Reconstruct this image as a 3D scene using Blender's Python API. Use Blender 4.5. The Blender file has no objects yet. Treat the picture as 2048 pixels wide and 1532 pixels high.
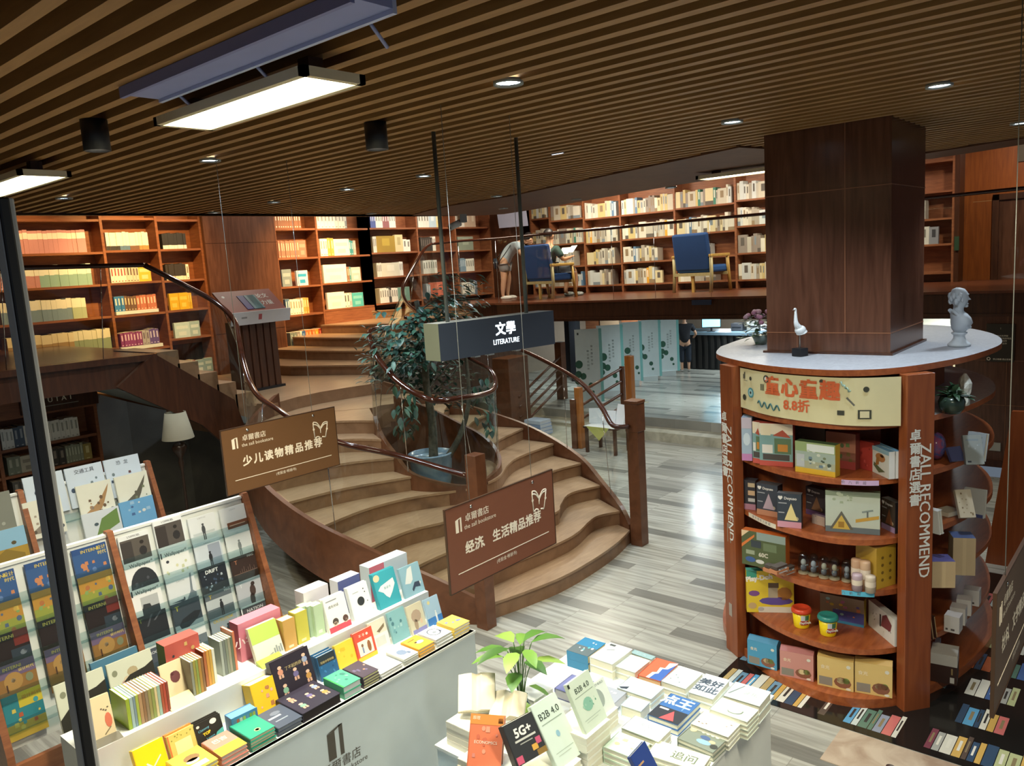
import bpy, math, random
from mathutils import Matrix, Vector
R_ = math.radians
SC = bpy.context.scene
COL = SC.collection
random.seed(7)

# ---------------------------------------------------------------- camera, world, exposure
cam = bpy.data.cameras.new('camera'); cam.sensor_width = 36.0; cam.lens = 27.904; cam.clip_start = .05; cam.clip_end = 200
co = bpy.data.objects.new('camera', cam); COL.objects.link(co)
_f = Vector((math.cos(.7144187)*math.cos(.1477982), math.sin(.7144187)*math.cos(.1477982), -math.sin(.1477982)))
_r = _f.cross(Vector((0, 0, 1))).normalized(); _u = _r.cross(_f)
_c, _s = math.cos(-.0634122), math.sin(-.0634122)
_R = _c*_r+_s*_u; _U = -_s*_r+_c*_u
co.matrix_world = Matrix(((_R.x, _U.x, -_f.x, 0), (_R.y, _U.y, -_f.y, 0), (_R.z, _U.z, -_f.z, 2.75), (0, 0, 0, 1)))
SC.camera = co
wd = bpy.data.worlds.new('world'); SC.world = wd; wd.use_nodes = True
wd.node_tree.nodes['Background'].inputs[0].default_value = (.55, .68, .85, 1)
wd.node_tree.nodes['Background'].inputs[1].default_value = .16
vs = SC.view_settings
vs.view_transform = 'Standard'; vs.look = 'None'; vs.gamma = 1; vs.use_curve_mapping = False; vs.exposure = 0.35
SPOT_POWER = 62; PANEL_POWER = 1.0; WARM_POWER = 150
CZ = 3.48      # underside of the slatted ceiling
MZ = 2.1       # mezzanine floor
SH = .14       # stair riser

# ---------------------------------------------------------------- materials
MATS = {}
def srgb(h):
    h = h.lstrip('#'); o = []
    for i in (0, 2, 4):
        c = int(h[i:i+2], 16)/255; o.append(c/12.92 if c <= .04045 else ((c+.055)/1.055)**2.4)
    return tuple(o)+(1,)
def newmat(name):
    m = bpy.data.materials.new(name); m.use_nodes = True
    return m, m.node_tree, m.node_tree.nodes['Principled BSDF']
def paint(h, rough=.5, metal=0, spec=.5, var=.06):
    """plain coloured surface with a faint procedural variation"""
    k = ('p', h, rough, metal)
    if k in MATS: return MATS[k]
    m, nt, b = newmat('paint_'+h.strip('#'))
    c = srgb(h)
    n = nt.nodes.new('ShaderNodeTexNoise'); n.inputs['Scale'].default_value = 9
    tc = nt.nodes.new('ShaderNodeTexCoord'); nt.links.new(tc.outputs['Object'], n.inputs['Vector'])
    mx = nt.nodes.new('ShaderNodeMix'); mx.data_type = 'RGBA'
    mx.inputs[6].default_value = tuple(v*(1-var) for v in c[:3])+(1,); mx.inputs[7].default_value = tuple(min(1, v*(1+var)) for v in c[:3])+(1,)
    nt.links.new(n.outputs['Fac'], mx.inputs[0]); nt.links.new(mx.outputs[2], b.inputs['Base Color'])
    b.inputs['Roughness'].default_value = rough; b.inputs['Metallic'].default_value = metal
    b.inputs['Specular IOR Level'].default_value = spec
    MATS[k] = m; return m
def wood(name, c1, c2, scale=(1.2, 14, 14), rough=.35, knots=1.0):
    if name in MATS: return MATS[name]
    m, nt, b = newmat(name); L = nt.links.new
    tc = nt.nodes.new('ShaderNodeTexCoord'); mp = nt.nodes.new('ShaderNodeMapping'); mp.inputs['Scale'].default_value = scale
    n = nt.nodes.new('ShaderNodeTexNoise'); n.inputs['Scale'].default_value = 3; n.inputs['Detail'].default_value = 6; n.inputs['Distortion'].default_value = .6
    n2 = nt.nodes.new('ShaderNodeTexNoise'); n2.inputs['Scale'].default_value = .9; n2.inputs['Detail'].default_value = 2
    L(tc.outputs['Object'], mp.inputs['Vector']); L(mp.outputs['Vector'], n.inputs['Vector']); L(tc.outputs['Object'], n2.inputs['Vector'])
    ad = nt.nodes.new('ShaderNodeMath'); ad.operation = 'MULTIPLY_ADD'; L(n2.outputs['Fac'], ad.inputs[0]); ad.inputs[1].default_value = .5*knots; L(n.outputs['Fac'], ad.inputs[2])
    cr = nt.nodes.new('ShaderNodeValToRGB'); e = cr.color_ramp.elements
    e[0].position = .42; e[0].color = srgb(c1); e[1].position = 1.0; e[1].color = srgb(c2)
    L(ad.outputs[0], cr.inputs['Fac']); L(cr.outputs['Color'], b.inputs['Base Color'])
    b.inputs['Roughness'].default_value = rough
    MATS[name] = m; return m
def emit(name, h, s):
    if name in MATS: return MATS[name]
    m, nt, b = newmat(name); b.inputs['Base Color'].default_value = srgb(h)
    b.inputs['Emission Color'].default_value = srgb(h); b.inputs['Emission Strength'].default_value = s
    MATS[name] = m; return m
def glass(name, h, alpha, rough=.02):
    """thin clear sheet: mostly transparent with a fresnel reflection"""
    if name in MATS: return MATS[name]
    m, nt, b = newmat(name); nt.nodes.remove(b); L = nt.links.new
    t = nt.nodes.new('ShaderNodeBsdfTransparent'); t.inputs[0].default_value = srgb(h)
    g = nt.nodes.new('ShaderNodeBsdfGlossy'); g.inputs['Roughness'].default_value = rough; g.inputs[0].default_value = (.9, .95, 1, 1)
    fr = nt.nodes.new('ShaderNodeLayerWeight'); fr.inputs['Blend'].default_value = .5
    pw = nt.nodes.new('ShaderNodeMath'); pw.operation = 'POWER'; L(fr.outputs['Facing'], pw.inputs[0]); pw.inputs[1].default_value = 4.0
    mu = nt.nodes.new('ShaderNodeMath'); mu.operation = 'MULTIPLY_ADD'; L(pw.outputs[0], mu.inputs[0]); mu.inputs[1].default_value = .5*alpha; mu.inputs[2].default_value = .035*alpha
    mx = nt.nodes.new('ShaderNodeMixShader'); L(mu.outputs[0], mx.inputs[0]); L(t.outputs[0], mx.inputs[1]); L(g.outputs[0], mx.inputs[2])
    L(mx.outputs[0], nt.nodes['Material Output'].inputs['Surface'])
    MATS[name] = m; return m
def tiles(name):
    """long pale stone tiles with narrow dark planks between, laid along y"""
    m, nt, b = newmat(name); L = nt.links.new
    def math_(op, a, bb=None, c=None):
        n = nt.nodes.new('ShaderNodeMath'); n.operation = op
        for i, v in enumerate((a, bb, c)):
            if v is None: continue
            if isinstance(v, (int, float)): n.inputs[i].default_value = v
            else: L(v, n.inputs[i])
        return n.outputs[0]
    tc = nt.nodes.new('ShaderNodeTexCoord'); sp = nt.nodes.new('ShaderNodeSeparateXYZ'); L(tc.outputs['Object'], sp.inputs[0])
    X, Y = sp.outputs[0], sp.outputs[1]
    PX, PY = .45, .6
    row = math_('FLOOR', math_('DIVIDE', X, PX)); fx = math_('FRACT', math_('DIVIDE', X, PX))
    strip = math_('GREATER_THAN', fx, .70)
    half = math_('ADD', math_('MULTIPLY', row, 2), strip)
    wn = nt.nodes.new('ShaderNodeTexWhiteNoise'); wn.noise_dimensions = '1D'; L(half, wn.inputs['W'])
    yy = math_('ADD', math_('DIVIDE', Y, PY), wn.outputs['Value'])
    cy = math_('FLOOR', yy); fy = math_('FRACT', yy)
    cb = nt.nodes.new('ShaderNodeCombineXYZ'); L(half, cb.inputs[0]); L(cy, cb.inputs[1])
    w2 = nt.nodes.new('ShaderNodeTexWhiteNoise'); w2.noise_dimensions = '2D'; L(cb.outputs[0], w2.inputs['Vector'])
    dark = math_('MULTIPLY', math_('GREATER_THAN', w2.outputs['Value'], .5), strip)
    mid = math_('GREATER_THAN', w2.outputs['Value'], .80)
    mp = nt.nodes.new('ShaderNodeMapping'); mp.inputs['Scale'].default_value = (26, 1.3, 1); L(tc.outputs['Object'], mp.inputs[0])
    ad = nt.nodes.new('ShaderNodeVectorMath'); ad.operation = 'ADD'; L(mp.outputs[0], ad.inputs[0])
    sc = nt.nodes.new('ShaderNodeVectorMath'); sc.operation = 'SCALE'; L(cb.outputs[0], sc.inputs[0]); sc.inputs['Scale'].default_value = 3.7; L(sc.outputs[0], ad.inputs[1])
    ns = nt.nodes.new('ShaderNodeTexNoise'); ns.inputs['Scale'].default_value = 1; ns.inputs['Detail'].default_value = 4; L(ad.outputs[0], ns.inputs['Vector'])
    cr = nt.nodes.new('ShaderNodeValToRGB'); e = cr.color_ramp.elements
    e[0].position = .3; e[0].color = srgb('#8d8c82'); e[1].position = .62; e[1].color = srgb('#b9b8ad'); L(ns.outputs['Fac'], cr.inputs[0])
    def mix(fac, a, bcol, amt=1.0):
        x = nt.nodes.new('ShaderNodeMix'); x.data_type = 'RGBA'
        L(math_('MULTIPLY', fac, amt), x.inputs[0]); L(a, x.inputs[6]); x.inputs[7].default_value = srgb(bcol); return x.outputs[2]
    c = mix(dark, cr.outputs[0], '#5b5a55', .7); c = mix(mid, c, '#83827a', .5)
    g1 = math_('LESS_THAN', fy, .006); g2 = math_('LESS_THAN', fx, .009)
    c = mix(math_('MAXIMUM', g1, g2), c, '#6f6d66', .6)
    L(c, b.inputs['Base Color']); b.inputs['Roughness'].default_value = .22; b.inputs['Specular IOR Level'].default_value = .5
    return m
def marble(name, a, bcol, scale=4, rough=.3):
    if name in MATS: return MATS[name]
    m, nt, b = newmat(name); L = nt.links.new
    tc = nt.nodes.new('ShaderNodeTexCoord'); n = nt.nodes.new('ShaderNodeTexNoise'); n.inputs['Scale'].default_value = scale; n.inputs['Detail'].default_value = 8; n.inputs['Distortion'].default_value = 1.2
    L(tc.outputs['Object'], n.inputs['Vector']); cr = nt.nodes.new('ShaderNodeValToRGB'); e = cr.color_ramp.elements
    e[0].position = .35; e[0].color = srgb(a); e[1].position = .65; e[1].color = srgb(bcol); L(n.outputs['Fac'], cr.inputs[0]); L(cr.outputs[0], b.inputs['Base Color'])
    b.inputs['Roughness'].default_value = rough; MATS[name] = m; return m

CHERRY = wood('cherry_shelf_wood', '#70402a', '#9c6340', (1.5, 1.5, 10), .38)
CHERRYX = wood('cherry_board_wood', '#70402a', '#9c6340', (1.5, 12, 12), .38)
PANEL = wood('dark_mahogany_panel', '#46291d', '#694533', (9, 9, .8), .26)
DARKW = wood('dark_wood', '#331c13', '#53311f', (9, 9, .8), .3)
RAILW = wood('polished_rail_wood', '#2c160e', '#482619', (3, 3, 3), .12)
OAK = wood('oak_stair_wood', '#8c6f54', '#a98a69', (2, 12, 12), .3)
OAKR = wood('oak_riser_wood', '#7a5b40', '#967355', (3, 3, 3), .4)
SLAT = wood('ceiling_slat_wood', '#8a6438', '#a57c4a', (12, 1.2, 12), .5)
CEILB = paint('#20140c', .8)
WHITE = paint('#e9edec', .45)
PAGES = paint('#e6e0cc', .8)
BLACK = paint('#15161a', .45)
STEEL = paint('#8f938f', .3, .35)
CHROME = paint('#c4c7c8', .12, 1.0)
GLASS = glass('balustrade_glass', '#f0f6f3', 1.0)
ACRYL = glass('acrylic_glass', '#e6eeee', 1.2, .08)
IVORY = paint('#f3ead0', .5)

# ---------------------------------------------------------------- mesh builder
_TXT = {}
def text_geo(s):
    k = s
    if k not in _TXT:
        cu = bpy.data.curves.new('lettering_outline', 'FONT'); cu.body = s; cu.size = 1; cu.align_x = 'CENTER'; cu.align_y = 'CENTER'
        cu.resolution_u = 2; cu.fill_mode = 'FRONT'
        o = bpy.data.objects.new('lettering_outline', cu)
        me = bpy.data.meshes.new_from_object(o)
        _TXT[k] = ([tuple(v.co) for v in me.vertices], [tuple(p.vertices) for p in me.polygons])
        bpy.data.objects.remove(o); bpy.data.curves.remove(cu); bpy.data.meshes.remove(me)
    return _TXT[k]
def TR(x, y, z, rz=0, rx=0, ry=0):
    return Matrix.Translation((x, y, z)) @ Matrix.Rotation(R_(rz), 4, 'Z') @ Matrix.Rotation(R_(ry), 4, 'Y') @ Matrix.Rotation(R_(rx), 4, 'X')
class MB:
    def __init__(s): s.v = []; s.f = []; s.mi = []; s.sm = []; s.mats = []
    def m(s, mat):
        if mat not in s.mats: s.mats.append(mat)
        return s.mats.index(mat)
    def add(s, vs, fs, mat, M=None, smooth=False):
        n = len(s.v); i = s.m(mat)
        for p in vs: s.v.append(tuple(M @ Vector(p)) if M is not None else tuple(p))
        for f in fs: s.f.append([n+a for a in f]); s.mi.append(i); s.sm.append(smooth)
        return s
    def box(s, x0, y0, z0, x1, y1, z1, mat, M=None, top=None):
        vs = [(x0, y0, z0), (x1, y0, z0), (x1, y1, z0), (x0, y1, z0), (x0, y0, z1), (x1, y0, z1), (x1, y1, z1), (x0, y1, z1)]
        fs = [(3, 2, 1, 0), (0, 1, 5, 4), (1, 2, 6, 5), (2, 3, 7, 6), (3, 0, 4, 7)]
        s.add(vs, fs+([] if top else [(4, 5, 6, 7)]), mat, M)
        if top: s.add(vs[4:], [(0, 1, 2, 3)], top, M)
        return s
    def quad(s, a, b, c, d, mat, M=None): return s.add([a, b, c, d], [(0, 1, 2, 3)], mat, M)
    def prism(s, poly, z0, z1, mat, top=None, M=None):
        n = len(poly); A = sum(poly[i][0]*poly[(i+1) % n][1]-poly[(i+1) % n][0]*poly[i][1] for i in range(n))
        if A < 0: poly = poly[::-1]
        vs = [(p[0], p[1], z0) for p in poly]+[(p[0], p[1], z1) for p in poly]
        s.add(vs, [(i, (i+1) % n, n+(i+1) % n, n+i) for i in range(n)]+[tuple(range(n-1, -1, -1))], mat, M)
        s.add(vs[n:], [tuple(range(n))], top or mat, M); return s
    def tube(s, pts, r, mat, n=8, M=None, cap=True, flat=1.0, smooth=True):
        P = [Vector(p) for p in pts]; rr = r if isinstance(r, (list, tuple)) else [r]*len(P)
        vs = []; fs = []; prev = None
        for i, p in enumerate(P):
            d = (P[min(i+1, len(P)-1)]-P[max(i-1, 0)]).normalized()
            if prev is None:
                a = Vector((0, 0, 1)) if abs(d.z) < .95 else Vector((1, 0, 0))
                u = d.cross(a).normalized()
            else: u = (prev-d*prev.dot(d)).normalized()
            prev = u; w = d.cross(u)
            for k in range(n):
                t = 2*math.pi*k/n; vs.append(tuple(p+rr[i]*(math.cos(t)*u+flat*math.sin(t)*w)))
        for i in range(len(P)-1):
            for k in range(n): fs.append((i*n+k, i*n+(k+1) % n, (i+1)*n+(k+1) % n, (i+1)*n+k))
        s.add(vs, fs, mat, M, smooth)
        if cap:
            b = len(s.v)-len(vs); i = s.m(mat)
            for c in (list(range(n-1, -1, -1)), list(range(len(vs)-n, len(vs)))):
                s.f.append([b+q for q in c]); s.mi.append(i); s.sm.append(False)
        return s
    def lathe(s, prof, mat, n=20, M=None, smooth=True):
        vs = []; fs = []
        for r, z in prof:
            for k in range(n): t = 2*math.pi*k/n; vs.append((r*math.cos(t), r*math.sin(t), z))
        for i in range(len(prof)-1):
            for k in range(n): fs.append((i*n+k, i*n+(k+1) % n, (i+1)*n+(k+1) % n, (i+1)*n+k))
        s.add(vs, fs, mat, M, smooth)
        return s
    def disc(s, cx, cy, z, rx, mat, ry=None, n=18, M=None, r0=0):
        ry = ry or rx
        o = [(cx+rx*math.cos(2*math.pi*k/n), cy+ry*math.sin(2*math.pi*k/n), z) for k in range(n)]
        if not r0: return s.add(o, [tuple(range(n))], mat, M)
        q = [(cx+r0*rx*math.cos(2*math.pi*k/n), cy+r0*ry*math.sin(2*math.pi*k/n), z) for k in range(n)]
        return s.add(o+q, [(k, (k+1) % n, n+(k+1) % n, n+k) for k in range(n)], mat, M)
    def ball(s, c, rx, ry, rz, mat, n=12, M=None):
        vs = []; fs = []; m = n//2
        for i in range(m+1):
            a = math.pi*i/m
            for k in range(n): t = 2*math.pi*k/n; vs.append((c[0]+rx*math.sin(a)*math.cos(t), c[1]+ry*math.sin(a)*math.sin(t), c[2]-rz*math.cos(a)))
        for i in range(m):
            for k in range(n): fs.append((i*n+k, i*n+(k+1) % n, (i+1)*n+(k+1) % n, (i+1)*n+k))
        return s.add(vs, fs, mat, M, True)
    def text(s, t, x, y, z, size, mat, M=None, bold=0.0, rot=0, sx=1.0):
        vs, fs = text_geo(t); c, q = math.cos(R_(rot)), math.sin(R_(rot))
        for i, (u, w) in enumerate([(0, 0)] if bold < .005 else [(-bold, -bold), (bold, -bold), (-bold, bold), (bold, bold)] if bold > .02 else [(-bold, 0), (bold, 0)]):
            s.add([(x+size*((a+u*.8)*sx*c-(b+w*.8)*q), y+size*((a+u*.8)*sx*q+(b+w*.8)*c), z+2e-5*i) for a, b, _ in vs], fs, mat, M)
        return s
    def done(s, name, parent=None, loc=None, rz=0, bev=0, M=None):
        me = bpy.data.meshes.new(name); me.from_pydata(s.v, [], s.f)
        for q in s.mats: me.materials.append(q)
        me.polygons.foreach_set('material_index', s.mi); me.polygons.foreach_set('use_smooth', s.sm); me.update()
        o = bpy.data.objects.new(name, me); COL.objects.link(o)
        if loc: o.location = loc
        if rz: o.rotation_euler.z = R_(rz)
        if M is not None: o.matrix_world = M
        if parent: o.parent = parent
        if bev:
            b = o.modifiers.new('edge', 'BEVEL'); b.width = bev; b.segments = 2; b.limit_method = 'ANGLE'
        return o
def tag(o, label, cat, group=None):
    o['label'] = label; o['category'] = cat
    if group: o['group'] = group
    return o
def thing(name, label, cat, loc=(0, 0, 0), rz=0, group=None, M=None):
    o = bpy.data.objects.new(name, None); COL.objects.link(o); o.empty_display_size = .1
    if M is not None: o.matrix_world = M
    else: o.location = loc; o.rotation_euler.z = R_(rz)
    return tag(o, label, cat, group)
def struct(o): o['kind'] = 'structure'; return o
def clone(o, parent=None):
    c = o.copy(); COL.objects.link(c); c.parent = parent
    for ch in list(o.children):
        d = ch.copy(); COL.objects.link(d); d.parent = c
        for g in list(ch.children):
            h = g.copy(); COL.objects.link(h); h.parent = d
    return c
ORD = ['first', 'second', 'third', 'fourth', 'fifth', 'sixth', 'seventh', 'eighth', 'ninth', 'tenth', 'eleventh', 'twelfth', 'thirteenth', 'fourteenth', 'fifteenth', 'sixteenth', 'seventeenth', 'eighteenth', 'nineteenth', 'twentieth']
def ordn(i):
    if i < 20: return ORD[i]
    return ('twenty ', 'thirty ')[(i+1)//10-2]+ORD[(i+1) % 10-1] if (i+1) % 10 else ('thirtieth' if i == 29 else 'fortieth')
def arc(cx, cy, rx, ry, a0, a1, n):
    return [(cx+rx*math.cos(R_(a0+(a1-a0)*i/n)), cy+ry*math.sin(R_(a0+(a1-a0)*i/n))) for i in range(n+1)]
def smooth(pts, k=4):
    """Catmull-Rom through the points"""
    P = [Vector(p) for p in pts]; out = []
    for i in range(len(P)-1):
        a, b, c, d = P[max(i-1, 0)], P[i], P[i+1], P[min(i+2, len(P)-1)]
        for j in range(k):
            t = j/k
            out.append(.5*((2*b)+(c-a)*t+(2*a-5*b+4*c-d)*t*t+(3*b-a-3*c+d)*t**3))
    return [tuple(q) for q in out]+[tuple(P[-1])]

# ================================================================ the room
def inside(p, poly):
    c = False; n = len(poly)
    for i in range(n):
        a, b = poly[i], poly[i-1]
        if (a[1] > p[1]) != (b[1] > p[1]) and p[0] < (b[0]-a[0])*(p[1]-a[1])/(b[1]-a[1])+a[0]: c = not c
    return c
b = MB(); b.box(-3, -4, -.2, 10.21, 13, 0, tiles('stone_floor_tiles'))
struct(b.done('floor'))
b = MB(); b.box(10.16, 2.2, -.2, 19, 13, .14, marble('step_stone', '#a9a38d', '#cfc9b2'))
b.box(10.5, 2.2, .14, 19, 13, .28, tiles('stone_floor_tiles_raised'))
struct(b.done('floor_raised'))
b = MB(); b.box(3.98, -4, 0, 4.33, 1.42, .004, marble('border_stone', '#a58d78', '#c9b8a2', 5))
for y in (1.1, .1): b.disc(4.12, y, .006, .022, CHROME)
struct(b.done('trim_1'))
# slatted ceiling
OUT = [(-1, -1.5), (-1, 8.08), (2.5, 8.12), (6.4, 8.06), (7.81, 7.92), (8.45, 7.8), (8.74, 7.55), (8.57, 6.9), (8.09, 5.44), (7.67, 4.21), (7.42, 3.1), (7.6, 2.4), (8.24, 1.9), (8.1, 1.48), (7.93, 1.1), (7.5, .2), (7.4, -1.5)]
INN = [(-1, -1.5), (-1, 8.0), (7.35, 8.0), (7.0, 7.3), (6.75, 6.64), (6.6, 5.56), (5.78, 3.28), (5.5, 2.5), (7.75, 2.0), (7.5, 1.2), (7.1, -1.5)]
b = MB(); b.prism(OUT, 3.56, 3.66, CEILB)
x = .385
while x < 7.7:
    y = -1.45; st = None
    while y < 8.1:
        i = inside((x, y), INN)
        if i and st is None: st = y
        if st is not None and not i:
            b.box(x, st, CZ, x+.047, y, 3.56, SLAT); st = None
        y += .02
    x += .122
n = len(OUT)
bw = wood('ceiling_border_wood', '#4a2c1a', '#62402a', (2, 2, 2), .5)
b.prism([(-1, 8.0), (-1, 8.1), (2.5, 8.14), (6.4, 8.08), (7.81, 7.94), (8.47, 7.82), (8.76, 7.55), (8.59, 6.9), (8.11, 5.44), (7.69, 4.21), (7.44, 3.1), (7.62, 2.4), (8.26, 1.9), (8.12, 1.48), (7.95, 1.1), (7.52, .2), (7.42, -1.5), (7.1, -1.5), (7.5, 1.2), (7.75, 2.0), (5.5, 2.5), (5.78, 3.28), (6.6, 5.56), (6.75, 6.64), (7.0, 7.3), (7.35, 8.0)], CZ-.012, 3.56, bw)
struct(b.done('ceiling'))
b = MB(); b.box(-3, 7.5, 4.7, 19, 13, 4.8, CEILB); b.box(7.0, -4, 4.7, 19, 7.5, 4.8, CEILB); struct(b.done('ceiling_upper'))
b = MB(); b.box(-1, -1.5, 3.66, 8.0, -1.4, 4.8, CEILB); struct(b.done('trim_2'))
# outer walls
b = MB(); b.box(-3, 11.35, 0, 13.5, 11.5, 4.8, PANEL); struct(b.done('wall_back'))
b = MB(); b.box(13.35, -4, MZ-.4, 13.5, 13, 4.8, PANEL); struct(b.done('wall_right'))
b = MB(); b.box(-3.1, 1.5, 0, -3, 13, 4.8, PANEL); struct(b.done('wall_left'))
b = MB(); b.box(19, -4, 0, 19.1, 13, 2.0, paint('#8f7f6e', .7)); b.box(13.5, 11.5, 0, 19, 11.6, 2, paint('#8f7f6e', .7)); struct(b.done('wall_far'))
# pier between the bookcases, corner pilaster
b = MB(); b.box(6.03, 10.94, 1.4, 7.22, 11.35, 4.7, PANEL)
for z in (2.0, 3.33): b.box(6.03, 10.936, z, 7.22, 10.94, z+.006, DARKW)
struct(b.done('wall_pier'))
b = MB(); b.box(12.32, 10.5, MZ, 12.7, 11.35, 4.7, DARKW); struct(b.done('wall_pilaster'))
# mezzanine slab, its fascia and the gallery on the left
MEZ = [(9.05, 11.35), (9.5, 10.62), (10.25, 9.95), (10.45, 9.3), (10.5, 8.1), (10.62, 7.0), (10.72, 6.4), (10.78, 5.4), (10.8, 4.0), (10.75, 2.6), (10.7, 1.8), (10.7, -4), (19, -4), (19, 11.35)]
b = MB(); b.prism(MEZ, MZ-.33, MZ-.03, DARKW)
b.prism([(p[0]-(.05 if p[0] < 12 else 0), p[1]) for p in MEZ], MZ-.03, MZ, wood('mezzanine_nosing', '#5a3020', '#7a452e', (3, 3, 3), .3))
b.prism([(p[0]-(.02 if p[0] < 12 else 0), p[1]) for p in MEZ], MZ-.30, MZ-.27, DARKW)
struct(b.done('floor_mezzanine'))
b = MB(); b.prism([(-3, 7.95), (2.4, 8.05), (3.2, 7.95), (3.62, 7.82), (3.9, 8.4), (3.9, 11.35), (-3, 11.35)], 1.80, MZ-.01, DARKW, PANEL)
b.prism([(-3, 7.9), (2.4, 8.0), (3.2, 7.9), (3.64, 7.77), (3.68, 7.9), (3.2, 8.05), (2.4, 8.15), (-3, 8.05)], MZ-.06, MZ+.0, DARKW)
struct(b.done('floor_gallery'))
# grey recess wall under the gallery, sloping soffit of the short flight
b = MB(); g = marble('grey_plaster', '#5c5c58', '#6a6963', 2, .8)
w = [(3.62, 9.75), (4.1, 9.7), (4.6, 9.3), (4.85, 8.6), (4.92, 7.75)]
for i in range(len(w)-1):
    (xa, ya), (xb, yb) = w[i], w[i+1]; b.quad((xb, yb, 0), (xa, ya, 0), (xa, ya, 1.8-max(0, xa-3.25)*.45), (xb, yb, 1.8-max(0, xb-3.25)*.45), g)
b.box(-3, 9.75, 0, 3.62, 9.8, 1.8, g)
struct(b.done('wall_recess'))
b = MB(); so = paint('#7f827d', .7)
b.add([(3.25, 7.95, 1.80), (4.75, 7.75, 1.12), (4.75, 9.2, 1.12), (3.25, 9.2, 1.80), (3.25, 7.95, 1.84), (4.75, 7.75, 1.2), (4.75, 9.2, 1.2), (3.25, 9.2, 1.84)],
      [(0, 3, 2, 1), (4, 5, 6, 7), (0, 1, 5, 4), (1, 2, 6, 5), (3, 0, 4, 7)], so)
struct(b.done('trim_3'))
# wall below the mezzanine on the right, plus opening reveal
b = MB(); b.box(10.68, -4, 0, 10.95, 2.16, MZ-.3, PANEL)
for y in (1.62, .9): b.box(10.675, y, 0, 10.68, y+.006, 1.8, paint('#8a5a3a', .5))
for z in (.75, 1.28): b.box(10.675, -4, z, 10.68, 2.16, z+.006, paint('#8a5a3a', .5))
b.box(10.66, -4, 0, 10.68, 2.16, .08, DARKW)
struct(b.done('wall_below'))
# upper right: panelled wall with a dark door
b = MB(); ow = wood('warm_panel', '#7a3d18', '#a35a25', (9, 9, .8), .3); b.box(13.3, -4, MZ, 13.35, 2.62, 4.7, ow); b.box(13.295, -4, 3.22, 13.3, 2.5, 3.228, paint('#b98a5a', .5)); struct(b.done('wall_panels'))
d = struct(MB().box(13.26, 1.55, MZ, 13.3, 2.2, 3.25, PANEL).done('door_1'))
fr = MB(); fr.box(13.22, 2.16, MZ, 13.3, 2.24, 3.3, DARKW).box(13.22, 1.51, MZ, 13.3, 1.59, 3.3, DARKW).box(13.22, 1.51, 3.22, 13.3, 2.24, 3.3, DARKW).done('door_frame', d)
MB().box(13.2, 1.64, 2.62, 13.26, 1.68, 2.74, STEEL).done('door_handle', d)
# steel mullion by the window the shop is seen from
m = MB(); mx, my, mz = (0.434,1.359,2.446)
m.box(mx-.012, my-.016, 0, mx+.012, my+.016, 2.895, paint('#b9bcbe', .4)); m.box(mx-.012, my-.0225, 0, mx+.004, my-.016, 2.895, BLACK)
tag(m.done('window_mullion', bev=.003), 'slim grey metal upright at the left edge of the view, close to the window', 'mullion')
# column
COLX0, COLX1, COLY0, COLY1 = 5.24, 6.02, 1.42, 2.21
b = MB(); b.box(COLX0, COLY0, 0, COLX1, COLY1, 3.56, PANEL); sm = paint('#8b5a3c', .4)
for z in (2.18, 3.085): b.box(COLX0-.002, COLY0-.002, z, COLX1+.002, COLY1+.002, z+.006, sm)
b.box(COLX0-.0015, 1.69, 2.18, COLX0, 1.695, 3.5, sm); b.box(COLX0-.0015, 2.0, 2.05, COLX0, 2.004, 2.18, sm)
b.box(COLX0-.025, COLY0-.02, 2.046, COLX1+.02, COLY1+.02, 2.06, DARKW)
struct(b.done('wall_column'))

# ================================================================ the double curved staircase
OL = [(4.22, 4.1), (4.08, 4.33), (3.93, 4.62), (3.80, 4.98), (3.70, 5.43), (3.69, 5.9), (3.75, 6.32), (3.95, 6.82), (4.3, 7.32), (4.80, 7.66)]
OR = [(6.27, 4.06), (6.36, 4.22), (6.62, 4.62), (6.85, 5.02), (6.99, 5.5), (7.0, 5.95), (6.89, 6.43), (6.72, 6.87), (6.5, 7.3), (6.27, 7.68)]
WL = {5: (5.2, 5.08), 6: (4.84, 5.54), 7: (4.89, 5.82), 8: (4.96, 6.07), 9: (5.12, 6.33), 10: (5.6, 6.95)}
WR = {5: (5.4, 5.08), 6: (6.1, 5.68), 7: (6.14, 6.05), 8: (6.1, 6.35), 9: (6.0, 6.65), 10: (5.9, 6.9)}
FR = {1: [OL[0], (4.6, 4.0), (5.0, 3.93), (5.45, 3.93), (5.9, 3.975), OR[0]],
      2: [OL[1], (4.55, 4.28), (5.3, 4.21), (5.64, 4.225), (5.95, 4.31), (6.15, 4.33), OR[1]],
      3: [OL[2], (4.37, 4.64), (4.96, 4.55), (5.66, 4.49), (5.88, 4.59), (6.25, 4.74), OR[2]],
      4: [OL[3], (4.28, 5.03), (4.66, 4.92), (5.2, 4.8), (5.7, 4.78), (6.0, 4.93), (6.4, 5.1), OR[3]]}
FL_ = {5: [OL[4], (4.19, 5.49), (4.64, 5.41), (5.0, 5.2), WL[5]], 6: [OL[5], (4.28, 5.8), WL[6]], 7: [OL[6], (4.47, 6.13), WL[7]],
       8: [OL[7], (4.75, 6.5), WL[8]], 9: [OL[8], (4.9, 6.76), WL[9]]}
FRR = {5: [WR[5], (5.63, 5.13), (6.01, 5.35), (6.35, 5.47), OR[4]], 6: [WR[6], (6.45, 5.82), OR[5]], 7: [WR[7], (6.5, 6.3), OR[6]],
       8: [WR[8], (6.42, 6.65), OR[7]], 9: [WR[9], (6.25, 7.0), OR[8]]}
ST = thing('staircase', 'wide oak double staircase curving up around a planted well from the tiled floor', 'staircase', (5.3, 4.0, 0))
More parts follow.
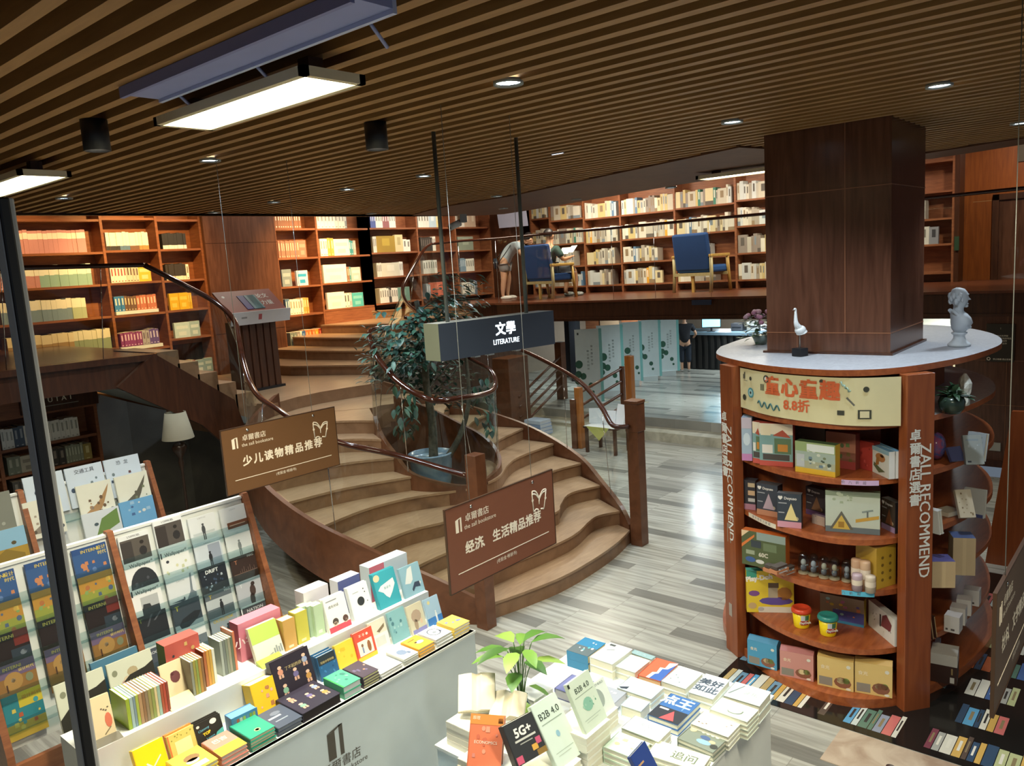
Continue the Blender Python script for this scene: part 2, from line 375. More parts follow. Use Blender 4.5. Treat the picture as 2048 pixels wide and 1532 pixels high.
def up(o): o.parent = ST; o.matrix_parent_inverse = Matrix.Translation((-5.3, -4.0, 0)); return o
def sm2(p, k=5): return smooth([(q[0], q[1], 0) for q in p], k)
def step(front, back, k):
    f = [(q[0], q[1]) for q in sm2(front)]; bk = [(q[0], q[1]) for q in sm2(back)]
    bk = [(x, y+.06) for x, y in bk][::-1]
    b = MB(); b.prism(f+bk, (k-1)*SH-(.0 if k == 1 else .02), k*SH-.022, OAKR, OAK)
    f2 = [(x, y-.012) for x, y in f]; b.prism(f2+bk, k*SH-.022, k*SH, OAK)
    up(b.done('step'))
for k in (1, 2, 3): step(FR[k], FR[k+1], k)
step(FR[4], FL_[5]+FRR[5], 4)
for k in (5, 6, 7, 8, 9):
    step(FL_[k], FL_[k+1] if k < 9 else [OL[9], (5.2, 7.5), WL[10]], k)
    step(FRR[k], FRR[k+1] if k < 9 else [WR[10], (6.1, 7.3), OR[9]], k)
# landing and the five steps up to the mezzanine, three hidden steps to the gallery
b = MB(); b.prism([(4.80, 7.66), (5.2, 7.8), (5.55, 7.83), (5.9, 7.78), (6.27, 7.68), (6.6, 8.1), (6.9, 8.6), (6.9, 11.3), (4.3, 11.3), (4.5, 8.6)], 1.06, 1.4, OAKR, OAK)
b.prism([(4.8, 7.64), (5.2, 7.3), (5.6, 6.95), (5.75, 6.98), (5.9, 6.9), (6.1, 7.3), (6.27, 7.66), (5.9, 7.9), (5.2, 7.9)], 1.0, 1.262, OAKR, OAK)
up(b.done('landing'))
UPF = {11: [(6.3, 11.0), (6.35, 9.6), (6.62, 8.9), (6.83, 8.3)], 12: [(6.9, 11.0), (6.92, 9.95), (7.05, 9.2), (7.15, 8.72)], 13: [(7.38, 11.0), (7.4, 10.1), (7.45, 9.6), (7.52, 9.1)],
       14: [(7.95, 11.0), (8.0, 10.5), (8.1, 9.9), (8.22, 9.25)], 15: [(8.75, 11.35), (9.05, 11.0), (9.35, 10.75), (9.55, 10.55)]}
INNER = [(6.83, 8.3), (7.15, 8.72), (7.52, 9.1), (8.22, 9.25), (9.2, 9.6), (10.35, 9.75)]
for k in range(11, 16):
    i = k-11; b = MB(); tail = INNER[i+1:]
    poly = UPF[k]+tail+[(10.4, 9.9), (9.6, 11.3)]
    z0 = (k-1)*SH-.02
    b.prism(poly, z0, k*SH-.022, OAKR, OAK); b.prism([(x-.012, y) for x, y in poly], k*SH-.022, k*SH, OAK); up(b.done('step'))
b = MB()
for i in range(5): b.box(4.5-.2*i, 7.9, 1.22+.14*i, 4.72-.2*i, 8.9, 1.4+.14*(i+1), OAKR, None, OAK)
up(b.done('gallery_steps'))
def band(path, t, mat, name, parent, inward):
    """upright curved board: path of (x, y, z_low, z_high)"""
    b = MB(); P = smooth([(p[0], p[1], 0) for p in path], 5); Z = smooth([(p[2], p[3], 0) for p in path], 5); vs = []; n = len(P)
    for i in range(n):
        d = Vector(P[min(i+1, n-1)])-Vector(P[max(i-1, 0)]); nx, ny = -d.y, d.x; l = math.hypot(nx, ny) or 1; nx, ny = nx/l*t*inward, ny/l*t*inward
        x, y = P[i][0], P[i][1]
        vs += [(x, y, Z[i][0]), (x, y, Z[i][1]), (x+nx, y+ny, Z[i][1]), (x+nx, y+ny, Z[i][0])]
    fs = []
    for i in range(n-1):
        a = 4*i
        for q in range(4): fs.append((a+q, a+(q+1) % 4, a+4+(q+1) % 4, a+4+q))
    fs += [(0, 1, 2, 3), (4*n-1, 4*n-2, 4*n-3, 4*n-4)]
    b.add(vs, fs, mat)
    return b
SK = wood('stringer_wood', '#54321f', '#754a31', (3, 3, 3), .3)
def zt(k): return k*SH
b = band([(p[0], p[1], max(0, zt(i+1)-.42), zt(i+1)+.05) for i, p in enumerate(OL)]+[(4.9, 7.68, 1.0, 1.5)], .045, SK, 'stringer', ST, 1); up(b.done('stringer'))
b = band([(p[0], p[1], max(0, zt(i+1)-.42), zt(i+1)+.05) for i, p in enumerate(OR)], .045, SK, 'stringer', ST, -1); up(b.done('stringer'))
WELL = [(5.12, 6.36, 1.3), (4.97, 6.09, 1.16), (4.89, 5.82, 1.02), (4.84, 5.56, .88), (4.93, 5.28, .8), (5.15, 5.1, .73), (5.4, 5.08, .73), (5.75, 5.2, .78), (6.02, 5.48, .86), (6.13, 5.78, .96), (6.13, 6.1, 1.06), (6.05, 6.5, 1.22), (5.9, 6.9, 1.36)]
b = band([(x, y, max(.0, z-1.4), z) for x, y, z in WELL], .04, SK, 'stringer', ST, 1); up(b.done('well_stringer'))
b = MB(); wb = wood('well_back_wood', '#3c1f12', '#552d1a', (3, 3, 1), .4)
w = [(4.9, 6.2), (5.15, 6.6), (5.55, 6.98), (5.8, 6.98), (6.02, 6.7), (6.14, 6.2)]
for i in range(len(w)-1): b.quad((w[i][0], w[i][1], 0), (w[i+1][0], w[i+1][1], 0), (w[i+1][0], w[i+1][1], 1.06), (w[i][0], w[i][1], 1.06), wb)
up(b.done('well_lining'))

b = MB(); pp = [(3.614,7.780,2.105), (4.374,7.700,1.513), (4.495,7.700,1.052), (4.304,7.700,0.956), (3.991,7.720,1.315), (3.231,7.800,1.824)]
n = len(pp); b.add(pp+[(x, y+.05, z) for x, y, z in pp], [tuple(range(n-1, -1, -1)), tuple(range(n, 2*n))]+[(i, (i+1) % n, n+(i+1) % n, n+i) for i in range(n)], DARKW); up(b.done('gallery_stringer'))
# newel posts
def newel(x, y, h, label, s=.062, collar=True):
    t = thing('newel_post', label, 'post', (x, y, 0), 0, None)
    MB().box(-s, -s, 0, s, s, h-.30 if collar else h, SK).done('shaft', t, bev=.004)
    if collar:
        MB().box(-s*1.12, -s*1.12, h-.30, s*1.12, s*1.12, h-.03, SK).done('head', t, bev=.006)
        MB().box(-s*1.2, -s*1.2, h-.03, s*1.2, s*1.2, h, SK).done('cap', t, bev=.006)
newel(6.31, 3.965, 1.42, 'tall square brown newel post on the floor at the right foot of the oak staircase')
newel(4.17, 4.03, 1.37, 'square brown newel post at the left stair foot, behind the right-hand hanging sign', .055, False)

# balustrades: glass sheets under polished rails
def balustrade(label, rail, base, panels, name='glass_balustrade', r=.028, gap=.06, post=True):
    t = thing(name, label, 'balustrade', (0, 0, 0))
    R = smooth(rail, 6); MB().tube(R, r, RAILW, 10, flat=.8).done('handrail', t)
    B = smooth(base, 6); n = min(len(R), len(B)); per = n/panels
    for i in range(panels):
        a, z = int(i*per), min(int((i+1)*per), n-1)
        b = MB(); vs = []; fs = []
        for j in range(a, z+1): vs += [tuple(B[j]), (R[j][0], R[j][1], R[j][2]-r*.6)]
        for j in range(z-a): fs.append((2*j, 2*j+2, 2*j+3, 2*j+1))
        b.add(vs, fs, GLASS, None, True); b.done('glass_panel', t)
        e = B[z]; q = R[z]
        if i < panels-1 and post: MB().tube([(e[0], e[1], e[2]), (q[0], q[1], q[2]-.02)], .004, CHROME, 6).done('edge_strip', t)
    return t
balustrade('right stair glass balustrade with dark polished rail ending at the tall newel post',
           [(6.219,3.976,1.180), (6.158,4.114,1.190), (6.383,4.368,1.280), (6.637,4.675,1.380), (6.85, 5.02, 1.49), (6.99, 5.5, 1.63), (7.0, 5.95, 1.78), (6.89, 6.43, 1.92), (6.72, 6.87, 2.06), (6.5, 7.3, 2.2)],
           [(6.27, 4.06, .18), (6.36, 4.22, .3), (6.45, 4.35, .36), (6.62, 4.62, .46), (6.85, 5.02, .6), (6.99, 5.5, .74), (7.0, 5.95, .88), (6.89, 6.43, 1.02), (6.72, 6.87, 1.16), (6.5, 7.3, 1.3)], 4)
balustrade('left stair glass balustrade whose polished rail sweeps up past the book lectern',
           [(4.21, 4.13, 1.17), (4.018,4.700,1.315), (3.754,5.100,1.441), (3.739,5.600,1.552), (3.797,6.000,1.640), (3.883,6.400,1.703), (4.008,6.750,1.804), (4.168,7.100,1.987), (4.266,7.300,2.172), (4.352,7.500,2.366), (4.250,7.650,2.562), (3.954,7.750,2.777), (3.662,7.850,2.972)],
           [(4.22, 4.1, .2), (3.88, 4.7, .5), (3.78, 5.1, .64), (3.69, 5.6, .8), (3.69, 6.0, .95), (3.78, 6.4, 1.06), (3.93, 6.75, 1.17), (4.13, 7.1, 1.26), (4.3, 7.3, 1.35), (4.5, 7.5, 1.45), (4.6, 7.68, 1.55), (4.2, 7.8, 1.85), (3.66, 7.85, 2.12)], 5)
balustrade('gallery balustrade with straight dark rail in front of the pink book rows',
           [(3.662,7.850,2.972), (3.287,7.950,2.983), (2.459,8.000,2.998), (1.421,8.000,3.013)], [(3.66, 7.85, 2.1), (3.2, 7.95, 2.1), (2.4, 8.05, 2.1), (.9, 8.0, 2.1)], 3)
balustrade('low glass balustrade around the planted stair well with a dark looping rail',
           [(6.760,6.750,2.049), (6.060,6.600,2.143), (5.460,6.450,2.181), (5.182,6.360,2.168), (5.062,6.200,2.047), (4.938,5.950,1.910), (4.829,5.560,1.731), (4.809,5.140,1.601), (5.117,5.080,1.571), (5.697,5.200,1.540), (6.02, 5.48, 1.66), (6.13, 5.85, 1.76), (6.12, 6.2, 1.9)],
           [(6.3, 6.9, 1.26), (5.95, 6.8, 1.26), (5.5, 6.7, 1.26), (5.12, 6.36, 1.26), (5.0, 6.15, 1.14), (4.91, 5.9, 1.04), (4.84, 5.56, .88), (4.93, 5.2, .77), (5.25, 5.08, .73), (5.62, 5.14, .75), (6.02, 5.48, .85), (6.13, 5.8, .96), (6.13, 6.1, 1.05)], 6)
balustrade('upper stair balustrade with a dark rail bending down from the mezzanine beside the camera',
           [(9.644,10.000,3.186), (9.305,9.800,3.106), (8.836,9.500,2.918), (8.285,9.200,2.619), (7.973,8.950,2.465), (7.710,8.600,2.315), (7.457,8.100,2.189), (7.293,7.600,2.059)],
           [(9.6, 9.85, 2.1), (9.2, 9.6, 2.05), (8.6, 9.4, 1.98), (8.0, 9.2, 1.9), (7.5, 9.0, 1.75), (7.1, 8.6, 1.55), (6.8, 8.2, 1.42), (6.5, 7.8, 1.4)], 3)
balustrade('mezzanine glass balustrade with long straight dark rail before the blue armchairs',
           [(9.644,10.000,3.186), (10.05, 9.75, 3.21), (10.4, 9.2, 3.21), (10.52, 8.1, 3.215), (10.66, 7.0, 3.215), (10.76, 6.3, 3.22), (10.82, 5.4, 3.225), (10.84, 4.0, 3.225), (10.8, 2.6, 3.23), (10.76, 1.4, 3.24), (10.75, .2, 3.24)],
           [(9.7, 10.2, 2.1), (10.05, 9.75, 2.1), (10.4, 9.2, 2.1), (10.52, 8.1, 2.1), (10.66, 7.0, 2.1), (10.76, 6.3, 2.1), (10.82, 5.4, 2.1), (10.84, 4.0, 2.1), (10.8, 2.6, 2.1), (10.76, 1.4, 2.1), (10.75, .2, 2.1)], 10)

# ================================================================ lamps
def spot(parent, name, loc, power, color, size, blend, radius, target=None):
    l = bpy.data.lights.new(name, 'SPOT'); l.energy = power; l.color = color; l.spot_size = R_(size); l.spot_blend = blend; l.shadow_soft_size = radius
    o = bpy.data.objects.new(name, l); COL.objects.link(o); o.parent = parent; o.location = loc
    if target is not None:
        d = (Vector(target)-Vector(parent.location)-Vector(loc)).normalized(); o.rotation_euler = d.to_track_quat('-Z', 'Y').to_euler()
    return o
LENS = emit('cool_lamp_lens', '#cfe6ff', 26); WLENS = emit('warm_lamp_lens', '#fff0d0', 14)
ring = MB().lathe([(.05, .0), (.062, -.006), (.062, .012), (.05, .012)], STEEL, 20)
lens = MB().disc(0, 0, .004, .05, LENS)
lens.f = [f[::-1] for f in lens.f]
proto = None
def downlight(x, y, label, power=1.0, color=(.80, .91, 1.0), z=CZ-.004):
    global proto
    if proto is None:
        t = proto = thing('downlight', label, 'ceiling lamp', (x, y, z), 0, 'recessed ceiling downlights')
        ring.done('trim_ring', t); lens.done('lens', t)
    else:
        t = proto.copy(); COL.objects.link(t); t.location = (x, y, z); t['label'] = label
        for c in proto.children:
            if c.type == 'MESH': d = c.copy(); COL.objects.link(d); d.parent = t
    spot(t, 'downlight_beam', (0, 0, -.02), SPOT_POWER*power, color, 118, .7, .05)
ROWS = [('row nearest the camera', 2.58, [2.155, 4.51, 6.72], 1.0), ('second row', 4.44, [.99, 2.06, 4.63, 5.59, 6.7, 7.8], 1.0),
        ('third row', 6.5, [.95, 3.36, 4.52, 5.69, 7.75], .9), ('far border row', 7.85, [4.36, 5.62, 6.77], .9)]
for rn, x, ys, pw in ROWS:
    for i, y in enumerate(ys):
        downlight(x, y, '%s recessed downlight from the right in the %s of the slatted ceiling' % (ordn(i), rn), pw, z=CZ-.016 if rn[0] == 'f' else CZ-.004)
# two black cylinder lamps
for (x, y, lb) in ((1.566, 3.652, 'black cylinder ceiling lamp at the far left of the slats'), (2.669, 3.095, 'black cylinder ceiling lamp between the panel light and the hanging rods')):
    t = thing('cylinder_lamp', lb, 'ceiling lamp', (x, y, CZ), 0)
    MB().lathe([(.0, .0), (.055, .0), (.055, -.13), (.047, -.13), (.047, -.11)], BLACK, 24).done('housing', t)
    d = MB().disc(0, 0, -.115, .047, WLENS); d.f = [f[::-1] for f in d.f]; d.done('lens', t)
    spot(t, 'cylinder_beam', (0, 0, -.14), SPOT_POWER*.6, (1, .9, .7), 100, .6, .04)
# panel lights
PANEL_E = emit('panel_glow', '#fff3c4', 9)
def panel_light(x0, x1, y0, y1, z, label, power):
    t = thing('panel_light', label, 'ceiling lamp', ((x0+x1)/2, (y0+y1)/2, z), 0)
    w, h = (x1-x0)/2, (y1-y0)/2
    f = MB(); fr = paint('#d8cdb0', .4)
    f.box(-w, -h, -.012, -w+.025, h, .02, fr).box(w-.025, -h, -.012, w, h, .02, fr).box(-w, -h, -.012, w, -h+.025, .02, fr).box(-w, h-.025, -.012, w, h, .02, fr); f.box(-w+.01, -h+.01, .006, w-.01, h-.01, .022, fr)
    f.done('frame', t)
    MB().quad((-w+.025, h-.025, -.002), (w-.025, h-.025, -.002), (w-.025, -h+.025, -.002), (-w+.025, -h+.025, -.002), PANEL_E).done('diffuser', t)
    for yy in (-h*.75, h*.75): MB().box(-.03, yy-.03, .02, .03, yy+.03, CZ-z, DARKW).done('hanger_block', t)
    l = bpy.data.lights.new('panel_beam', 'AREA'); l.shape = 'RECTANGLE'; l.size = 2*w-.05; l.size_y = 2*h-.05; l.energy = power; l.color = (1, .90, .66); l.spread = R_(150)
    o = bpy.data.objects.new('panel_beam', l); COL.objects.link(o); o.parent = t; o.location = (0, 0, -.02)
    return t
P1 = panel_light(1.605, 1.86, 2.187, 3.2, CZ-.08, 'long warm panel light hanging below pale blue reflection near camera', 60*PANEL_POWER)
panel_light(1.63, 1.90, 4.80, 5.9, CZ-.08, 'warm panel light cut by the left edge above the gallery', 24*PANEL_POWER)
panel_light(6.76, 6.98, 2.3, 3.5, CZ-.06, 'thin warm panel light half hidden behind the wooden column', 16*PANEL_POWER)
panel_light(1.7, 1.95, -.5, .5, CZ-.08, 'warm panel light over the business book table, out of the picture', 50*PANEL_POWER)
# blue reflection in the glass, built as an added channel with three rods
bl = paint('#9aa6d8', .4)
t = thing('reflection_channel', 'pale blue reflection above the long panel light, modelled as channel and three rods', 'reflection', (1.5, 2.4, CZ-.01))
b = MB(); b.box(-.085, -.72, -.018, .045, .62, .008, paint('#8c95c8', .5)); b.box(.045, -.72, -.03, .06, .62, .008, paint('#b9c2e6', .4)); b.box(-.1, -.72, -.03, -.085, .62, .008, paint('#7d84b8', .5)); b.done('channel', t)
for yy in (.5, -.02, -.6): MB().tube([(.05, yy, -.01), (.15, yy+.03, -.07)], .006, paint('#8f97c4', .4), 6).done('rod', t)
# small dim slot lamp
t = thing('slot_lamp', 'small dim slot lamp flush in the slats above the LITERATURE sign', 'ceiling lamp', (4.474, 3.34, CZ)); MB().box(-.01, -.05, -.006, .01, .05, .01, STEEL).done('frame', t); MB().box(-.006, -.045, -.0075, .006, .045, -.006, emit('dim_slot', '#dfe8ff', 2)).done('lens', t)
# warm gallery spots on the left bookcases, fixed to the upper ceiling
for i, (x, y, tx, ty, tz, pw) in enumerate([(3.3, 8.9, 3.6, 11.1, 2.9, 1.6), (4.9, 8.8, 5.2, 11.1, 2.9, 2.9), (7.5, 9.0, 7.8, 11.1, 2.5, 2.6), (8.4, 8.8, 8.3, 11.1, 2.4, 1.9)]):
    t = thing('gallery_spotlight', '%s black spotlight from the left over the gallery bookcases' % ordn(i), 'ceiling lamp', (x, y, 4.7), 0, 'gallery spotlights')
    MB().tube([(0, 0, 0), (0, 0, -.1)], .012, BLACK, 8).done('stem', t); MB().tube([(0, 0, -.1), (0, .06, -.22)], .05, BLACK, 14).done('housing', t)
    spot(t, 'gallery_beam', (0, .08, -.26), WARM_POWER*pw, (1, .62, .22), 60, .8, .05, (tx, ty, tz))
# neutral spots on the right-hand mezzanine shelves
for i, (x, y, tx, ty) in enumerate([(11.0, 4.2, 13, 4.6), (11.0, 6.4, 13, 6.4), (11.0, 8.4, 13, 8.6), (10.2, 9.0, 10.4, 11), (11.2, 1.6, 13.3, 1.9)]):
    t = thing('mezzanine_spotlight', '%s black spotlight along the mezzanine ceiling, out of the picture' % ordn(i), 'ceiling lamp', (x, y, 4.7), 0, 'mezzanine spotlights')
    MB().tube([(0, 0, 0), (0, 0, -.22)], .05, BLACK, 14).done('housing', t)
    spot(t, 'mezzanine_beam', (0, 0, -.26), WARM_POWER*.75, (1, .86, .68), 85, .8, .08, (tx, ty, 2.7))
for i, (x, y, pw) in enumerate([(11.6, 4.6, 55), (11.6, 8.2, 65), (9.4, 9.8, 40), (6.6, 9.8, 22)]):  # unseen area lights added as fill over the mezzanine and landing
    t = thing('added_fill_panel', '%s added square fill light on the upper ceiling, out of the picture' % ordn(i), 'ceiling lamp', (x, y, 4.69), 0, 'added fill panels')
    MB().box(-.4, -.4, -.03, .4, .4, .0, WHITE).done('frame', t); d = MB().quad((-.38, .38, -.031), (.38, .38, -.031), (.38, -.38, -.031), (-.38, -.38, -.031), emit('added_fill_glow', '#ffe9cc', 3)); d.done('diffuser', t)
    l = bpy.data.lights.new('fill_beam', 'AREA'); l.shape = 'SQUARE'; l.size = .7; l.energy = pw; l.color = (1, .88, .72); o = bpy.data.objects.new('fill_beam', l); COL.objects.link(o); o.parent = t; o.location = (0, 0, -.05)
# lamps of the lower far room
for i, (x, y) in enumerate([(11.9, 6.2), (12.6, 9.2), (15.2, 7.0), (15.5, 10.2), (17.5, 8.4), (14.0, 4.0), (12.0, 2.6)]):
    t = thing('low_ceiling_lamp', '%s flat round lamp under the mezzanine, hidden by the fascia' % ordn(i), 'ceiling lamp', (x, y, MZ-.335), 0, 'lamps under the mezzanine')
    d = MB().lathe([(0, 0), (.12, 0), (.12, -.02), (0, -.02)], emit('low_lamp', '#dff2ff', 3), 20); d.done('diffuser', t)
    l = bpy.data.lights.new('low_beam', 'AREA'); l.shape = 'DISK'; l.size = .25; l.energy = 24; l.color = (.82, .95, 1); o = bpy.data.objects.new('low_beam', l); COL.objects.link(o); o.parent = t; o.location = (0, 0, -.03)

# ================================================================ bookcases and their books
def bookcase(label, x, y, rz, ups, bays, zb, zt_, depth=.3, name='bookcase', back=True, t=.035):
    """ups: upright positions along the front; bays: shelf heights of each bay"""
    T = thing(name, label, 'bookcase', (x, y, 0), rz)
    for u in ups: MB().box(u-t/2, 0, zb if not isinstance(zb, list) else zb[min(ups.index(u), len(zb)-1)], u+t/2, depth, zt_, CHERRY).done('upright', T)
    b = MB()
    for i, zs in enumerate(bays):
        for z in zs: MB().box(ups[i]+t/2, .008, z-.03, ups[i+1]-t/2, depth-.01, z, CHERRYX).done('shelf', T)
    if back: MB().box(ups[0], depth-.012, zb if not isinstance(zb, list) else zb[0], ups[-1], depth, zt_, CHERRY).done('back_panel', T)
    return T
_BK = {}
def book_mesh(c, style, c2):
    k = (c, style, c2)
    if k in _BK: return _BK[k]
    b = MB(); m = paint(c, .55); m2 = paint(c2, .55)
    b.box(0, 0, 0, 1, 1, 1, m); b.quad((.06, .03, 1.002), (.94, .03, 1.002), (.94, .98, 1.002), (.06, .98, 1.002), PAGES)
    e = -.004
    def q(x0, z0, x1, z1, mm): b.quad((x0, e, z0), (x1, e, z0), (x1, e, z1), (x0, e, z1), mm)
    if style == 'band': q(0, .62, 1, .88, m2)
    elif style == 'top': q(0, .55, 1, 1, m2)
    elif style == 'foot': q(0, 0, 1, .24, m2)
    elif style == 'title': q(.3, .42, .7, .86, m2); q(.3, .06, .7, .12, m2)
    elif style == 'cover': q(.12, .58, .88, .78, m2); q(.25, .15, .75, .4, m2)
    o = b.done('book'); me = o.data; bpy.data.objects.remove(o)
    _BK[k] = me; return me
WALLMASS = MB()
def row(T, u0, z, runs, where, group, depth=.2, front=.02, gap=.0015, mass=None, jitter=.012):
    """runs: (colour name, hex, style, second hex, count, thickness, height)"""
    u = u0; i = 0; M = T.matrix_world if False else Matrix.Translation(T.location) @ Matrix.Rotation(T.rotation_euler.z, 4, 'Z')
    for cn, h, st, h2, n, t, ht in runs:
        if cn == 'gap': u += t; continue
        for k in range(n):
            tt = t*random.uniform(.92, 1.06); hh = ht+random.uniform(-jitter, jitter*.4); dd = depth if t < .1 else .05
            if mass is not None:
                mm = paint(h, .55); p = M @ Matrix.Translation((u, front, z))
                mass.box(0, 0, 0, tt, dd, hh, mm, p, PAGES)
                if st in ('title', 'cover'): mass.quad((tt*.3, -.002, hh*.4), (tt*.7, -.002, hh*.4), (tt*.7, -.002, hh*.85), (tt*.3, -.002, hh*.85), paint(h2, .55), p)
                if st == 'foot': mass.quad((0, -.002, 0), (tt, -.002, 0), (tt, -.002, hh*.24), (0, -.002, hh*.24), paint(h2, .55), p)
            else:
                o = bpy.data.objects.new('book', book_mesh(h, st, h2)); COL.objects.link(o)
                p = M @ Vector((u, front+random.uniform(0, .012), z+.0005)); o.location = p; o.rotation_euler.z = T.rotation_euler.z; o.scale = (tt, dd, hh)
                lb = '%s book, %s from left, %s' % (cn, ordn(i), where.replace('on the ', '').replace('the ', ''))
                tag(o, lb, 'book', group)
            i += 1; u += tt+gap
L1 = bookcase('wide lit cherry bookcase on the gallery left of the wooden pier', 0, 11.0, 0, [2.9, 4.63, 5.37, 6.01],
              [(1.98, 2.41, 2.835, 3.258, 3.68), (1.92, 2.405, 2.84, 3.273, 3.70), (1.47, 2.01, 2.412, 2.834, 3.27, 3.68)], [1.9, 1.9, 1.4, 1.4], 4.6)
pk = 'pink and white'
row(L1, 3.30, 3.258, [(pk, '#c98f92', 'band', '#f2e9df', 20, .056, .29)], 'on the top lit shelf of the widest gallery bay', 'pink book set', .2)
row(L1, 3.30, 2.835, [(pk, '#c98a86', 'top', '#f2ece0', 9, .056, .275), ('teal and white', '#93b5ad', 'top', '#f4f0e4', 11, .056, .275)], 'on the second lit shelf of the widest gallery bay', 'pink and teal book set')
row(L1, 3.32, 2.41, [('blue and white', '#7d93a8', 'top', '#ece6d8', 14, .058, .27), ('pale green and white', '#b3bd9e', 'top', '#f1ead5', 3, .058, .27)], 'on the third lit shelf of the widest gallery bay', 'blue book set')
row(L1, 3.34, 1.98, [('tan and cream', '#a8895a', 'top', '#e5d5b2', 12, .062, .26), ('green and cream', '#8f9c7d', 'top', '#e4dcc0', 8, .055, .27)], 'on the lowest lit shelf of the widest gallery bay', 'tan book set')
row(L1, 4.68, 3.273, [('white and black', '#f0ece2', 'foot', '#2f2c2c', 4, .042, .24), ('white and blue', '#f0ece2', 'foot', '#587a9a', 3, .042, .24), ('white and brown', '#efe9dd', 'foot', '#7b5a41', 3, .042, .24), ('white and orange', '#f0e6d6', 'foot', '#c98a4b', 3, .042, .24)], 'on the top shelf of the narrow gallery bay', 'white spined books')
row(L1, 4.68, 2.84, [('white and red', '#f3ece2', 'title', '#b4433a', 5, .04, .22), ('white and brown', '#ecdcc4', 'title', '#6c4a35', 4, .04, .22), ('bright yellow', '#f2c53c', 'cover', '#f8e29c', 1, .17, .22)], 'on the second shelf of the narrow gallery bay', 'white and red books')
row(L1, 4.68, 2.455, [('blue', '#3f83c0', 'title', '#e8e3d8', 3, .045, .2), ('dark brown', '#7a5a44', 'title', '#e6cfa6', 4, .04, .2), ('coral', '#cf7a5a', 'title', '#f2d8c0', 6, .045, .2)], 'on the third shelf of the narrow gallery bay', 'boxed colour set')
row(L1, 4.70, 1.975, [('purple', '#8f3f7b', 'title', '#e9c9dd', 7, .042, .19), ('grey', '#b4aeb4', 'title', '#7a6a7a', 2, .05, .2), ('violet', '#6b5597', 'title', '#d9cfe6', 3, .045, .21)], 'on the lowest shelf of the narrow gallery bay', 'purple book set')
for z, n in ((2.41, 0), (1.925, 1)):
    tag(MB().box(4.68, 11.01, z, 5.26, 11.2, z+.045, WHITE).done('book_slipcase'), ('white slipcase tray under the blue and coral set in the narrow gallery bay', 'white slipcase tray under the purple set in the narrow gallery bay')[n], 'slipcase')
row(L1, 5.44, 3.27, [('black', '#2a2827', 'foot', '#e9e4d6', 8, .042, .22)], 'on the top shelf beside the wooden pier', 'black spined books')
row(L1, 5.44, 2.834, [('black', '#37302a', 'foot', '#e6dcc2', 7, .042, .23), ('white', '#efe6d2', 'title', '#7d6a50', 1, .04, .22)], 'on the second shelf beside the wooden pier', 'black spined books below')
row(L1, 5.44, 2.412, [('golden yellow', '#e7b416', 'cover', '#f3cf52', 2, .14, .24), ('golden yellow', '#d9a810', 'title', '#f3cf52', 2, .03, .24)], 'on the third shelf beside the wooden pier', 'yellow display books')
row(L1, 5.46, 2.01, [('pale blue', '#c8dce0', 'cover', '#dfe9ea', 1, .24, .22), ('grey blue', '#a9c0c4', 'cover', '#d5e0e0', 1, .15, .22)], 'face out on the fourth shelf beside the wooden pier', 'pale display books')
row(L1, 5.50, 1.47, [('brick red', '#9a5044', 'title', '#d8b0a0', 4, .05, .2), ('grey blue', '#8fa9b0', 'cover', '#c2d2d2', 2, .13, .2)], 'on the lowest shelf beside the wooden pier', 'low shelf books')
L2 = bookcase('lit cherry bookcase above the stair landing right of the pier', 0, 11.0, 0, [7.25, 8.04, 9.14],
              [(1.64, 2.17, 2.628, 3.08, 3.541, 4.0), (2.2, 2.638, 3.084, 3.535, 4.0)], [1.4, 1.4, 1.96], 4.6)
MB().box(7.27, .0, 1.4, 9.12, .02, 1.60, CHERRYX).done('plinth', L2); MB().box(8.06, .0, 1.6, 9.12, .02, 2.165, CHERRYX).done('plinth', L2)
row(L2, 7.29, 3.541, [('brown and white', '#9c6a52', 'title', '#f0e6da', 11, .042, .3)], 'on the top shelf right of the pier', 'striped brown books')
row(L2, 7.30, 3.08, [('dusty brown', '#a4705c', 'title', '#d8b8a4', 9, .042, .27), ('rose', '#b5705f', 'cover', '#c88c7c', 1, .14, .27)], 'on the second shelf right of the pier', 'dusty brown books')
row(L2, 7.31, 2.628, [('grey', '#7f8d92', 'cover', '#a3aeb0', 1, .18, .28), ('gap', '', '', '', 0, .1, 0), ('sky blue and white', '#f4f4ee', 'cover', '#2f9fd0', 1, .2, .25)], 'face out on the third shelf right of the pier', 'face-out books')
row(L2, 7.33, 2.17, [('blue grey', '#5f7f9c', 'title', '#dfe4e4', 2, .035, .26), ('white', '#f1ead8', 'title', '#a89878', 5, .05, .25), ('orange', '#e0a24c', 'title', '#f3dcb0', 3, .035, .26)], 'on the fourth shelf right of the pier', 'mixed white books')
row(L2, 7.35, 1.64, [('grey green', '#77837a', 'title', '#aab3a8', 2, .06, .25), ('grey', '#8f8a84', 'title', '#bab4aa', 1, .07, .25), ('white', '#ece8dc', 'title', '#a09a88', 1, .03, .26), ('deep blue', '#2f5f9c', 'title', '#8fb0d4', 1, .07, .26), ('orange', '#d9763c', 'title', '#f0b080', 3, .06, .26), ('amber', '#e79a2c', 'title', '#f6ca70', 1, .07, .26), ('red', '#b8402c', 'title', '#e89080', 1, .05, .27), ('teal', '#2f6f7c', 'title', '#90b8bc', 1, .03, .27)], 'on the lowest shelf above the landing', 'colourful row')
row(L2, 8.08, 3.535, [('white', '#f0f0ea', 'title', '#9aa0a4', 5, .07, .3), ('pale grey', '#cfd3d2', 'title', '#8a9094', 3, .07, .3), ('slate', '#7d8890', 'title', '#d2d6d8', 1, .05, .3)], 'on the top shelf of the bay above the short flight', 'pale books high up')
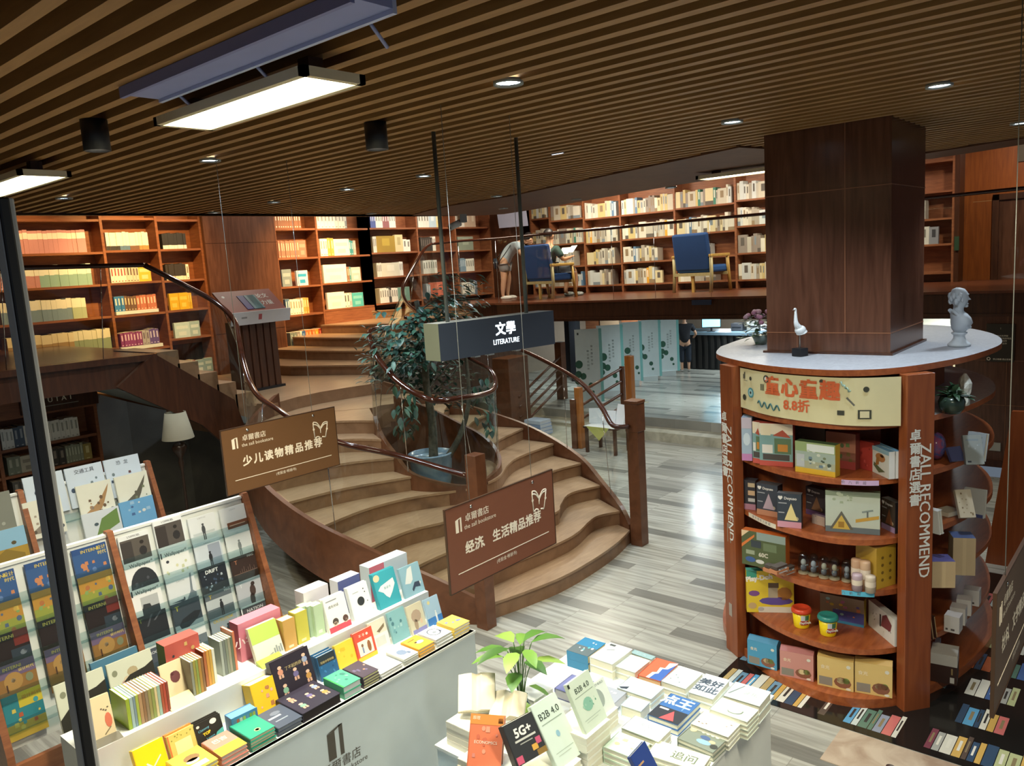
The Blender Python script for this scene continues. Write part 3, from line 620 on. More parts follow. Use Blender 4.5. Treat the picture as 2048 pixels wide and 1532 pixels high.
row(L2, 8.10, 3.084, [('white', '#efece0', 'title', '#9c9684', 3, .05, .29), ('mustard', '#c9a04c', 'title', '#efe0b0', 2, .06, .3), ('cream', '#f1ecdc', 'cover', '#ddd6c2', 1, .34, .28), ('teal', '#3f8f94', 'title', '#d0e0dc', 2, .04, .25), ('grey', '#a8a49a', 'title', '#dcd8cc', 2, .03, .25)], 'on the second shelf of the bay above the short flight', 'mixed pale books')
row(L2, 8.12, 2.638, [('bright white', '#f7f2e2', 'cover', '#efe8d4', 1, .46, .3), ('brown', '#8f6a52', 'title', '#d0b8a0', 1, .05, .26), ('teal', '#4f8f8c', 'title', '#c0d8d0', 1, .04, .25), ('grey', '#b8bab4', 'cover', '#d2d4cc', 1, .2, .24)], 'on the third shelf of the bay above the short flight', 'bright display books')
row(L2, 8.14, 2.2, [('bright white', '#f5f1e4', 'cover', '#ece6d6', 1, .36, .28), ('white', '#e9e6dc', 'title', '#3a3a38', 2, .05, .25), ('grey', '#aeb2ae', 'title', '#d8dad6', 1, .06, .25), ('teal blue', '#4fb0b0', 'cover', '#7cc6c2', 1, .26, .25)], 'on the lowest shelf of the bay above the short flight', 'teal display books')
L3 = bookcase('darker cherry bookcase on the mezzanine left of the corner pilaster', 0, 11.0, 0, [9.14, 10.28, 11.29, 12.3],
              [(2.215, 2.68, 3.11, 3.54, 4.0), (2.25, 2.68, 3.1, 3.54, 4.0), (2.21, 2.673, 3.09, 3.54, 4.0)], MZ, 4.6)
W = lambda n, t, h: ('white', random.choice(('#dcdad0', '#cfcdc2', '#e2ded0')), 'title', '#7d7a70', n, t, h)
Gm = WALLMASS
row(L3, 9.2, 3.54, [('b', '#4f5f9c', 'title', '#d0d4e0', 3, .04, .3), W(3, .05, .3), ('r', '#8f5a5c', 'title', '#e0d0cc', 3, .05, .29), W(3, .05, .3)], '', '', mass=Gm)
row(L3, 9.22, 3.11, [W(2, .04, .28), ('y', '#9c7f2c', 'cover', '#b49838', 1, .42, .29), ('c', '#d0c090', 'cover', '#b0a070', 1, .2, .3), W(2, .09, .22)], '', '', mass=Gm)
row(L3, 9.26, 2.68, [W(3, .035, .25), ('c', '#ccc8b4', 'cover', '#d8d4c2', 1, .4, .25), W(2, .04, .26)], '', '', mass=Gm)
row(L3, 9.28, 2.215, [W(4, .05, .26), ('k', '#4a4844', 'title', '#d8d4c8', 2, .03, .27), W(3, .05, .26), ('g', '#6f9484', 'cover', '#84a898', 1, .3, .26)], '', '', mass=Gm)
row(L3, 10.34, 3.54, [W(4, .07, .3), ('b', '#b8cdd8', 'cover', '#dbe6ea', 1, .2, .3), ('y', '#e0cf8c', 'title', '#f0e8c0', 2, .05, .3)], '', '', mass=Gm)
row(L3, 10.36, 3.1, [('k', '#3c3630', 'title', '#6a6058', 6, .05, .26), W(2, .04, .27)], '', '', mass=Gm)
row(L3, 10.38, 2.68, [W(6, .06, .25)], '', '', mass=Gm)
row(L3, 10.42, 2.25, [('g', '#8f989c', 'title', '#c8ccd0', 2, .05, .24), ('r', '#c4654c', 'cover', '#d27a60', 1, .36, .27)], '', '', mass=Gm)
row(L3, 11.34, 3.54, [W(3, .08, .28), ('c', '#c0a890', 'cover', '#d8c8b0', 2, .16, .28)], '', '', mass=Gm)
row(L3, 11.36, 3.09, [('g', '#8c9484', 'cover', '#a4ac9a', 1, .46, .27)], '', '', mass=Gm)
row(L3, 11.38, 2.673, [('b', '#7d94a4', 'title', '#c8d4da', 4, .04, .26), W(4, .06, .25)], '', '', mass=Gm)
row(L3, 11.40, 2.21, [W(5, .07, .25), ('s', '#6a7480', 'title', '#b0b8c0', 2, .04, .24)], '', '', mass=Gm)
# the long right-hand bookcase, seen across the mezzanine
R1 = bookcase('long dark cherry bookcase along the mezzanine behind the blue armchairs', 13.0, 10.5, -90, [0, .5, 1.34, 2.18, 3.33, 4.49, 5.7, 6.75],
              [(2.25, 2.65, 3.14, 3.65), (2.25, 2.65, 3.1, 3.575), (2.25, 2.65, 3.07, 3.54), (2.25, 2.66, 3.09, 3.545), (2.25, 2.68, 3.1, 3.56), (2.25, 2.7, 3.157, 3.59), (2.25, 2.72, 3.16, 3.6)], MZ, 4.6)
pal = ['#d8d2c0', '#cfc9b8', '#c4bca8', '#e0dccb', '#b9b2a2', '#a39a8a', '#d6c79c', '#c9b47a', '#8f8378', '#c8ccc8']
ups = [0, .5, 1.34, 2.18, 3.33, 4.49, 5.7, 6.75]
zs = [(2.25, 2.65, 3.14, 3.65), (2.25, 2.65, 3.1, 3.575), (2.25, 2.65, 3.07, 3.54), (2.25, 2.66, 3.09, 3.545), (2.25, 2.68, 3.1, 3.56), (2.25, 2.7, 3.157, 3.59), (2.25, 2.72, 3.16, 3.6)]
for i in range(7):
    for j, z in enumerate(zs[i]):
        w = ups[i+1]-ups[i]-.09; fill = (w if j > 1 else w*random.uniform(.6, .92)); runs = []; u = 0
        while u < fill-.05:
            t = random.choice((.035, .045, .05, .06, .07)) if random.random() < .85 else .16
            runs.append(('x', random.choice(pal), random.choice(('title', 'foot', 'title', '')), random.choice(('#5f5850', '#8f7a5c', '#7c8890')), 1, t, random.uniform(.23, .31))); u += t
            if random.random() < .04: runs.append(('x', random.choice(('#e0a030', '#5f7f9c', '#b0503c', '#3f7f6c')), 'title', '#e8e0d0', 1, .05, .29)); u += .05
        row(R1, ups[i]+.03, z, runs, '', '', depth=.2, mass=Gm)
R2 = bookcase('short dark bookcase end on the mezzanine right of the wooden column', 13.0, 3.75, -90, [0, 1.06], [(2.25, 2.66, 3.03, 3.42, 3.85)], MZ, 4.6)
MB().box(1.08, -.02, MZ, 1.14, .3, 4.6, DARKW).done('end_post', R2)
row(R2, .5, 3.03, [W(3, .06, .28)], '', '', mass=Gm); row(R2, .45, 2.66, [W(2, .14, .26), ('k', '#8a8c92', 'title', '#3c3c40', 1, .12, .26)], '', '', mass=Gm)
tag(WALLMASS.done('books'), 'rows of mostly white books filling the far mezzanine bookcases', 'books')['kind'] = 'stuff'
# low bookcase under the gallery
bz1, bz2 = (3.361,9.400,1.160)[2], (3.322,9.400,0.877)[2]
L4 = bookcase('low cherry bookcase under the gallery with a dark sign box on top', 0, 9.4, 0, [1.75, 2.62, 3.62], [(bz2-.28, bz2, bz1, 1.5), (bz2-.28, bz2, bz1, 1.5)], 0, 1.62, .28)
MB().box(1.7, -.02, 1.5, 3.66, .28, 1.74, CHERRYX).done('header', L4)
t = tag(MB().box(2.86, 9.33, 1.50, 3.64, 9.38, 1.68, DARKW).done('shelf_sign'), 'dark sign box over the low bookcase under the gallery', 'sign')
b = MB(); M = TR(3.25, 9.328, 1.6, 0, 90); b.text('U T A T', 0, .02, 0, .075, IVORY, M, .02); b.box(-.18, -.045, 0, .18, -.037, .001, paint('#8f8a7c'), M); b.done('lettering', t)
row(L4, 2.66, bz1, [('white', '#e8eef0', 'title', '#aab4b8', 3, .04, .22), ('slate blue', '#51637c', 'title', '#a8b4c4', 2, .05, .22), ('white', '#f1f1ec', 'title', '#c0c4c4', 4, .045, .22), ('grey', '#74787c', 'title', '#b8bcc0', 1, .03, .22), ('pale cream', '#f2f0e6', 'title', '#b0b0a4', 7, .045, .22)], 'on the top shelf under the gallery', 'low bookcase top row')
row(L4, 2.68, bz2, [('grey green', '#7c8478', 'title', '#b0b4a8', 2, .06, .2), ('pale', '#b8b4a6', 'cover', '#8f8b80', 1, .16, .18), ('purple and white', '#cfcac0', 'foot', '#7a6a9c', 1, .14, .17), ('dark', '#3f3a34', 'title', '#8f8578', 2, .07, .19), ('olive grey', '#8f9480', 'title', '#c0c4ae', 6, .03, .2), ('mustard', '#a08c4c', 'title', '#d4c890', 1, .09, .19)], 'on the middle shelf under the gallery', 'low bookcase middle row')
row(L4, 2.70, bz2-.28, [('dark grey', '#5c5a58', 'title', '#9a9690', 4, .07, .2), ('brick', '#7c3f34', 'title', '#c08f80', 2, .06, .2), ('steel', '#6f7880', 'title', '#a8b0b4', 4, .06, .21)], 'on the lowest visible shelf under the gallery', 'low bookcase bottom row')
row(L4, 1.8, bz1, [('brown', '#8a6a54', 'title', '#cbb49c', 5, .05, .2)], 'at the left end of the low bookcase', 'low bookcase left end')

# ================================================================ round display island about the column
RIM = smooth([(5.5, 2.68, 0), (5.09, 2.51, 0), (4.79, 2.20, 0), (4.60, 1.87, 0), (4.555, 1.52, 0), (4.72, 1.25, 0), (5.14, 1.05, 0), (5.59, .955, 0), (6.02, .945, 0), (6.52, 1.08, 0), (6.97, 1.36, 0), (7.18, 1.70, 0), (7.1, 2.15, 0), (6.75, 2.55, 0), (6.2, 2.74, 0), (5.5, 2.68, 0)], 6)[:-1]
RC = (5.86, 1.84)
def rim(k=1.0, d=0.0):
    o = []
    for x, y, _ in RIM:
        v = Vector((x-RC[0], y-RC[1])); l = v.length; v *= (l*k-d)/l; o.append((RC[0]+v.x, RC[1]+v.y))
    return o
DW = wood('display_shelf_wood', '#8a4526', '#b5673a', (2, 12, 12), .32)
DWP = wood('display_pillar_wood', '#7a3d22', '#9c562f', (9, 9, .8), .32)
TOPG = marble('grey_counter_top', '#a7aab0', '#b8bbc0', 30, .4)
D = thing('display_island', 'round cherry display island of shelves built around the wooden column', 'display shelf', (RC[0], RC[1], 0))
def dp(o): o.parent = D; o.matrix_parent_inverse = Matrix.Translation((-RC[0], -RC[1], 0)); return o
LV = {'A': 1.73, 'B': 1.402, 'C': 1.04, 'D': .728, 'E': .36, 'F': .06}
dp(MB().prism(rim(), 2.01, 2.046, DW, TOPG).done('countertop'))
for q, z in LV.items():
    dp(MB().prism(rim(1, .03 if q != 'F' else .0), z-.034 if q != 'F' else .0, z, DW, TOPG if q == 'A' else None).done('shelf'))
core = [(5.02, 2.30), (4.98, 1.62), (5.05, 1.42), (5.3, 1.36), (6.2, 1.32), (6.6, 1.55), (6.72, 1.95), (6.4, 2.35), (5.5, 2.38)]
dp(MB().prism(core, 0, 2.0, DWP).done('back_panel'))
def pillar(a, b_, nm):
    """upright board on the rim from point a to point b, lettered on its outer face"""
    a, b_ = Vector(a), Vector(b_); d = (b_-a); w = d.length; d.normalize(); n = Vector((d.y, -d.x))
    if n.dot(Vector(RC)-a) > 0: n = -n
    rz = math.degrees(math.atan2(d.y, d.x))
    p = dp(MB().box(0, -.012, 0, w, .06, 2.01, DWP, TR(a.x, a.y, 0, rz)).done('pillar', bev=.003))
    return p, TR(a.x, a.y, 0, rz, 90), w
WHT = paint('#e6e9e6', .5)
def column_text(M, w, side):
    b = MB()
    for i, ch in enumerate('卓爾書店選書'[:6]): b.text(ch, w*.3, 1.66-.075*i, .014, .072, WHT, M, .03)
    b.text('ZALL RECOMMEND', w*.66, 1.215, .014, .098, WHT, M, .02, -90, .92)
    return b
p1, M1, w1 = pillar((4.70, 1.19), (4.835, 1.082), 'mid')
tx = column_text(M1, w1, 0); dp(tx.done('lettering'))
p2, M2, w2 = pillar((4.865, 2.37), (4.775, 2.245), 'left')
tx = column_text(M2, w2, 1); tx.box(w2*.35, .80, .012, w2*.65, .93, .014, paint('#9a8a7c'), M2); tx.box(w2*.42, .80, .0135, w2*.58, .90, .0145, DWP, M2); tx.box(w2*.35, .27, .012, w2*.6, .36, .014, paint('#a0968c'), M2); dp(tx.done('lettering'))
for a, c in (((6.9, 2.38), (6.78, 2.5)), ((7.12, 1.6), (7.05, 1.48))): pillar(a, c, 'back')
# partition boards behind the lettered pillars
b = MB()
for a, c in (((4.86, 1.16), (5.25, 1.45)), ((4.92, 2.36), (5.15, 2.2))):
    d = Vector(c)-Vector(a); b.box(0, -.012, 0, d.length, .012, 2.0, DWP, TR(a[0], a[1], 0, math.degrees(math.atan2(d.y, d.x))))
dp(b.done('partition'))
# curved promotion banner, flat artwork wrapped round the rim between the pillars
PATH = [Vector(p) for p in smooth([(4.80, 2.21, 0), (4.66, 2.0, 0), (4.59, 1.80, 0), (4.562, 1.55, 0), (4.60, 1.38, 0), (4.70, 1.215, 0)], 8)]
SEG = [0]
for i in range(1, len(PATH)): SEG.append(SEG[-1]+(PATH[i]-PATH[i-1]).length)
BL = SEG[-1]
def wrap(mb, off):
    for i, (u, v, w) in enumerate(mb.v):
        u = min(max(u, 0), BL-1e-4); k = max(j for j in range(len(SEG)-1) if SEG[j] <= u); t = (u-SEG[k])/(SEG[k+1]-SEG[k])
        p = PATH[k].lerp(PATH[k+1], t); d = (PATH[k+1]-PATH[k]).normalized()
        mb.v[i] = (p.x+d.y*(w+off), p.y-d.x*(w+off), v)
    return mb
# PATH runs from left to right as seen, so its right-hand normal points outward
bn = thing('promotion_banner', 'cream promotion banner with orange characters curving under the island countertop', 'banner', (4.6, 1.7, 1.7))
def bp(o): o.parent = bn; o.matrix_parent_inverse = Matrix.Translation((-4.6, -1.7, -1.7)); return o
b = MB(); CR = paint('#e6dfb4', .6); N = 40
for i in range(N):
    u0, u1 = BL*i/N, BL*(i+1)/N; lo = lambda u: 1.742-.022*(u/BL)
    b.quad((u0, lo(u0), 0), (u1, lo(u1), 0), (u1, 2.0, 0), (u0, 2.0, 0), CR)
    b.quad((u1, lo(u1), -.003), (u0, lo(u0), -.003), (u0, 2.0, -.003), (u1, 2.0, -.003), CR)
bp(wrap(b, -.002).done('sheet'))
b = MB(); OR = paint('#dd6a3c', .55); DK = paint('#3f4238', .6); BLU = paint('#4f9fb0', .55); GR = paint('#6f6f68', .6)
def U(px): return (px-1465)/(1818-1465)*BL
for i, ch in enumerate('童心童趣'): b.text(ch, BL*(.31+.114*i), 1.915, .002, .118, OR, None, .045)
b.text('8.8折', BL*.465, 1.815, .002, .078, OR, None, .03)
b.text('ıl', BL*.05, 1.955, .002, .06, DK, None, .04); b.box(BL*.045, 1.925, .001, BL*.085, 1.928, .002, GR)
for u, v, r in ((.12, 1.945, .013), (.61, 1.975, .013), (.83, 1.935, .016), (.05, 1.815, .02)): b.disc(BL*u, v, .002, r, DK)
b.disc(BL*.265, 1.96, .002, .024, DK, r0=.62); b.disc(BL*.265, 1.96, .0015, .015, WHITE)
b.disc(BL*.12, 1.855, .002, .032, BLU); b.disc(BL*.12, 1.855, .0025, .022, paint('#a9d4d8')); b.disc(BL*.12, 1.855, .003, .009, DK)
for k in range(3): b.box(BL*.218+.012*k, 1.885, .001, BL*.218+.012*k+.005, 1.925, .002, DK)
wv = [(BL*(.19+.17*i/24), 1.80+.018*math.sin(i*.95)-.012*i/24, .002) for i in range(25)]
b.tube(wv, .005, paint('#3a6f74'), 4); b.tube([(BL*(.705+.05*i/12), 1.975-.055*i/12+.01*math.sin(i*1.7), .002) for i in range(13)], .004, paint('#a6c8c0'), 4)
b.box(-.03, -.005, .001, .03, .005, .002, GR, TR(BL*.755, 1.865, 0) @ Matrix.Rotation(R_(-48), 4, 'Z')); b.box(BL*.69, 1.785, .001, BL*.725, 1.812, .002, DK)
b.box(BL*.79, 1.765, .001, BL*.855, 1.817, .0016, DK); b.box(BL*.80, 1.772, .001, BL*.845, 1.81, .002, paint('#e3ddb8'))
bp(wrap(b, .0005).done('artwork'))
# price strips on the shelf edges
def strip(u0, u1, z, h, label):
    b = MB()
    for i in range(10):
        a, c = BL*(u0+(u1-u0)*i/10), BL*(u0+(u1-u0)*(i+1)/10); b.quad((a, z-.032, 0), (c, z-.032, 0), (c, z-.002, 0), (a, z-.002, 0), paint(h, .6))
    for i in range(7): b.text('春夏大赏八折', 0, 0, 0, .001, BLACK) if False else b.text('新年特价八折起'[i], BL*(u0+(u1-u0)*(.2+.1*i)), z-.017, .0006, .02, paint('#6a6a78'), None, .01)
    wrap(b, -.024); return tag(b.done('price_strip'), label, 'label strip')
strip(.53, .90, LV['B'], '#cfb2dc', 'lilac price strip on the shelf edge under the toy dinosaur boxes')
strip(.03, .30, LV['C'], '#dcd6c4', 'cream price strip on the left shelf edge under the small dark boxes')
strip(.47, .88, LV['D'], '#59b8dc', 'light blue price strip on the shelf edge above the dough tubs')
# ---- boxed toys: (x, y, z, rot, w, h, lean) from the front bottom edge
def carton(name, label, g, depth, face, side, top=None, deco=None, group=None, cat='toy box', lean=None):
    x, y, z, rz, w, h, l = g; M = TR(x, y, z+.001, rz)
    if (lean or l) < 89: M = M @ Matrix.Rotation(R_(-(90-(lean or l))), 4, 'X')
    o = thing(name, label, cat, group=group, M=M)
    b = MB(); b.box(0, 0, 0, w, depth, h, paint(side, .5), None, paint(top or side, .5)); b.quad((0, -.001, 0), (w, -.001, 0), (w, -.001, h), (0, -.001, h), paint(face, .45)); b.done('carton', o)
    if deco:
        d = MB(); Mf = Matrix(((w, 0, 0, 0), (0, 0, -1, -.0015), (0, h, 0, 0), (0, 0, 0, 1)))
        deco(d, Mf, w, h); d.done('printed_front', o)
    return o
def blob(d, M, x, y, rx, ry, c, n=10, rnd=0): d.disc(x, y, .0004, rx, paint(c), ry, n, M)
def rect(d, M, x0, y0, x1, y1, c, z=.0003): d.quad((x0, y0, z), (x1, y0, z), (x1, y1, z), (x0, y1, z), paint(c), M)
def tri(d, M, pts, c, z=.0005): d.add([(p[0], p[1], z) for p in pts], [tuple(range(len(pts)))], paint(c), M)
def txt(d, M, s, x, y, size, c, w, h, bold=.02, rot=0):
    M2 = M @ Matrix.Diagonal((1/w, 1/h, 1, 1)); d.text(s, x*w, y*h, .0006, size*h, paint(c), M2, bold, rot)
def confetti(seed, cols, n=14, y0=.1, y1=.9, r=.12):
    def f(d, M, w, h):
        q = random.Random(seed)
        for i in range(n):
            x, y = q.uniform(.12, .88), q.uniform(y0, y1); s = q.uniform(.4, 1)*r; z = .0004+.00006*i; c = paint(q.choice(cols)); k = q.random()
            if k < .55: d.disc(x, y, z, s*.6, c, s*.7*w/h if h > w else s*.6, 8, M)
            else: d.quad((x-s*.6, y-s*.5, z), (x+s*.6, y-s*.5, z), (x+s*.5, y+s*.5, z), (x-s*.5, y+s*.5, z), c, M)
    return f
def both(*fs):
    def f(d, M, w, h):
        for q in fs: q(d, M, w, h)
    return f
G = LV
# shelf B
carton('toy_box', 'pale blue and pink box at the far left of the upper toy shelf', (4.736,2.178,1.402,-74.899,0.065,0.284,90), .1, '#a9bfd4', '#8fa6bc', deco=lambda d, M, w, h: (rect(d, M, 0, 0, 1, .16, '#c98ac0'), rect(d, M, 0, .75, 1, 1, '#c9c0d0'), blob(d, M, .5, .5, .35, .15, '#cfe0ec')))
hs = lambda d, M, w, h: (rect(d, M, 0, 0, 1, .12, '#c4564c'), rect(d, M, 0, .12, 1, .75, '#7fa6a8'), rect(d, M, .04, .72, .34, .96, '#e8dcc0', .0005), blob(d, M, .2, .82, .1, .09, '#7a5238'), tri(d, M, [(.4, .72), (.95, .68), (.7, .86)], '#b0503c'), rect(d, M, .45, .3, .95, .66, '#5f7a5c', .0006), rect(d, M, .55, .35, .85, .52, '#c98a3c', .0008), rect(d, M, .08, .3, .4, .5, '#e4e2dc', .0007), rect(d, M, .1, .14, .9, .28, '#4f4a48', .0007))
carton('toy_box', 'narrow house toy box tucked behind the larger house box', (4.719,2.096,1.402,-101.689,0.059,0.268,90), .05, '#e6dcc8', '#b8574c', deco=hs)
carton('toy_box', 'large house toy box with red roof and family photos', (4.681,2.034,1.402,-80.584,0.202,0.27,90), .06, '#e6dcc8', '#c4564c', deco=hs)
carton('toy_box', 'dark box standing behind the green and yellow landscape box', (4.919,1.895,1.402,-95.412,0.191,0.216,90), .06, '#4a4038', '#332c28', deco=confetti(3, ['#6a5c4c', '#5a5048'], 6))
carton('toy_box', 'dusky pink box with green plants behind the landscape box', (4.834,1.676,1.402,-97.779,0.185,0.22,90), .06, '#a4705c', '#7c3f38', deco=lambda d, M, w, h: (rect(d, M, 0, 0, 1, .22, '#c25a56'), confetti(4, ['#5f7a4a', '#8a7a4c', '#4a5a3c'], 9, .25, .7)(d, M, w, h)))
carton('toy_box', 'wide landscape puzzle box with yellow base and green edge', (4.632,1.789,1.402,-96.723,0.248,0.192,90), .06, '#a9bcb4', '#d8b83c', '#4c6a48', deco=lambda d, M, w, h: (rect(d, M, 0, 0, 1, .17, '#e0b838'), rect(d, M, 0, .17, 1, .4, '#b0b49a'), rect(d, M, 0, .7, 1, 1, '#9ab07c'), rect(d, M, .3, .72, .98, .95, '#e4ecec', .0005), confetti(5, ['#6f8a9c', '#c8d4cc', '#7f8a6c', '#4c5c50', '#d4dcd0'], 18, .25, .75, .09)(d, M, w, h), rect(d, M, .04, .2, .24, .6, '#c0c8d0', .0012), blob(d, M, .16, .42, .06, .14, '#34424c')))
carton('toy_box', 'red box deep in the shelf behind the dinosaur boxes', (4.871,1.498,1.402,-114.362,0.116,0.174,90), .05, '#a83c34', '#7c2c28', deco=confetti(6, ['#c4564c', '#8a2c28'], 6))
dn = lambda d, M, w, h: (rect(d, M, 0, .85, 1, 1, '#8fb4c4'), blob(d, M, .66, .66, .2, .16, '#b07848'), blob(d, M, .72, .74, .08, .06, '#3a2c24'), tri(d, M, [(.4, .42), (.6, .3), (.85, .2), (.6, .08), (.38, .28)], '#5f6a4c'), tri(d, M, [(.5, .6), (.62, .68), (.6, .38), (.46, .3)], '#a0703c', .0007))
g1 = (4.889,1.463,1.402,-135.153,0.265,0.16,90)
carton('toy_box', 'white dinosaur toy box with blue spine, left of its twin', g1, .035, '#d8dcd8', '#dfe6ea', '#6fa4cc', dn)
carton('toy_box', 'white dinosaur toy box with blue spine, right of its twin', (g1[0]+.028, g1[1]-.028, g1[2], g1[3], g1[4], g1[5], 90), .032, '#d8dcd8', '#dfe6ea', '#6fa4cc', dn)
# shelf C: small dark craft boxes
def craft(c2, c3='#e8d89a'): return lambda d, M, w, h: (rect(d, M, 0, 0, 1, .18, c2), txt(d, M, '♥ Doyuso', .42, .86, .11, '#e8e6e4', w, h, .03), rect(d, M, .05, .7, .4, .73, '#a8acb4'), rect(d, M, .05, .42, .3, .45, '#a8acb4'), tri(d, M, [(.3, .22), (.85, .22), (.58, .72)], c3), blob(d, M, .8, .28, .09, .06, '#b4a88c'))
carton('craft_box', 'dark craft box seen by its windowed side, leftmost on its shelf', (4.838,2.222,1.04,-83.811,0.083,0.2,90), .07, '#34323a', '#34323a', '#4a4850', lambda d, M, w, h: (rect(d, M, 0, 0, 1, .2, '#b07f94'), rect(d, M, .4, .78, .95, .92, '#c8b494', .0005), rect(d, M, .4, .5, .95, .66, '#cfae8c', .0005), rect(d, M, .4, .28, .95, .4, '#c4c4c4', .0005)), 'dark craft boxes')
carton('craft_box', 'dark craft box with salmon foot and pale pyramid lamp', (4.783,2.104,1.04,-94.338,0.145,0.21,90), .07, '#3c4250', '#34323a', '#5a5a60', craft('#c08a6c', '#b8a4b4'), 'dark craft boxes')
carton('craft_box', 'dark craft box with pink foot and yellow pyramid, foremost on shelf', (4.617,1.899,1.04,-79.007,0.142,0.216,90), .05, '#3a4350', '#34323a', '#6a6c70', craft('#d39aae'), 'dark craft boxes')
carton('craft_box', 'dim craft box with lilac foot behind the foremost one', (4.942,1.842,1.04,-109.549,0.146,0.184,90), .06, '#3f3840', '#302a30', '#4a444c', craft('#6c4f7c', '#7c5a44'), 'dark craft boxes')
carton('small_box', 'tiny cream and purple box on the shelf beside the white model box', (4.781,1.745,1.04,-110.487,0.097,0.058,90), .03, '#b8a498', '#8f7c8c', deco=confetti(8, ['#6c4f7c', '#d0c0b4'], 4), cat='box')
carton('model_box', 'white model box showing a yellow hut and a seaplane', (4.679,1.627,1.04,-75.081,0.299,0.256,90), .05, '#c8d6cc', '#9cb09c', '#7c8f74', lambda d, M, w, h: (rect(d, M, 0, 0, 1, .14, '#6c7c84'), rect(d, M, 0, .88, 1, 1, '#8fa08c'), confetti(9, ['#a9bca4', '#b8c8b4'], 8, .7, .95, .08)(d, M, w, h), tri(d, M, [(.08, .08), (.52, .08), (.3, .52)], '#6a6c64', .001), tri(d, M, [(.13, .08), (.46, .08), (.3, .42)], '#d8bc5c', .0012), rect(d, M, .24, .12, .35, .26, '#a8843c', .0014), tri(d, M, [(.56, .26), (.98, .38), (.98, .46), (.56, .34)], '#cfa64a', .001), tri(d, M, [(.68, .5), (.88, .56), (.87, .6), (.67, .54)], '#8c9c9c', .001), rect(d, M, .76, .4, .79, .54, '#6c7474', .001)))
carton('craft_box', 'dark craft box with lilac foot at the right end of its shelf', (4.9,1.37,1.04,-128.443,0.124,0.19,90), .045, '#4a4038', '#33323a', '#77787a', craft('#a890b8', '#8a5a3c'), 'dark craft boxes')
# shelf D
carton('toy_car_box', 'wide green track box with toy cars and orange corner stripes', (4.668,2.16,0.728,-91.369,0.293,0.232,90), .06, '#55603f', '#c46a2c', '#b85c24', lambda d, M, w, h: (tri(d, M, [(0, .5), (.3, .85), (.3, .92), (0, .6)], '#d87a3c'), tri(d, M, [(0, .8), (.18, 1), (0, 1)], '#e4c8a4'), rect(d, M, .35, .78, 1, 1, '#8fa09c'), rect(d, M, .22, .55, .45, .75, '#3c444c', .0005), rect(d, M, .5, .5, .8, .72, '#6c7c5c', .0005), txt(d, M, '60C', .5, .36, .16, '#c8c4b4', w, h, .05), rect(d, M, .1, .33, .3, .45, '#9aa48c', .0006), blob(d, M, .2, .18, .12, .08, '#3f5f9c'), blob(d, M, .42, .16, .1, .06, '#d0d0cc')))
def toy_car(px, lab):
    x, y, z = px; t = thing('toy_car', lab, 'toy car', (x, y, z), -18, 'small boxed toy cars')
    MB().box(-.055, -.03, 0, .055, .03, .022, paint('#c0825a', .5)).done('tray', t)
    MB().box(-.05, -.026, .022, .05, .026, .045, paint('#4c4440', .4), None, paint('#5c5450', .4)).done('body', t, bev=.008)
    b = MB(); b.quad((-.035, -.031, .004), (.04, -.031, .004), (.04, -.024, .04), (-.035, -.024, .04), paint('#b8c4c8', .4)); b.text('KAR', 0, .02, .0006, .02, BLACK, TR(0, -.031, .002, 0, 80), .03); b.done('windscreen', t)
toy_car((4.664,1.955,0.728), 'small boxed toy car, left one in front of the green track box')
toy_car((4.662,1.864,0.728), 'small boxed toy car, right one in front of the green track box')
toy_car((4.553,1.867,0.775), 'small boxed toy car lying on top of the two others')
BT = glass('bottle_clear', '#dfe4e4', 1.6)
for i, (px, py, cc) in enumerate(((1607, 1147, '#cfd4d8'), (1627, 1151, '#c4d0e4'), (1648, 1156, '#d8d4c4'), (1669, 1159, '#d4ccb4'), (1694, 1163, '#b8c0cc'))):
    pts = {1607: (4.708,1.774,0.728), 1627: (4.709,1.712,0.728), 1648: (4.704,1.646,0.728), 1669: (4.713,1.586,0.728), 1694: (4.721,1.515,0.728)}[px]
    t = thing('clear_bottle', '%s of the five clear capsule bottles with little toys inside, from the left' % ordn(i), 'bottle', pts, -35+9*i, 'five capsule bottles')
    MB().lathe([(.0, .0), (.03, 0), (.032, .012), (.032, .105), (.026, .128), (.014, .14), (0, .143)], BT, 16).done('shell', t)
    MB().lathe([(0, .001), (.031, .001), (.032, .014), (0, .014)], paint('#b8a88c', .4), 16).done('base', t)
    b = MB(); b.ball((0, 0, .075), .017, .015, .022, paint(cc), 10); b.ball((0, 0, .04), .02, .017, .022, paint('#6f7888'), 10); b.tube([(-.016, 0, .05), (.026, -.01, .058)], .005, paint(cc), 6); b.done('figurine', t)
g2 = (5.011,1.546,0.728,-147.212,0.388,0.04,90)
t = carton('gift_box', 'golden gift box with candy tubes on its lids, right end of shelf', (4.685,1.336,0.728,-24.624,0.158,0.252,90), .15, '#cba83c', '#b8963c', '#d4b86c', lambda d, M, w, h: [blob(d, M, .3+.4*(k % 2), .2+.18*(k//2), .07, .04, '#7c6428') for k in range(8)], cat='gift box')
for i, (dx, dy) in enumerate(((-.035, .05), (-.05, .1), (.03-.08, .0), (-.09, .06))):
    b = MB(); hh = .16 if i < 2 else .09; b.lathe([(0, 0), (.03, 0), (.03, hh), (.027, hh+.01), (0, hh+.012)], paint(('#cfae90', '#c8a488', '#cfc2b0', '#b8a4b0')[i], .25), 14, TR(dx, dy, 0)); b.lathe([(.0305, hh*.4), (.0305, hh*.75)], paint('#e2d6c6', .3), 14, TR(dx, dy, 0)); b.done('candy_tube', t)
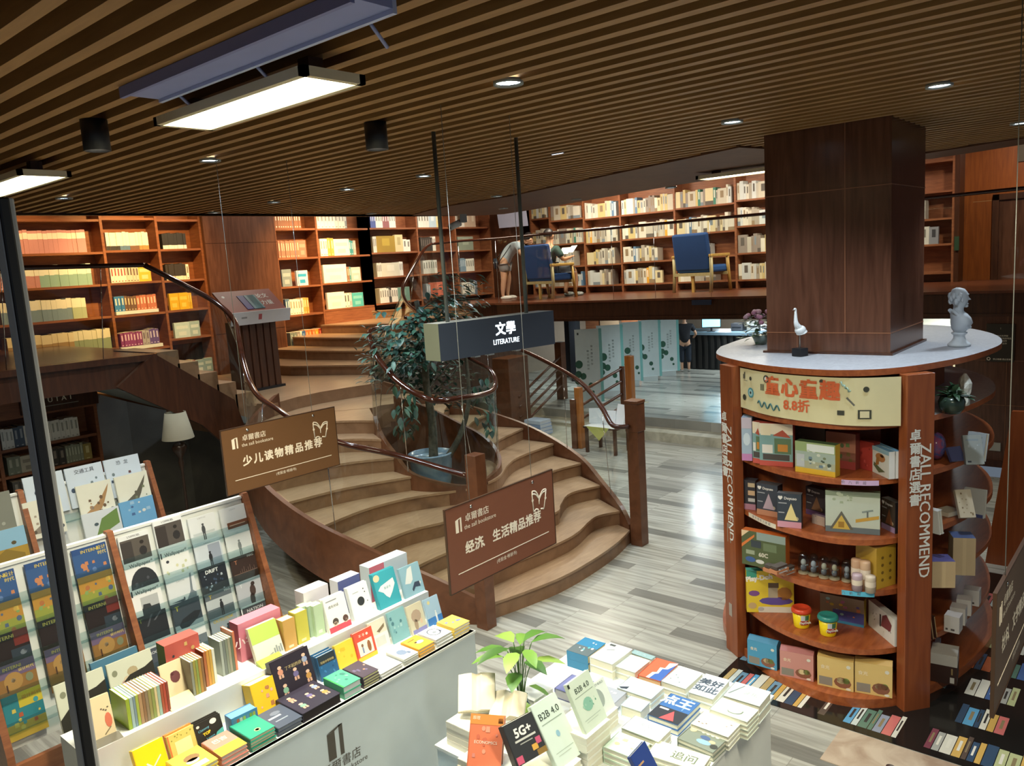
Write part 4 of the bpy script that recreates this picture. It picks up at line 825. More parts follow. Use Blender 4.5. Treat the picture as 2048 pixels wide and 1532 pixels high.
# shelf E
carton('dough_set_box', 'yellow modelling dough play set box at the left of the lower shelf', (4.745,2.169,0.36,-60.184,0.3,0.288,90), .06, '#e4c838', '#d4b020', '#4fa090', lambda d, M, w, h: (rect(d, M, 0, .82, .22, 1, '#3f9f8c'), rect(d, M, .25, 0, 1, .14, '#dcdad0'), txt(d, M, 'Play-Doh', .27, .83, .16, '#f2efe6', w, h, .06, 8), blob(d, M, .62, .28, .36, .1, '#5f4f9c'), blob(d, M, .16, .46, .12, .07, '#7c4f8c'), rect(d, M, .46, .36, .66, .62, '#b0a48c', .0008), rect(d, M, .46, .6, .68, .72, '#5a4a3c', .001), blob(d, M, .8, .46, .16, .16, '#b07a3c'), blob(d, M, .12, .16, .09, .08, '#c8a878'), blob(d, M, .3, .08, .07, .05, '#b8b4b0')), cat='toy box')
carton('dough_set_box', 'colourful dough set box standing behind the two tubs', (4.897,1.74,0.36,-85.684,0.266,0.178,90), .06, '#8f7c64', '#b8a43c', '#7c6c58', both(lambda d, M, w, h: (rect(d, M, 0, 0, 1, .22, '#3c7fa8'), rect(d, M, .3, .1, 1, .5, '#4c4f94', .0006)), confetti(12, ['#b06a8c', '#c8a83c', '#5f4f9c', '#c87a4c', '#9cc4c0'], 16, .3, .9, .1)), cat='toy box')
carton('toy_box', 'white drawing toy box with red monster turned towards the pillar', (4.973,1.464,0.36,-135,0.296,0.17,90), .045, '#e0e2e0', '#e8eaea', '#d4d8d8', both(lambda d, M, w, h: (tri(d, M, [(.5, .38), (.85, .42), (.9, .7), (.7, .95), (.55, .8)], '#7c3f44'), blob(d, M, .7, .76, .06, .05, '#e8e4e0'), rect(d, M, .45, .34, .5, .8, '#26262a', .0008)), confetti(14, ['#6a7470', '#4f5c50', '#8a6a5c'], 14, .08, .9, .03)))
def tub(p, lid, label):
    t = thing('dough_tub', label, 'tub', p, 0)
    Y = paint('#f2d820', .3)
    MB().lathe([(0, 0), (.044, 0), (.047, .006), (.055, .105), (0, .105)], Y, 24).done('tub', t)
    MB().lathe([(.056, .10), (.062, .102), (.063, .112), (.058, .126), (.05, .13), (.046, .126), (0, .126)], paint(lid, .3), 24).done('lid', t)
    b = MB(); M0 = Matrix.Identity(4)
    for mat, u0, u1, z0, z1, r in ((paint('#c9d4e0'), -28, 26, .055, .092, .0006), (paint('#3f7f5c'), 0, 30, .06, .092, .0009), (paint('#b03a34'), -30, 26, .028, .058, .0012)):
        n = 10
        for i in range(n):
            a0, a1 = R_(225+u0+(u1-u0)*i/n), R_(225+u0+(u1-u0)*(i+1)/n); q = lambda a, z: ((.0475+.076*z+r)*math.cos(a), (.0475+.076*z+r)*math.sin(a), z)
            b.quad(q(a0, z0), q(a1, z0), q(a1, z1), q(a0, z1), mat)
    b.text('PlayDoh', 0, .045, .0535, .022, WHITE, Matrix.Rotation(R_(-45), 4, 'Z') @ Matrix.Rotation(R_(90), 4, 'X'), .04)
    b.done('label', t); return t
tub((4.738,1.801,0.360), '#d2482c', 'yellow dough tub with a red lid on the island shelf')
tub((4.720,1.629,0.360), '#2f8a84', 'yellow dough tub with a teal lid on the island shelf')
# shelf F snack cartons
def snack(c): return lambda d, M, w, h: (rect(d, M, .05, .06, .42, .34, '#8f8a80'), txt(d, M, '食光', .22, .66, .14, '#f0e4c8', w, h, .02), blob(d, M, .7, .24, .24, .18, '#8a5a44'), blob(d, M, .66, .3, .12, .1, '#e0cfa0'), blob(d, M, .8, .32, .1, .1, '#7c8a4c'), blob(d, M, .86, .8, .06, .06, '#dcdcd0'), blob(d, M, .86, .06, .07, .04, '#e8e4d8'))
for nm, g, f, s in (('blue snack carton with a gable top, leftmost on the bottom shelf', (4.633,2.12,0.06,-88.238,0.195,0.168,90), '#4f9cc4', '#3f7fa0'), ('pink snack carton between the blue and yellow ones', (4.602,1.89,0.06,-80.631,0.203,0.17,90), '#cf948c', '#a86a68'),
                    ('yellow snack carton beside the pink one', (4.619,1.66,0.06,-82.025,0.209,0.192,90), '#dcc07c', '#c0a05c'), ('yellow snack carton at the right end of the bottom shelf', (4.657,1.449,0.06,-76.439,0.205,0.198,90), '#dcc07c', '#c0a05c')):
    o = carton('snack_carton', nm, g, .075, f, s, s, snack(f), 'snack cartons on the bottom shelf', 'carton'); w, h = g[4], g[5]
    MB().add([(0, 0, h), (w, 0, h), (w, .075, h), (0, .075, h), (.0, .03, h+.02), (w, .03, h+.02), (w, .045, h+.02), (0, .045, h+.02)], [(0, 1, 5, 4), (1, 2, 6, 5), (2, 3, 7, 6), (3, 0, 4, 7), (4, 5, 6, 7)], paint(s, .5)).done('gable_top', o)

# ---- right bay of the island and the things on the countertop
def plainbook(name, label, M, w, h, t, cover, pages='#e6e0cc', deco=None, cat='book', group=None, band=None):
    """book lying with its cover up: x across, y up the cover, z thickness; cover boards + page block"""
    o = thing(name, label, cat, group=group, M=M)
    b = MB(); c = paint(cover, .42); e = min(.003, t*.15)
    b.box(0, 0, t-e, w, h, t, c); b.box(0, 0, 0, w, h, e, c); b.box(-.001, 0, 0, .002, h, t, c)
    if deco:
        Mf = Matrix(((w, 0, 0, 0), (0, h, 0, 0), (0, 0, 1, t+.0003), (0, 0, 0, 1)))
        deco(b, Mf, w, h)
    b.done('cover', o)
    MB().box(.002, .002, e, w-.003, h-.002, t-e, paint(pages, .8)).done('pages', o)
    return o
def stood(g, t, lean=None, dz=0, back=0):
    """matrix for a book standing on its lower edge, cover towards the viewer; g from the front bottom edge"""
    x, y, z, rz, w, h, l = g
    return TR(x, y, z+dz, rz) @ Matrix.Translation((0, back, 0)) @ Matrix.Rotation(R_(lean or l), 4, 'X') @ Matrix.Translation((0, 0, -t))
grey = lambda d, M, w, h: (rect(d, M, .1, .8, .8, .86, '#8c9aa4'), confetti(2, ['#9aa8b0', '#b4bcc0'], 6, .3, .7, .1)(d, M, w, h), rect(d, M, .1, .06, .3, .12, '#3c4450'))
# shelf A: plant pot and a rough white stone
t = thing('potted_plant', 'small plant in a round green glass pot on the top right island shelf', 'plant', (5.090,1.043,1.735))
MB().lathe([(0, 0), (.045, 0), (.068, .03), (.072, .07), (.06, .10), (.056, .10), (.06, .068), (.05, .02), (0, .015)], paint('#34453c', .2), 24).done('pot', t)
lf = MB(); q = random.Random(5); G1 = paint('#2c4a34', .5); G2 = paint('#4c6a4c', .5)
def leaf(b, p, d, l, w, mat, droop=.25, up=(0, 0, 1)):
    d = Vector(d).normalized(); s = d.cross(Vector(up)); s = s.normalized() if s.length > .01 else Vector((1, 0, 0)); n = s.cross(d)
    p = Vector(p); row = []
    for k, ww in ((0, .08), (.25, .8), (.55, 1), (.8, .62), (1, .02)):
        c = p+d*(l*k)-Vector((0, 0, 1))*(droop*l*k*k); row += [tuple(c-s*(w*ww/2)+n*(w*.12*ww)), tuple(c), tuple(c+s*(w*ww/2)+n*(w*.12*ww))]
    b.add(row, [f for i in range(4) for f in ((3*i, 3*i+1, 3*i+4, 3*i+3), (3*i+1, 3*i+2, 3*i+5, 3*i+4))], mat, None, True)
for i in range(26):
    a = q.uniform(0, 6.28); e = q.uniform(-.1, 1.2); leaf(lf, (q.uniform(-.03, .03), q.uniform(-.03, .03), .09+q.uniform(0, .04)), (math.cos(a)*math.cos(e), math.sin(a)*math.cos(e), math.sin(e)), q.uniform(.06, .12), q.uniform(.03, .05), q.choice((G1, G1, G2)))
lf.done('leaves', t)
t = thing('stone_ornament', 'rough white stone ornament beside the green pot on the island', 'ornament', (5.365,1.027,1.735), 20)
b = MB(); q = random.Random(3); prof = []
for i in range(8):
    z = .19*i/7; r = (.035, .04, .038, .042, .05, .048, .036, .012)[i]
    for k in range(9): a = 6.283*k/9; rr = r*q.uniform(.75, 1.2); prof.append((rr*math.cos(a)*1.2+.012*i/3, rr*math.sin(a)*.7, z))
b.add(prof, [(i*9+k, i*9+(k+1) % 9, (i+1)*9+(k+1) % 9, (i+1)*9+k) for i in range(7) for k in range(9)]+[tuple(range(63, 72))], marble('white_stone', '#cfd2c8', '#e6e6dc', 20, .7)); b.done('stone', t)
# shelf B
t = thing('balloon_bag', 'crinkled blue and pink plastic bag on the right of the island', 'bag', (5.263,1.114,1.405))
MB().ball((0, .04, .085), .075, .05, .085, marble('bag_foil', '#3f5f9c', '#b04a5c', 14, .15), 12).done('bag', t)
plainbook('book', 'large pale blue book standing upright on the island shelf under the plant', stood((5.356,1.019,1.404,-111.038,0.084,0.17,80), .03), .11, .17, .03, '#a9b4bc', deco=grey)
plainbook('book', 'silver grey book leaning on its spine against the pale blue book', TR(*(5.197,0.990,1.404), -60) @ Matrix.Rotation(R_(68), 4, 'X'), .10, .175, .028, '#9ca4a4', deco=grey)
plainbook('book', 'indigo and white book lying open behind the leaning grey book', TR(*(5.221,1.073,1.404), -40) @ Matrix.Rotation(R_(60), 4, 'X'), .09, .09, .02, '#5a5f8c')
# shelf C
plainbook('book', 'cream white book lying flat under the leaning ones on the island', TR(*(5.271,1.086,1.042), -25), .12, .10, .028, '#ddd8c6')
plainbook('book', 'large grey book standing upright on the middle right island shelf', stood((5.36,1.027,1.042,-98.561,0.094,0.202,82), .028), .12, .175, .028, '#b4b6b4', deco=lambda d, M, w, h: rect(d, M, .55, .0, .95, .12, '#3f4676'))
plainbook('book', 'cream book with floral spine leaning left on the middle right shelf', TR(*(5.187,1.014,1.072), -55) @ Matrix.Rotation(R_(62), 4, 'X'), .09, .17, .026, '#cfc4ac', deco=confetti(4, ['#a89878', '#8c7a5c'], 10))
for i in (0, 1): plainbook('book', ('thin white book leaning behind the lettered pillar, left of the pair', 'thin white book leaning behind the lettered pillar, right of the pair')[i], TR(*(4.946,1.051,1.042), -50) @ Matrix.Translation((.03*i, 0, 0)) @ Matrix.Rotation(R_(74), 4, 'X') @ Matrix.Rotation(R_(90), 4, 'Z') @ Matrix.Rotation(R_(90), 4, 'Y') if False else TR(*(4.923,1.056,1.042), -20) @ Matrix.Translation((.024*i, 0, 0)) @ Matrix.Rotation(R_(-10), 4, 'Y'), .016, .09, .15, '#e2e6e6')
# shelf D cardboard
CB = '#b59f7c'
def cardboard(label, g, depth, tape='#5f5f9c'):
    o = carton('cardboard_box', label, g, depth, CB, '#a8926e', tape, lambda d, M, w, h: rect(d, M, .42, 0, .58, 1, '#c0aa84'), 'cardboard boxes on the island', 'box'); return o
cardboard('small cardboard box with a blue lid beside the lettered pillar', (4.872,1.083,0.73,-58.333,0.126,0.16,90), .12)
cardboard('tall cardboard box with a printed side at the shelf end', (5.133,1.029,0.73,-65.556,0.121,0.234,90), .12, '#5a6c9c')
# shelf E white boxes
for i, g in enumerate(((5.127,1.069,0.362,-91.38,0.083,0.104,90), (5.259,1.066,0.362,-86.634,0.085,0.106,90), (5.414,1.061,0.362,-83.047,0.083,0.102,90), (5.594,1.057,0.362,-87.483,0.091,0.104,90))):
    carton('white_box', '%s small white box with a red label, counting from the front' % ordn(i), g, .085, '#dcd8d4', '#d0ccc8', '#e0dcda', lambda d, M, w, h: (rect(d, M, .1, .12, .25, .24, '#5c5450'), rect(d, M, .45, .12, .7, .24, '#5c5450')), 'small white boxes', 'box')
    o = SC.objects[-1] if False else None
for i in (0, 1): plainbook('book', ('slim brown book leaning on the lower right island shelf, left of two', 'slim brown book leaning on the lower right island shelf, right of two')[i], TR(*(4.970,1.094,0.362), -20) @ Matrix.Translation((.035*i, 0, 0)) @ Matrix.Rotation(R_(-12), 4, 'Y'), .014, .1, .15, '#4a3028', '#c0a070')
# shelf F
g = (5.035,1.122,0.062,-82.093,0.145,0.114,90)
carton('gift_set_box', 'dark brown box with a barcode sticker on the bottom right shelf', g, .15, '#3c2620', '#2c1c18', '#2c1c18', lambda d, M, w, h: (rect(d, M, .74, .08, .9, .4, '#d8d4cc'), rect(d, M, .78, .55, .84, .9, '#a08a5c')), cat='box')
carton('white_lid_box', 'white box stacked on top of the dark brown box', (g[0], g[1], g[2]+g[5]+.001, g[3], g[4], .07, 90), .15, '#c4c2bc', '#b8b6b0', '#ccc9c2', cat='box')
carton('slim_white_box', 'slim white box standing behind the dark brown box', (g[0]+.18, g[1]+.02, g[2], g[3], .03, .15, 90), .12, '#d4d2cc', '#6c7c94', '#d4d2cc', cat='box')
# countertop: abstract bird, bust, flowers, bowl
t = thing('bird_sculpture', 'white abstract bird sculpture on a thin rod and black block', 'sculpture', (5.087,1.927,2.047), -20)
MB().box(-.036, -.036, 0, .036, .036, .052, BLACK).done('base', t, bev=.003)
MB().tube([(0, 0, .05), (0, 0, .145)], .0035, STEEL, 8).done('rod', t)
P2 = smooth([(-.052, 0, .305), (-.044, 0, .309), (-.036, 0, .306), (-.037, 0, .285), (-.036, 0, .24), (-.03, 0, .21), (-.01, 0, .185), (.012, 0, .165), (.02, 0, .15)], 4)
bd = MB(); n = len(P2); bd.tube(P2, [(.003 if i < 3 else .006+.03*(max(0, (i-8)/(n-9)))**1.5) for i in range(n)], WHITE, 14); bd.ball((.006, 0, .168), .04, .032, .032, WHITE, 16); bd.add([(-.052, 0, .305), (-.062, -.003, .303), (-.062, .003, .303)], [(0, 1, 2)], WHITE); bd.done('bird', t)
t = thing('marble_bust', 'white classical bust on a round socle at the right of the countertop', 'bust', (5.759,1.144,2.047), -62)
ST_ = marble('bust_plaster', '#c4cbd0', '#d6dbde', 6, .6)
MB().lathe([(0, 0), (.065, 0), (.068, .012), (.06, .022), (.045, .034), (.034, .055), (.034, .072), (.046, .082), (.046, .09), (0, .092)], ST_, 28).done('socle', t)
def loft(rings, mat, n=20):
    """rings: (cx, cy, z, rx, ry)"""
    b = MB(); vs = [(cx+rx*math.cos(6.2832*k/n), cy+ry*math.sin(6.2832*k/n), z) for cx, cy, z, rx, ry in rings for k in range(n)]
    m = len(rings); b.add(vs, [(i*n+k, i*n+(k+1) % n, (i+1)*n+(k+1) % n, (i+1)*n+k) for i in range(m-1) for k in range(n)]+[tuple(range(n-1, -1, -1)), tuple(range(n*(m-1), n*m))], mat, None, True); return b
# face looks along +x of the sculpture's own frame
bu = loft([(0, 0, .09, .03, .04), (.005, 0, .115, .05, .06), (.012, 0, .15, .062, .085), (.006, 0, .185, .056, .09), (-.006, 0, .21, .046, .075), (-.012, 0, .228, .034, .045), (-.008, 0, .245, .03, .032), (-.002, 0, .262, .034, .034), (.0, 0, .285, .046, .04), (-.002, 0, .315, .052, .044), (-.006, 0, .345, .05, .042), (-.01, 0, .368, .036, .032), (-.012, 0, .378, .012, .012)], ST_)
bu.add([(.04, 0, .325), (.066, 0, .298), (.044, .010, .295), (.044, -.010, .295)], [(0, 3, 1), (0, 1, 2), (1, 3, 2)], ST_)
bu.ball((.04, 0, .272), .012, .015, .008, ST_, 10); bu.ball((.036, 0, .258), .014, .016, .01, ST_, 10); bu.ball((.038, 0, .333), .014, .028, .006, ST_, 10)
for s in (-1, 1): bu.ball((.002, .043*s, .30), .01, .006, .016, ST_, 8)
for i in range(16):
    a = 6.283*i/16; bu.ball((-.02+.036*math.cos(a)*(.6 if math.cos(a) > 0 else 1), .046*math.sin(a), .31+.02*math.sin(i*2.1)), .015, .013, .022, ST_, 8) if math.cos(a) < .45 else None
bu.tube([(-.05, .03, .235), (-.03, .05, .21), (.02, .05, .19), (.05, .02, .15), (.055, -.02, .12)], .012, ST_, 8); bu.tube([(-.05, -.03, .235), (-.03, -.055, .21), (.01, -.075, .17), (.03, -.06, .12)], .012, ST_, 8)
bu.done('figure', t)
t = thing('flower_pot', 'pot of small pink flowers at the left end of the countertop', 'plant', (5.685,2.446,2.047), 0)
MB().lathe([(0, 0), (.04, 0), (.06, .05), (.065, .07), (.056, .07), (0, .06)], paint('#8fa09a', .3), 20).done('pot', t)
fl = MB(); fo = MB(); q = random.Random(11); PK = [paint('#b87f98'), paint('#9c6f94'), paint('#c8a0ac')]
for i in range(120):
    a = q.uniform(0, 6.28); e = q.uniform(-.5, 1.3); r = q.uniform(.05, .15); p = (math.cos(a)*math.cos(e)*r, math.sin(a)*math.cos(e)*r, .085+math.sin(e)*r)
    leaf(fo, p, (math.cos(a), math.sin(a), q.uniform(-.3, .5)), q.uniform(.035, .06), q.uniform(.025, .04), q.choice((G1, G2, paint('#3c5a44'))))
for i in range(24):
    a = q.uniform(0, 6.28); e = q.uniform(.3, 1.4); p = (math.cos(a)*math.cos(e)*.145, math.sin(a)*math.cos(e)*.145, .10+math.sin(e)*.15); fl.ball(p, .02, .02, .017, q.choice(PK), 8)
fo.done('foliage', t); fl.done('blossoms', t)

# ================================================================ hanging signs
BRN = paint('#7a4a35', .5); BRN2 = paint('#6a4a2c', .5); SGN = paint('#efe4d0', .5)
def bookmark(b, M, x, y, s, mat):
    """open book outline"""
    r = s*.035
    def ln(pts): b.tube([(x+px*s, y+py*s, .001) for px, py in pts], r, mat, 4, M, flat=.3)
    ln([(-.42, -.42), (-.46, .32), (-.44, .5)]); ln(smooth([(-.46, .36, 0), (-.2, .30, 0), (0, .08, 0)], 4) and [(p[0], p[1]) for p in smooth([(-.44, .5, 0), (-.2, .42, 0), (0, .1, 0)], 4)])
    ln([(p[0], p[1]) for p in smooth([(-.46, .38, 0), (-.22, .3, 0), (-.02, .06, 0)], 4)])
    ln([(p[0], p[1]) for p in smooth([(0, .1, 0), (.24, .36, 0), (.5, .36, 0)], 4)]); ln([(p[0], p[1]) for p in smooth([(.02, .06, 0), (.24, .26, 0), (.48, .28, 0)], 4)])
    ln([(.5, .36), (.42, .0), (.28, -.46)]); ln([(0, .1), (-.02, -.18)]); ln([(p[0], p[1]) for p in smooth([(-.42, -.42, 0), (-.24, -.34, 0), (-.08, -.42, 0)], 3)]); ln([(.06, -.4), (.28, -.46)])
    b.disc(x-.45*s, y+.1*s, .0015, s*.07, mat, n=10, M=M); b.disc(x+.42*s, y-.02*s, .0015, s*.07, mat, n=10, M=M)
def shoplogo(b, M, x, y, h, mat):
    b.box(x-.30*h, y-.5*h, 0, x-.02*h, y+.38*h, .001, mat, M); b.box(x+.14*h, y-.5*h, 0, x+.28*h, y+.5*h, .001, mat, M)
    b.add([(x-.30*h, y+.40*h, .001), (x-.02*h, y+.38*h, .001), (x+.28*h, y+.5*h, .001), (x+.14*h, y+.5*h, .001)], [(0, 1, 2, 3)], mat, M)
def hung(label, cx, y, cz, w, h, mat, body, dots, lit=True):
    t = thing('hanging_sign', label, 'sign', (cx, y, cz))
    MB().box(-w/2, -.004, -h/2, w/2, .004, h/2, mat).done('board', t)
    f = MB(); fr = paint('#3c2a1e', .4)
    for a in ((-w/2-.004, -.006, -h/2, -w/2, .006, h/2), (w/2, -.006, -h/2, w/2+.004, .006, h/2), (-w/2-.004, -.006, h/2, w/2+.004, .006, h/2+.004), (-w/2-.004, -.006, -h/2-.004, w/2+.004, .006, -h/2)): f.box(*a, fr)
    f.done('frame', t)
    M = TR(0, -.0045, 0, 0, 90); b = MB()
    shoplogo(b, M, -w*.40, h*.27, h*.17, SGN); b.text('卓爾書店', -w*.24, h*.315, .0005, h*.105, SGN, M, .012); b.text('the zall bookstore', -w*.215, h*.215, .0005, h*.075, SGN, M)
    bookmark(b, M, w*.35, h*.17, h*.30, SGN)
    n = len(body); step = w*.72/n
    for i, ch in enumerate(body): b.text(ch, -w*.36+step*(i+.5)-(w*.02 if ch == '、' else 0), -h*.045, .0005, step*.98 if n > 8 else h*.165, SGN, M, .035)
    b.box(-w*.43, -h*.308, 0, w*.43, -h*.298, .001, SGN, M); b.text(dots, 0, -h*.37, .0005, h*.055, SGN, M)
    b.done('lettering', t)
    for s in (-1, 1):
        x = s*w*.29; MB().tube([(x, 0, h/2), (x, 0, CZ-cz)], .0016, STEEL, 5).done('wire', t)
        MB().lathe([(.006, 0), (.009, .002), (.009, .004), (0, .005)], CHROME, 10, TR(x, -.005, h/2-.025, 0, 90)).done('grommet', t)
    return t
hung('brown hanging sign reading children books, over the magazine rack on the left', 2.765, 4.35, 1.685, .825, .395, BRN2, '少儿读物精品推荐', '(老股金·畅销书)')
hung('brown hanging sign for economics and life books, before the stairs', 2.89, 2.62, 1.425, .82, .415, BRN, '经济、生活精品推荐', '(老股金·畅销书)')
p = (2.744,0.430,1.630)
hung('brown hanging sign seen nearly edge on at the right edge of the picture', p[0]+.41, p[1], 1.425, .82, .415, paint('#5c4a3c', .5), '社科、文学精品推荐', '(老股金·畅销书)')
# black lit LITERATURE beam on two rods
a0, a1 = Vector((3.003,3.107,2.457)), Vector((3.858,2.975,2.485))
d = (a1-a0); w = Vector((d.x, d.y)).length; rz = math.degrees(math.atan2(d.y, d.x)); hh = .205
t = thing('illuminated_sign', 'dark grey box sign reading LITERATURE in glowing white letters', 'sign', (a0.x, a0.y, a0.z-hh), rz)
NV = paint('#2c3440', .5)
MB().box(0, 0, 0, w, .14, hh, NV, None, paint('#8f99a0', .5)).done('box', t); MB().box(-.0012, .0, 0, 0, .14, hh, paint('#5c6255', .6)).done('end_cap', t)
M = TR(w*.55, -.001, hh*.5, 0, 90); b = MB(); GL = emit('sign_glow', '#e4f4ff', 2.0)
b.text('文學', 0, .028, 0, .078, GL, M, .03); b.text('LITERATURE', 0, -.042, 0, .042, GL, M, .02, 0, .86); b.done('lettering', t)
for u in (.12, .80): MB().tube([(w*u, .055, hh), (w*u, .055, CZ-a0.z+hh)], .0115, paint('#4f5654', .4), 8).done('rod', t)
for u in (.3, .42, .66): MB().box(w*u, .03, -.012, w*u+.04, .07, 0, paint('#c8d0d4', .3)).done('cable_clip', t)
# camera dome, notice plaque, switch
t = thing('security_camera', 'small white security camera fixed high near the corner pilaster', 'security camera', (6.640,6.347,3.256), -120)
MB().box(-.05, -.04, .0, .05, .04, .09, paint('#8c8f8f')).done('mount', t); MB().tube([(0, -.03, .0), (.02, -.16, -.05)], .038, paint('#c4c8c8', .3), 12).done('body', t); MB().tube([(.02, -.155, -.048), (.022, -.168, -.052)], .026, BLACK, 12).done('lens', t)
t = tag(MB().box(10.655, 1.55, 1.27, 10.672, 1.835, 1.715, paint('#2f2a20', .4)).done('wall_notice'), 'dark notice board with pale lettering on the lower right wall', 'notice')
b = MB(); M = TR(10.654, 1.69, 1.5, -90, 90); b.text('!', 0, .16, 0, .03, IVORY, M)
for i, s in enumerate(('请勿在此处停留', '请保管好您的随身物品', '请勿大声喧哗', '谢谢您的合作')): b.text(s, 0, .075-.03*i, 0, .022, IVORY, M)
b.text('禁止吸烟 禁止饮食', .02, -.20, 0, .022, IVORY, M, .02); b.disc(-.115, -.195, 0, .02, IVORY, M=M, r0=.6); b.done('lettering', t)
tag(MB().box(10.66, 1.66, .2, 10.676, 1.78, .3, paint('#b8b4a4')).done('wall_socket'), 'square pale wall socket low on the right wall', 'socket')
t = tag(MB().box(13.27, 1.3, 3.72, 13.29, 1.95, 4.0, paint('#4a3c28')).done('hung_panel'), 'dark framed panel high above the door at the far right', 'panel')
tag(MB().box(12.95, 2.60, 2.55, 12.97, 2.66, 2.75, paint('#2f4a34', .4)).done('switch_plate'), 'small green switch plate on the bookcase end post', 'switch')
tag(MB().box(10.68, 5.35, 1.99, 10.72, 5.65, 2.06, paint('#26324a', .4)).done('fascia_label'), 'small dark blue label on the fascia below the empty armchair', 'label')

# ================================================================ sloping magazine racks
def rack(label, x0, xm, x1, ytop, ztop, zbot, slope, rows, pitch, front=.16, left_side=True):
    T = thing('magazine_rack', label, 'magazine rack', (x0, ytop, 0))
    yb = -slope*(ztop-zbot)
    def side(x):
        b = MB(); pts = [(0.02, ztop+.03), (-.03, ztop+.03), (yb-front, zbot+.05), (yb-front, 0), (.02, 0)]
        b.prism(pts, 0, .035, CHERRYX, None, Matrix(((0, 0, 1, x-x0-.0175), (1, 0, 0, 0), (0, 1, 0, 0), (0, 0, 0, 1)))); b.done('side_panel', T)
    for x in ([x0] if left_side else [])+[xm, x1]: side(x)
    b = MB(); b.add([(.02, 0, ztop), (x1-x0-.02, 0, ztop), (x1-x0-.02, yb, zbot), (.02, yb, zbot), (.02, .02, ztop), (x1-x0-.02, .02, ztop), (x1-x0-.02, yb+.02, zbot), (.02, yb+.02, zbot)],
        [(0, 3, 2, 1), (4, 5, 6, 7), (0, 1, 5, 4), (2, 3, 7, 6)], paint('#dfe4e2', .4)); b.done('sloping_back', T)
    MB().box(.02, -.012, ztop-.004, x1-x0-.02, .022, ztop+.012, WHITE).done('top_trim', T)
    for r in range(rows):
        z = ztop-.05-pitch*(r+1); y = -slope*(ztop-z)-.030-.004*r
        if z < zbot: break
        for a, c in ((x0+.02, xm-.02), (xm+.02, x1-.02)):
            MB().box(a-x0, y-.006, z, c-x0, y-.003, z+.06, ACRYL).box(a-x0, y-.006, z-.003, c-x0, y+.03, z, ACRYL).done('acrylic_ledge', T)
    MB().box(.02, yb-front+.02, 0, x1-x0-.02, yb-front+.05, zbot-.02, CHERRYX).done('front_board', T)
    return T
XR0, XRM, XR1, YR, ZR = 1.06, 1.79, 2.66, 4.72, 1.345
rack('tall magazine rack with wooden sides, white front and INTERNI and Wallpaper issues', XR0, XRM, XR1, YR, ZR, .42, .18, 6, .155)
def magazine(name, label, x, ytop, ztop_, slope, w, h, t, face, deco, edge='#d8dad8', cat='magazine', group=None, rz=0):
    """standing almost upright, parallel to the rack, given by its top centre"""
    a = math.degrees(math.atan2(1, slope)); M = TR(x, ytop, ztop_, rz) @ Matrix.Rotation(R_(a), 4, 'X') @ Matrix.Translation((-w/2, -h, -t/2))
    return plainbook(name, label, M, w, h, t, face, edge, deco, cat, group)
def top(c, hh): return lambda d, M, w, h: rect(d, M, 0, 1-hh, 1, 1, c)
def photo(c1, c2, y0=.3, y1=.88, person=True): return lambda d, M, w, h: (rect(d, M, .03, y0, .97, y1, c1), rect(d, M, .03, y0, .4, y1-.05, c2, .0004), (blob(d, M, .72, y1-.14, .07, .05, '#2a2624'), blob(d, M, .72, y0+.22, .13, .12, '#2c2a2c')) if person else None)
def title(s, c, y=.93, sz=.1, x=.5, b=.02): return lambda d, M, w, h: txt(d, M, s, x, y, sz, c, w, h, b)
def figure(c, x=.5, y0=.2): return lambda d, M, w, h: (blob(d, M, x, y0+.42, .045, .03, c), blob(d, M, x, y0+.28, .07, .12, c), rect(d, M, x-.05, y0, x-.01, y0+.2, c, .0006), rect(d, M, x+.01, y0, x+.05, y0+.2, c, .0006))
INT = lambda a, b_, c, t='INTERNI': both(lambda d, M, w, h: rect(d, M, 0, 0, 1, .86, a), title(t, '#d8c45c', .90, .11, .42 if t != 'INTERNI' else .5, .015), confetti(len(a)+ord(b_[1])+ord(c[2]), [b_, c, b_], 8, .35, .66, .12))
LB = [('blue magazine with orange coral, top row, %s', '#2f4f86', both(INT('#34588c', '#c08058', '#5f7cae'), title('设计', '#d8c45c', .90, .11, .84), title('时代', '#d8c45c', .78, .1, .84))),
      ('green and orange painted magazine, second row, %s', '#a07f2c', both(lambda d, M, w, h: (rect(d, M, 0, .6, 1, 1, '#b08438'), rect(d, M, 0, 0, 1, .6, '#8c9440')), confetti(21, ['#a86a3c', '#4c5f7c', '#b89c4c', '#7f9c5c', '#c8a850'], 12, .3, .85, .12))),
      ('black magazine with red corner, third row, %s', '#241c1e', both(lambda d, M, w, h: (rect(d, M, .62, .66, 1, 1, '#6c2824'), rect(d, M, .5, .3, 1, .6, '#2c3844', .0004), blob(d, M, .8, .48, .09, .06, '#8c98a4')), title('INTERNI', '#d8c45c', .9, .11, .38))),
      ('brown and violet magazine with arch, fourth row, %s', '#8f6a3c', both(lambda d, M, w, h: (rect(d, M, 0, .7, 1, 1, '#6c5c7c'), blob(d, M, .4, .6, .24, .2, '#a8844c', 16), blob(d, M, .4, .62, .06, .05, '#d8cdb4'), rect(d, M, .2, .38, .24, .56, '#4c3428', .0006), blob(d, M, .8, .58, .1, .1, '#7c8468')), title('INTERNI', '#d8c45c', .9, .1, .42), title('设计时代', '#d8c45c', .8, .08, .76))),
      ('teal and yellow magazine, fifth row, %s', '#2f7f8c', both(lambda d, M, w, h: (rect(d, M, .4, .66, 1, 1, '#c4b43c'), rect(d, M, 0, 0, 1, .35, '#b0983c')), title('设计时代', '#b8682c', .86, .1, .74), confetti(23, ['#3f94a0', '#b0583c', '#c8b858'], 9, .2, .75, .12)))]
CN = ('right column of the left bay', 'middle column of the left bay', 'left column of the left bay')
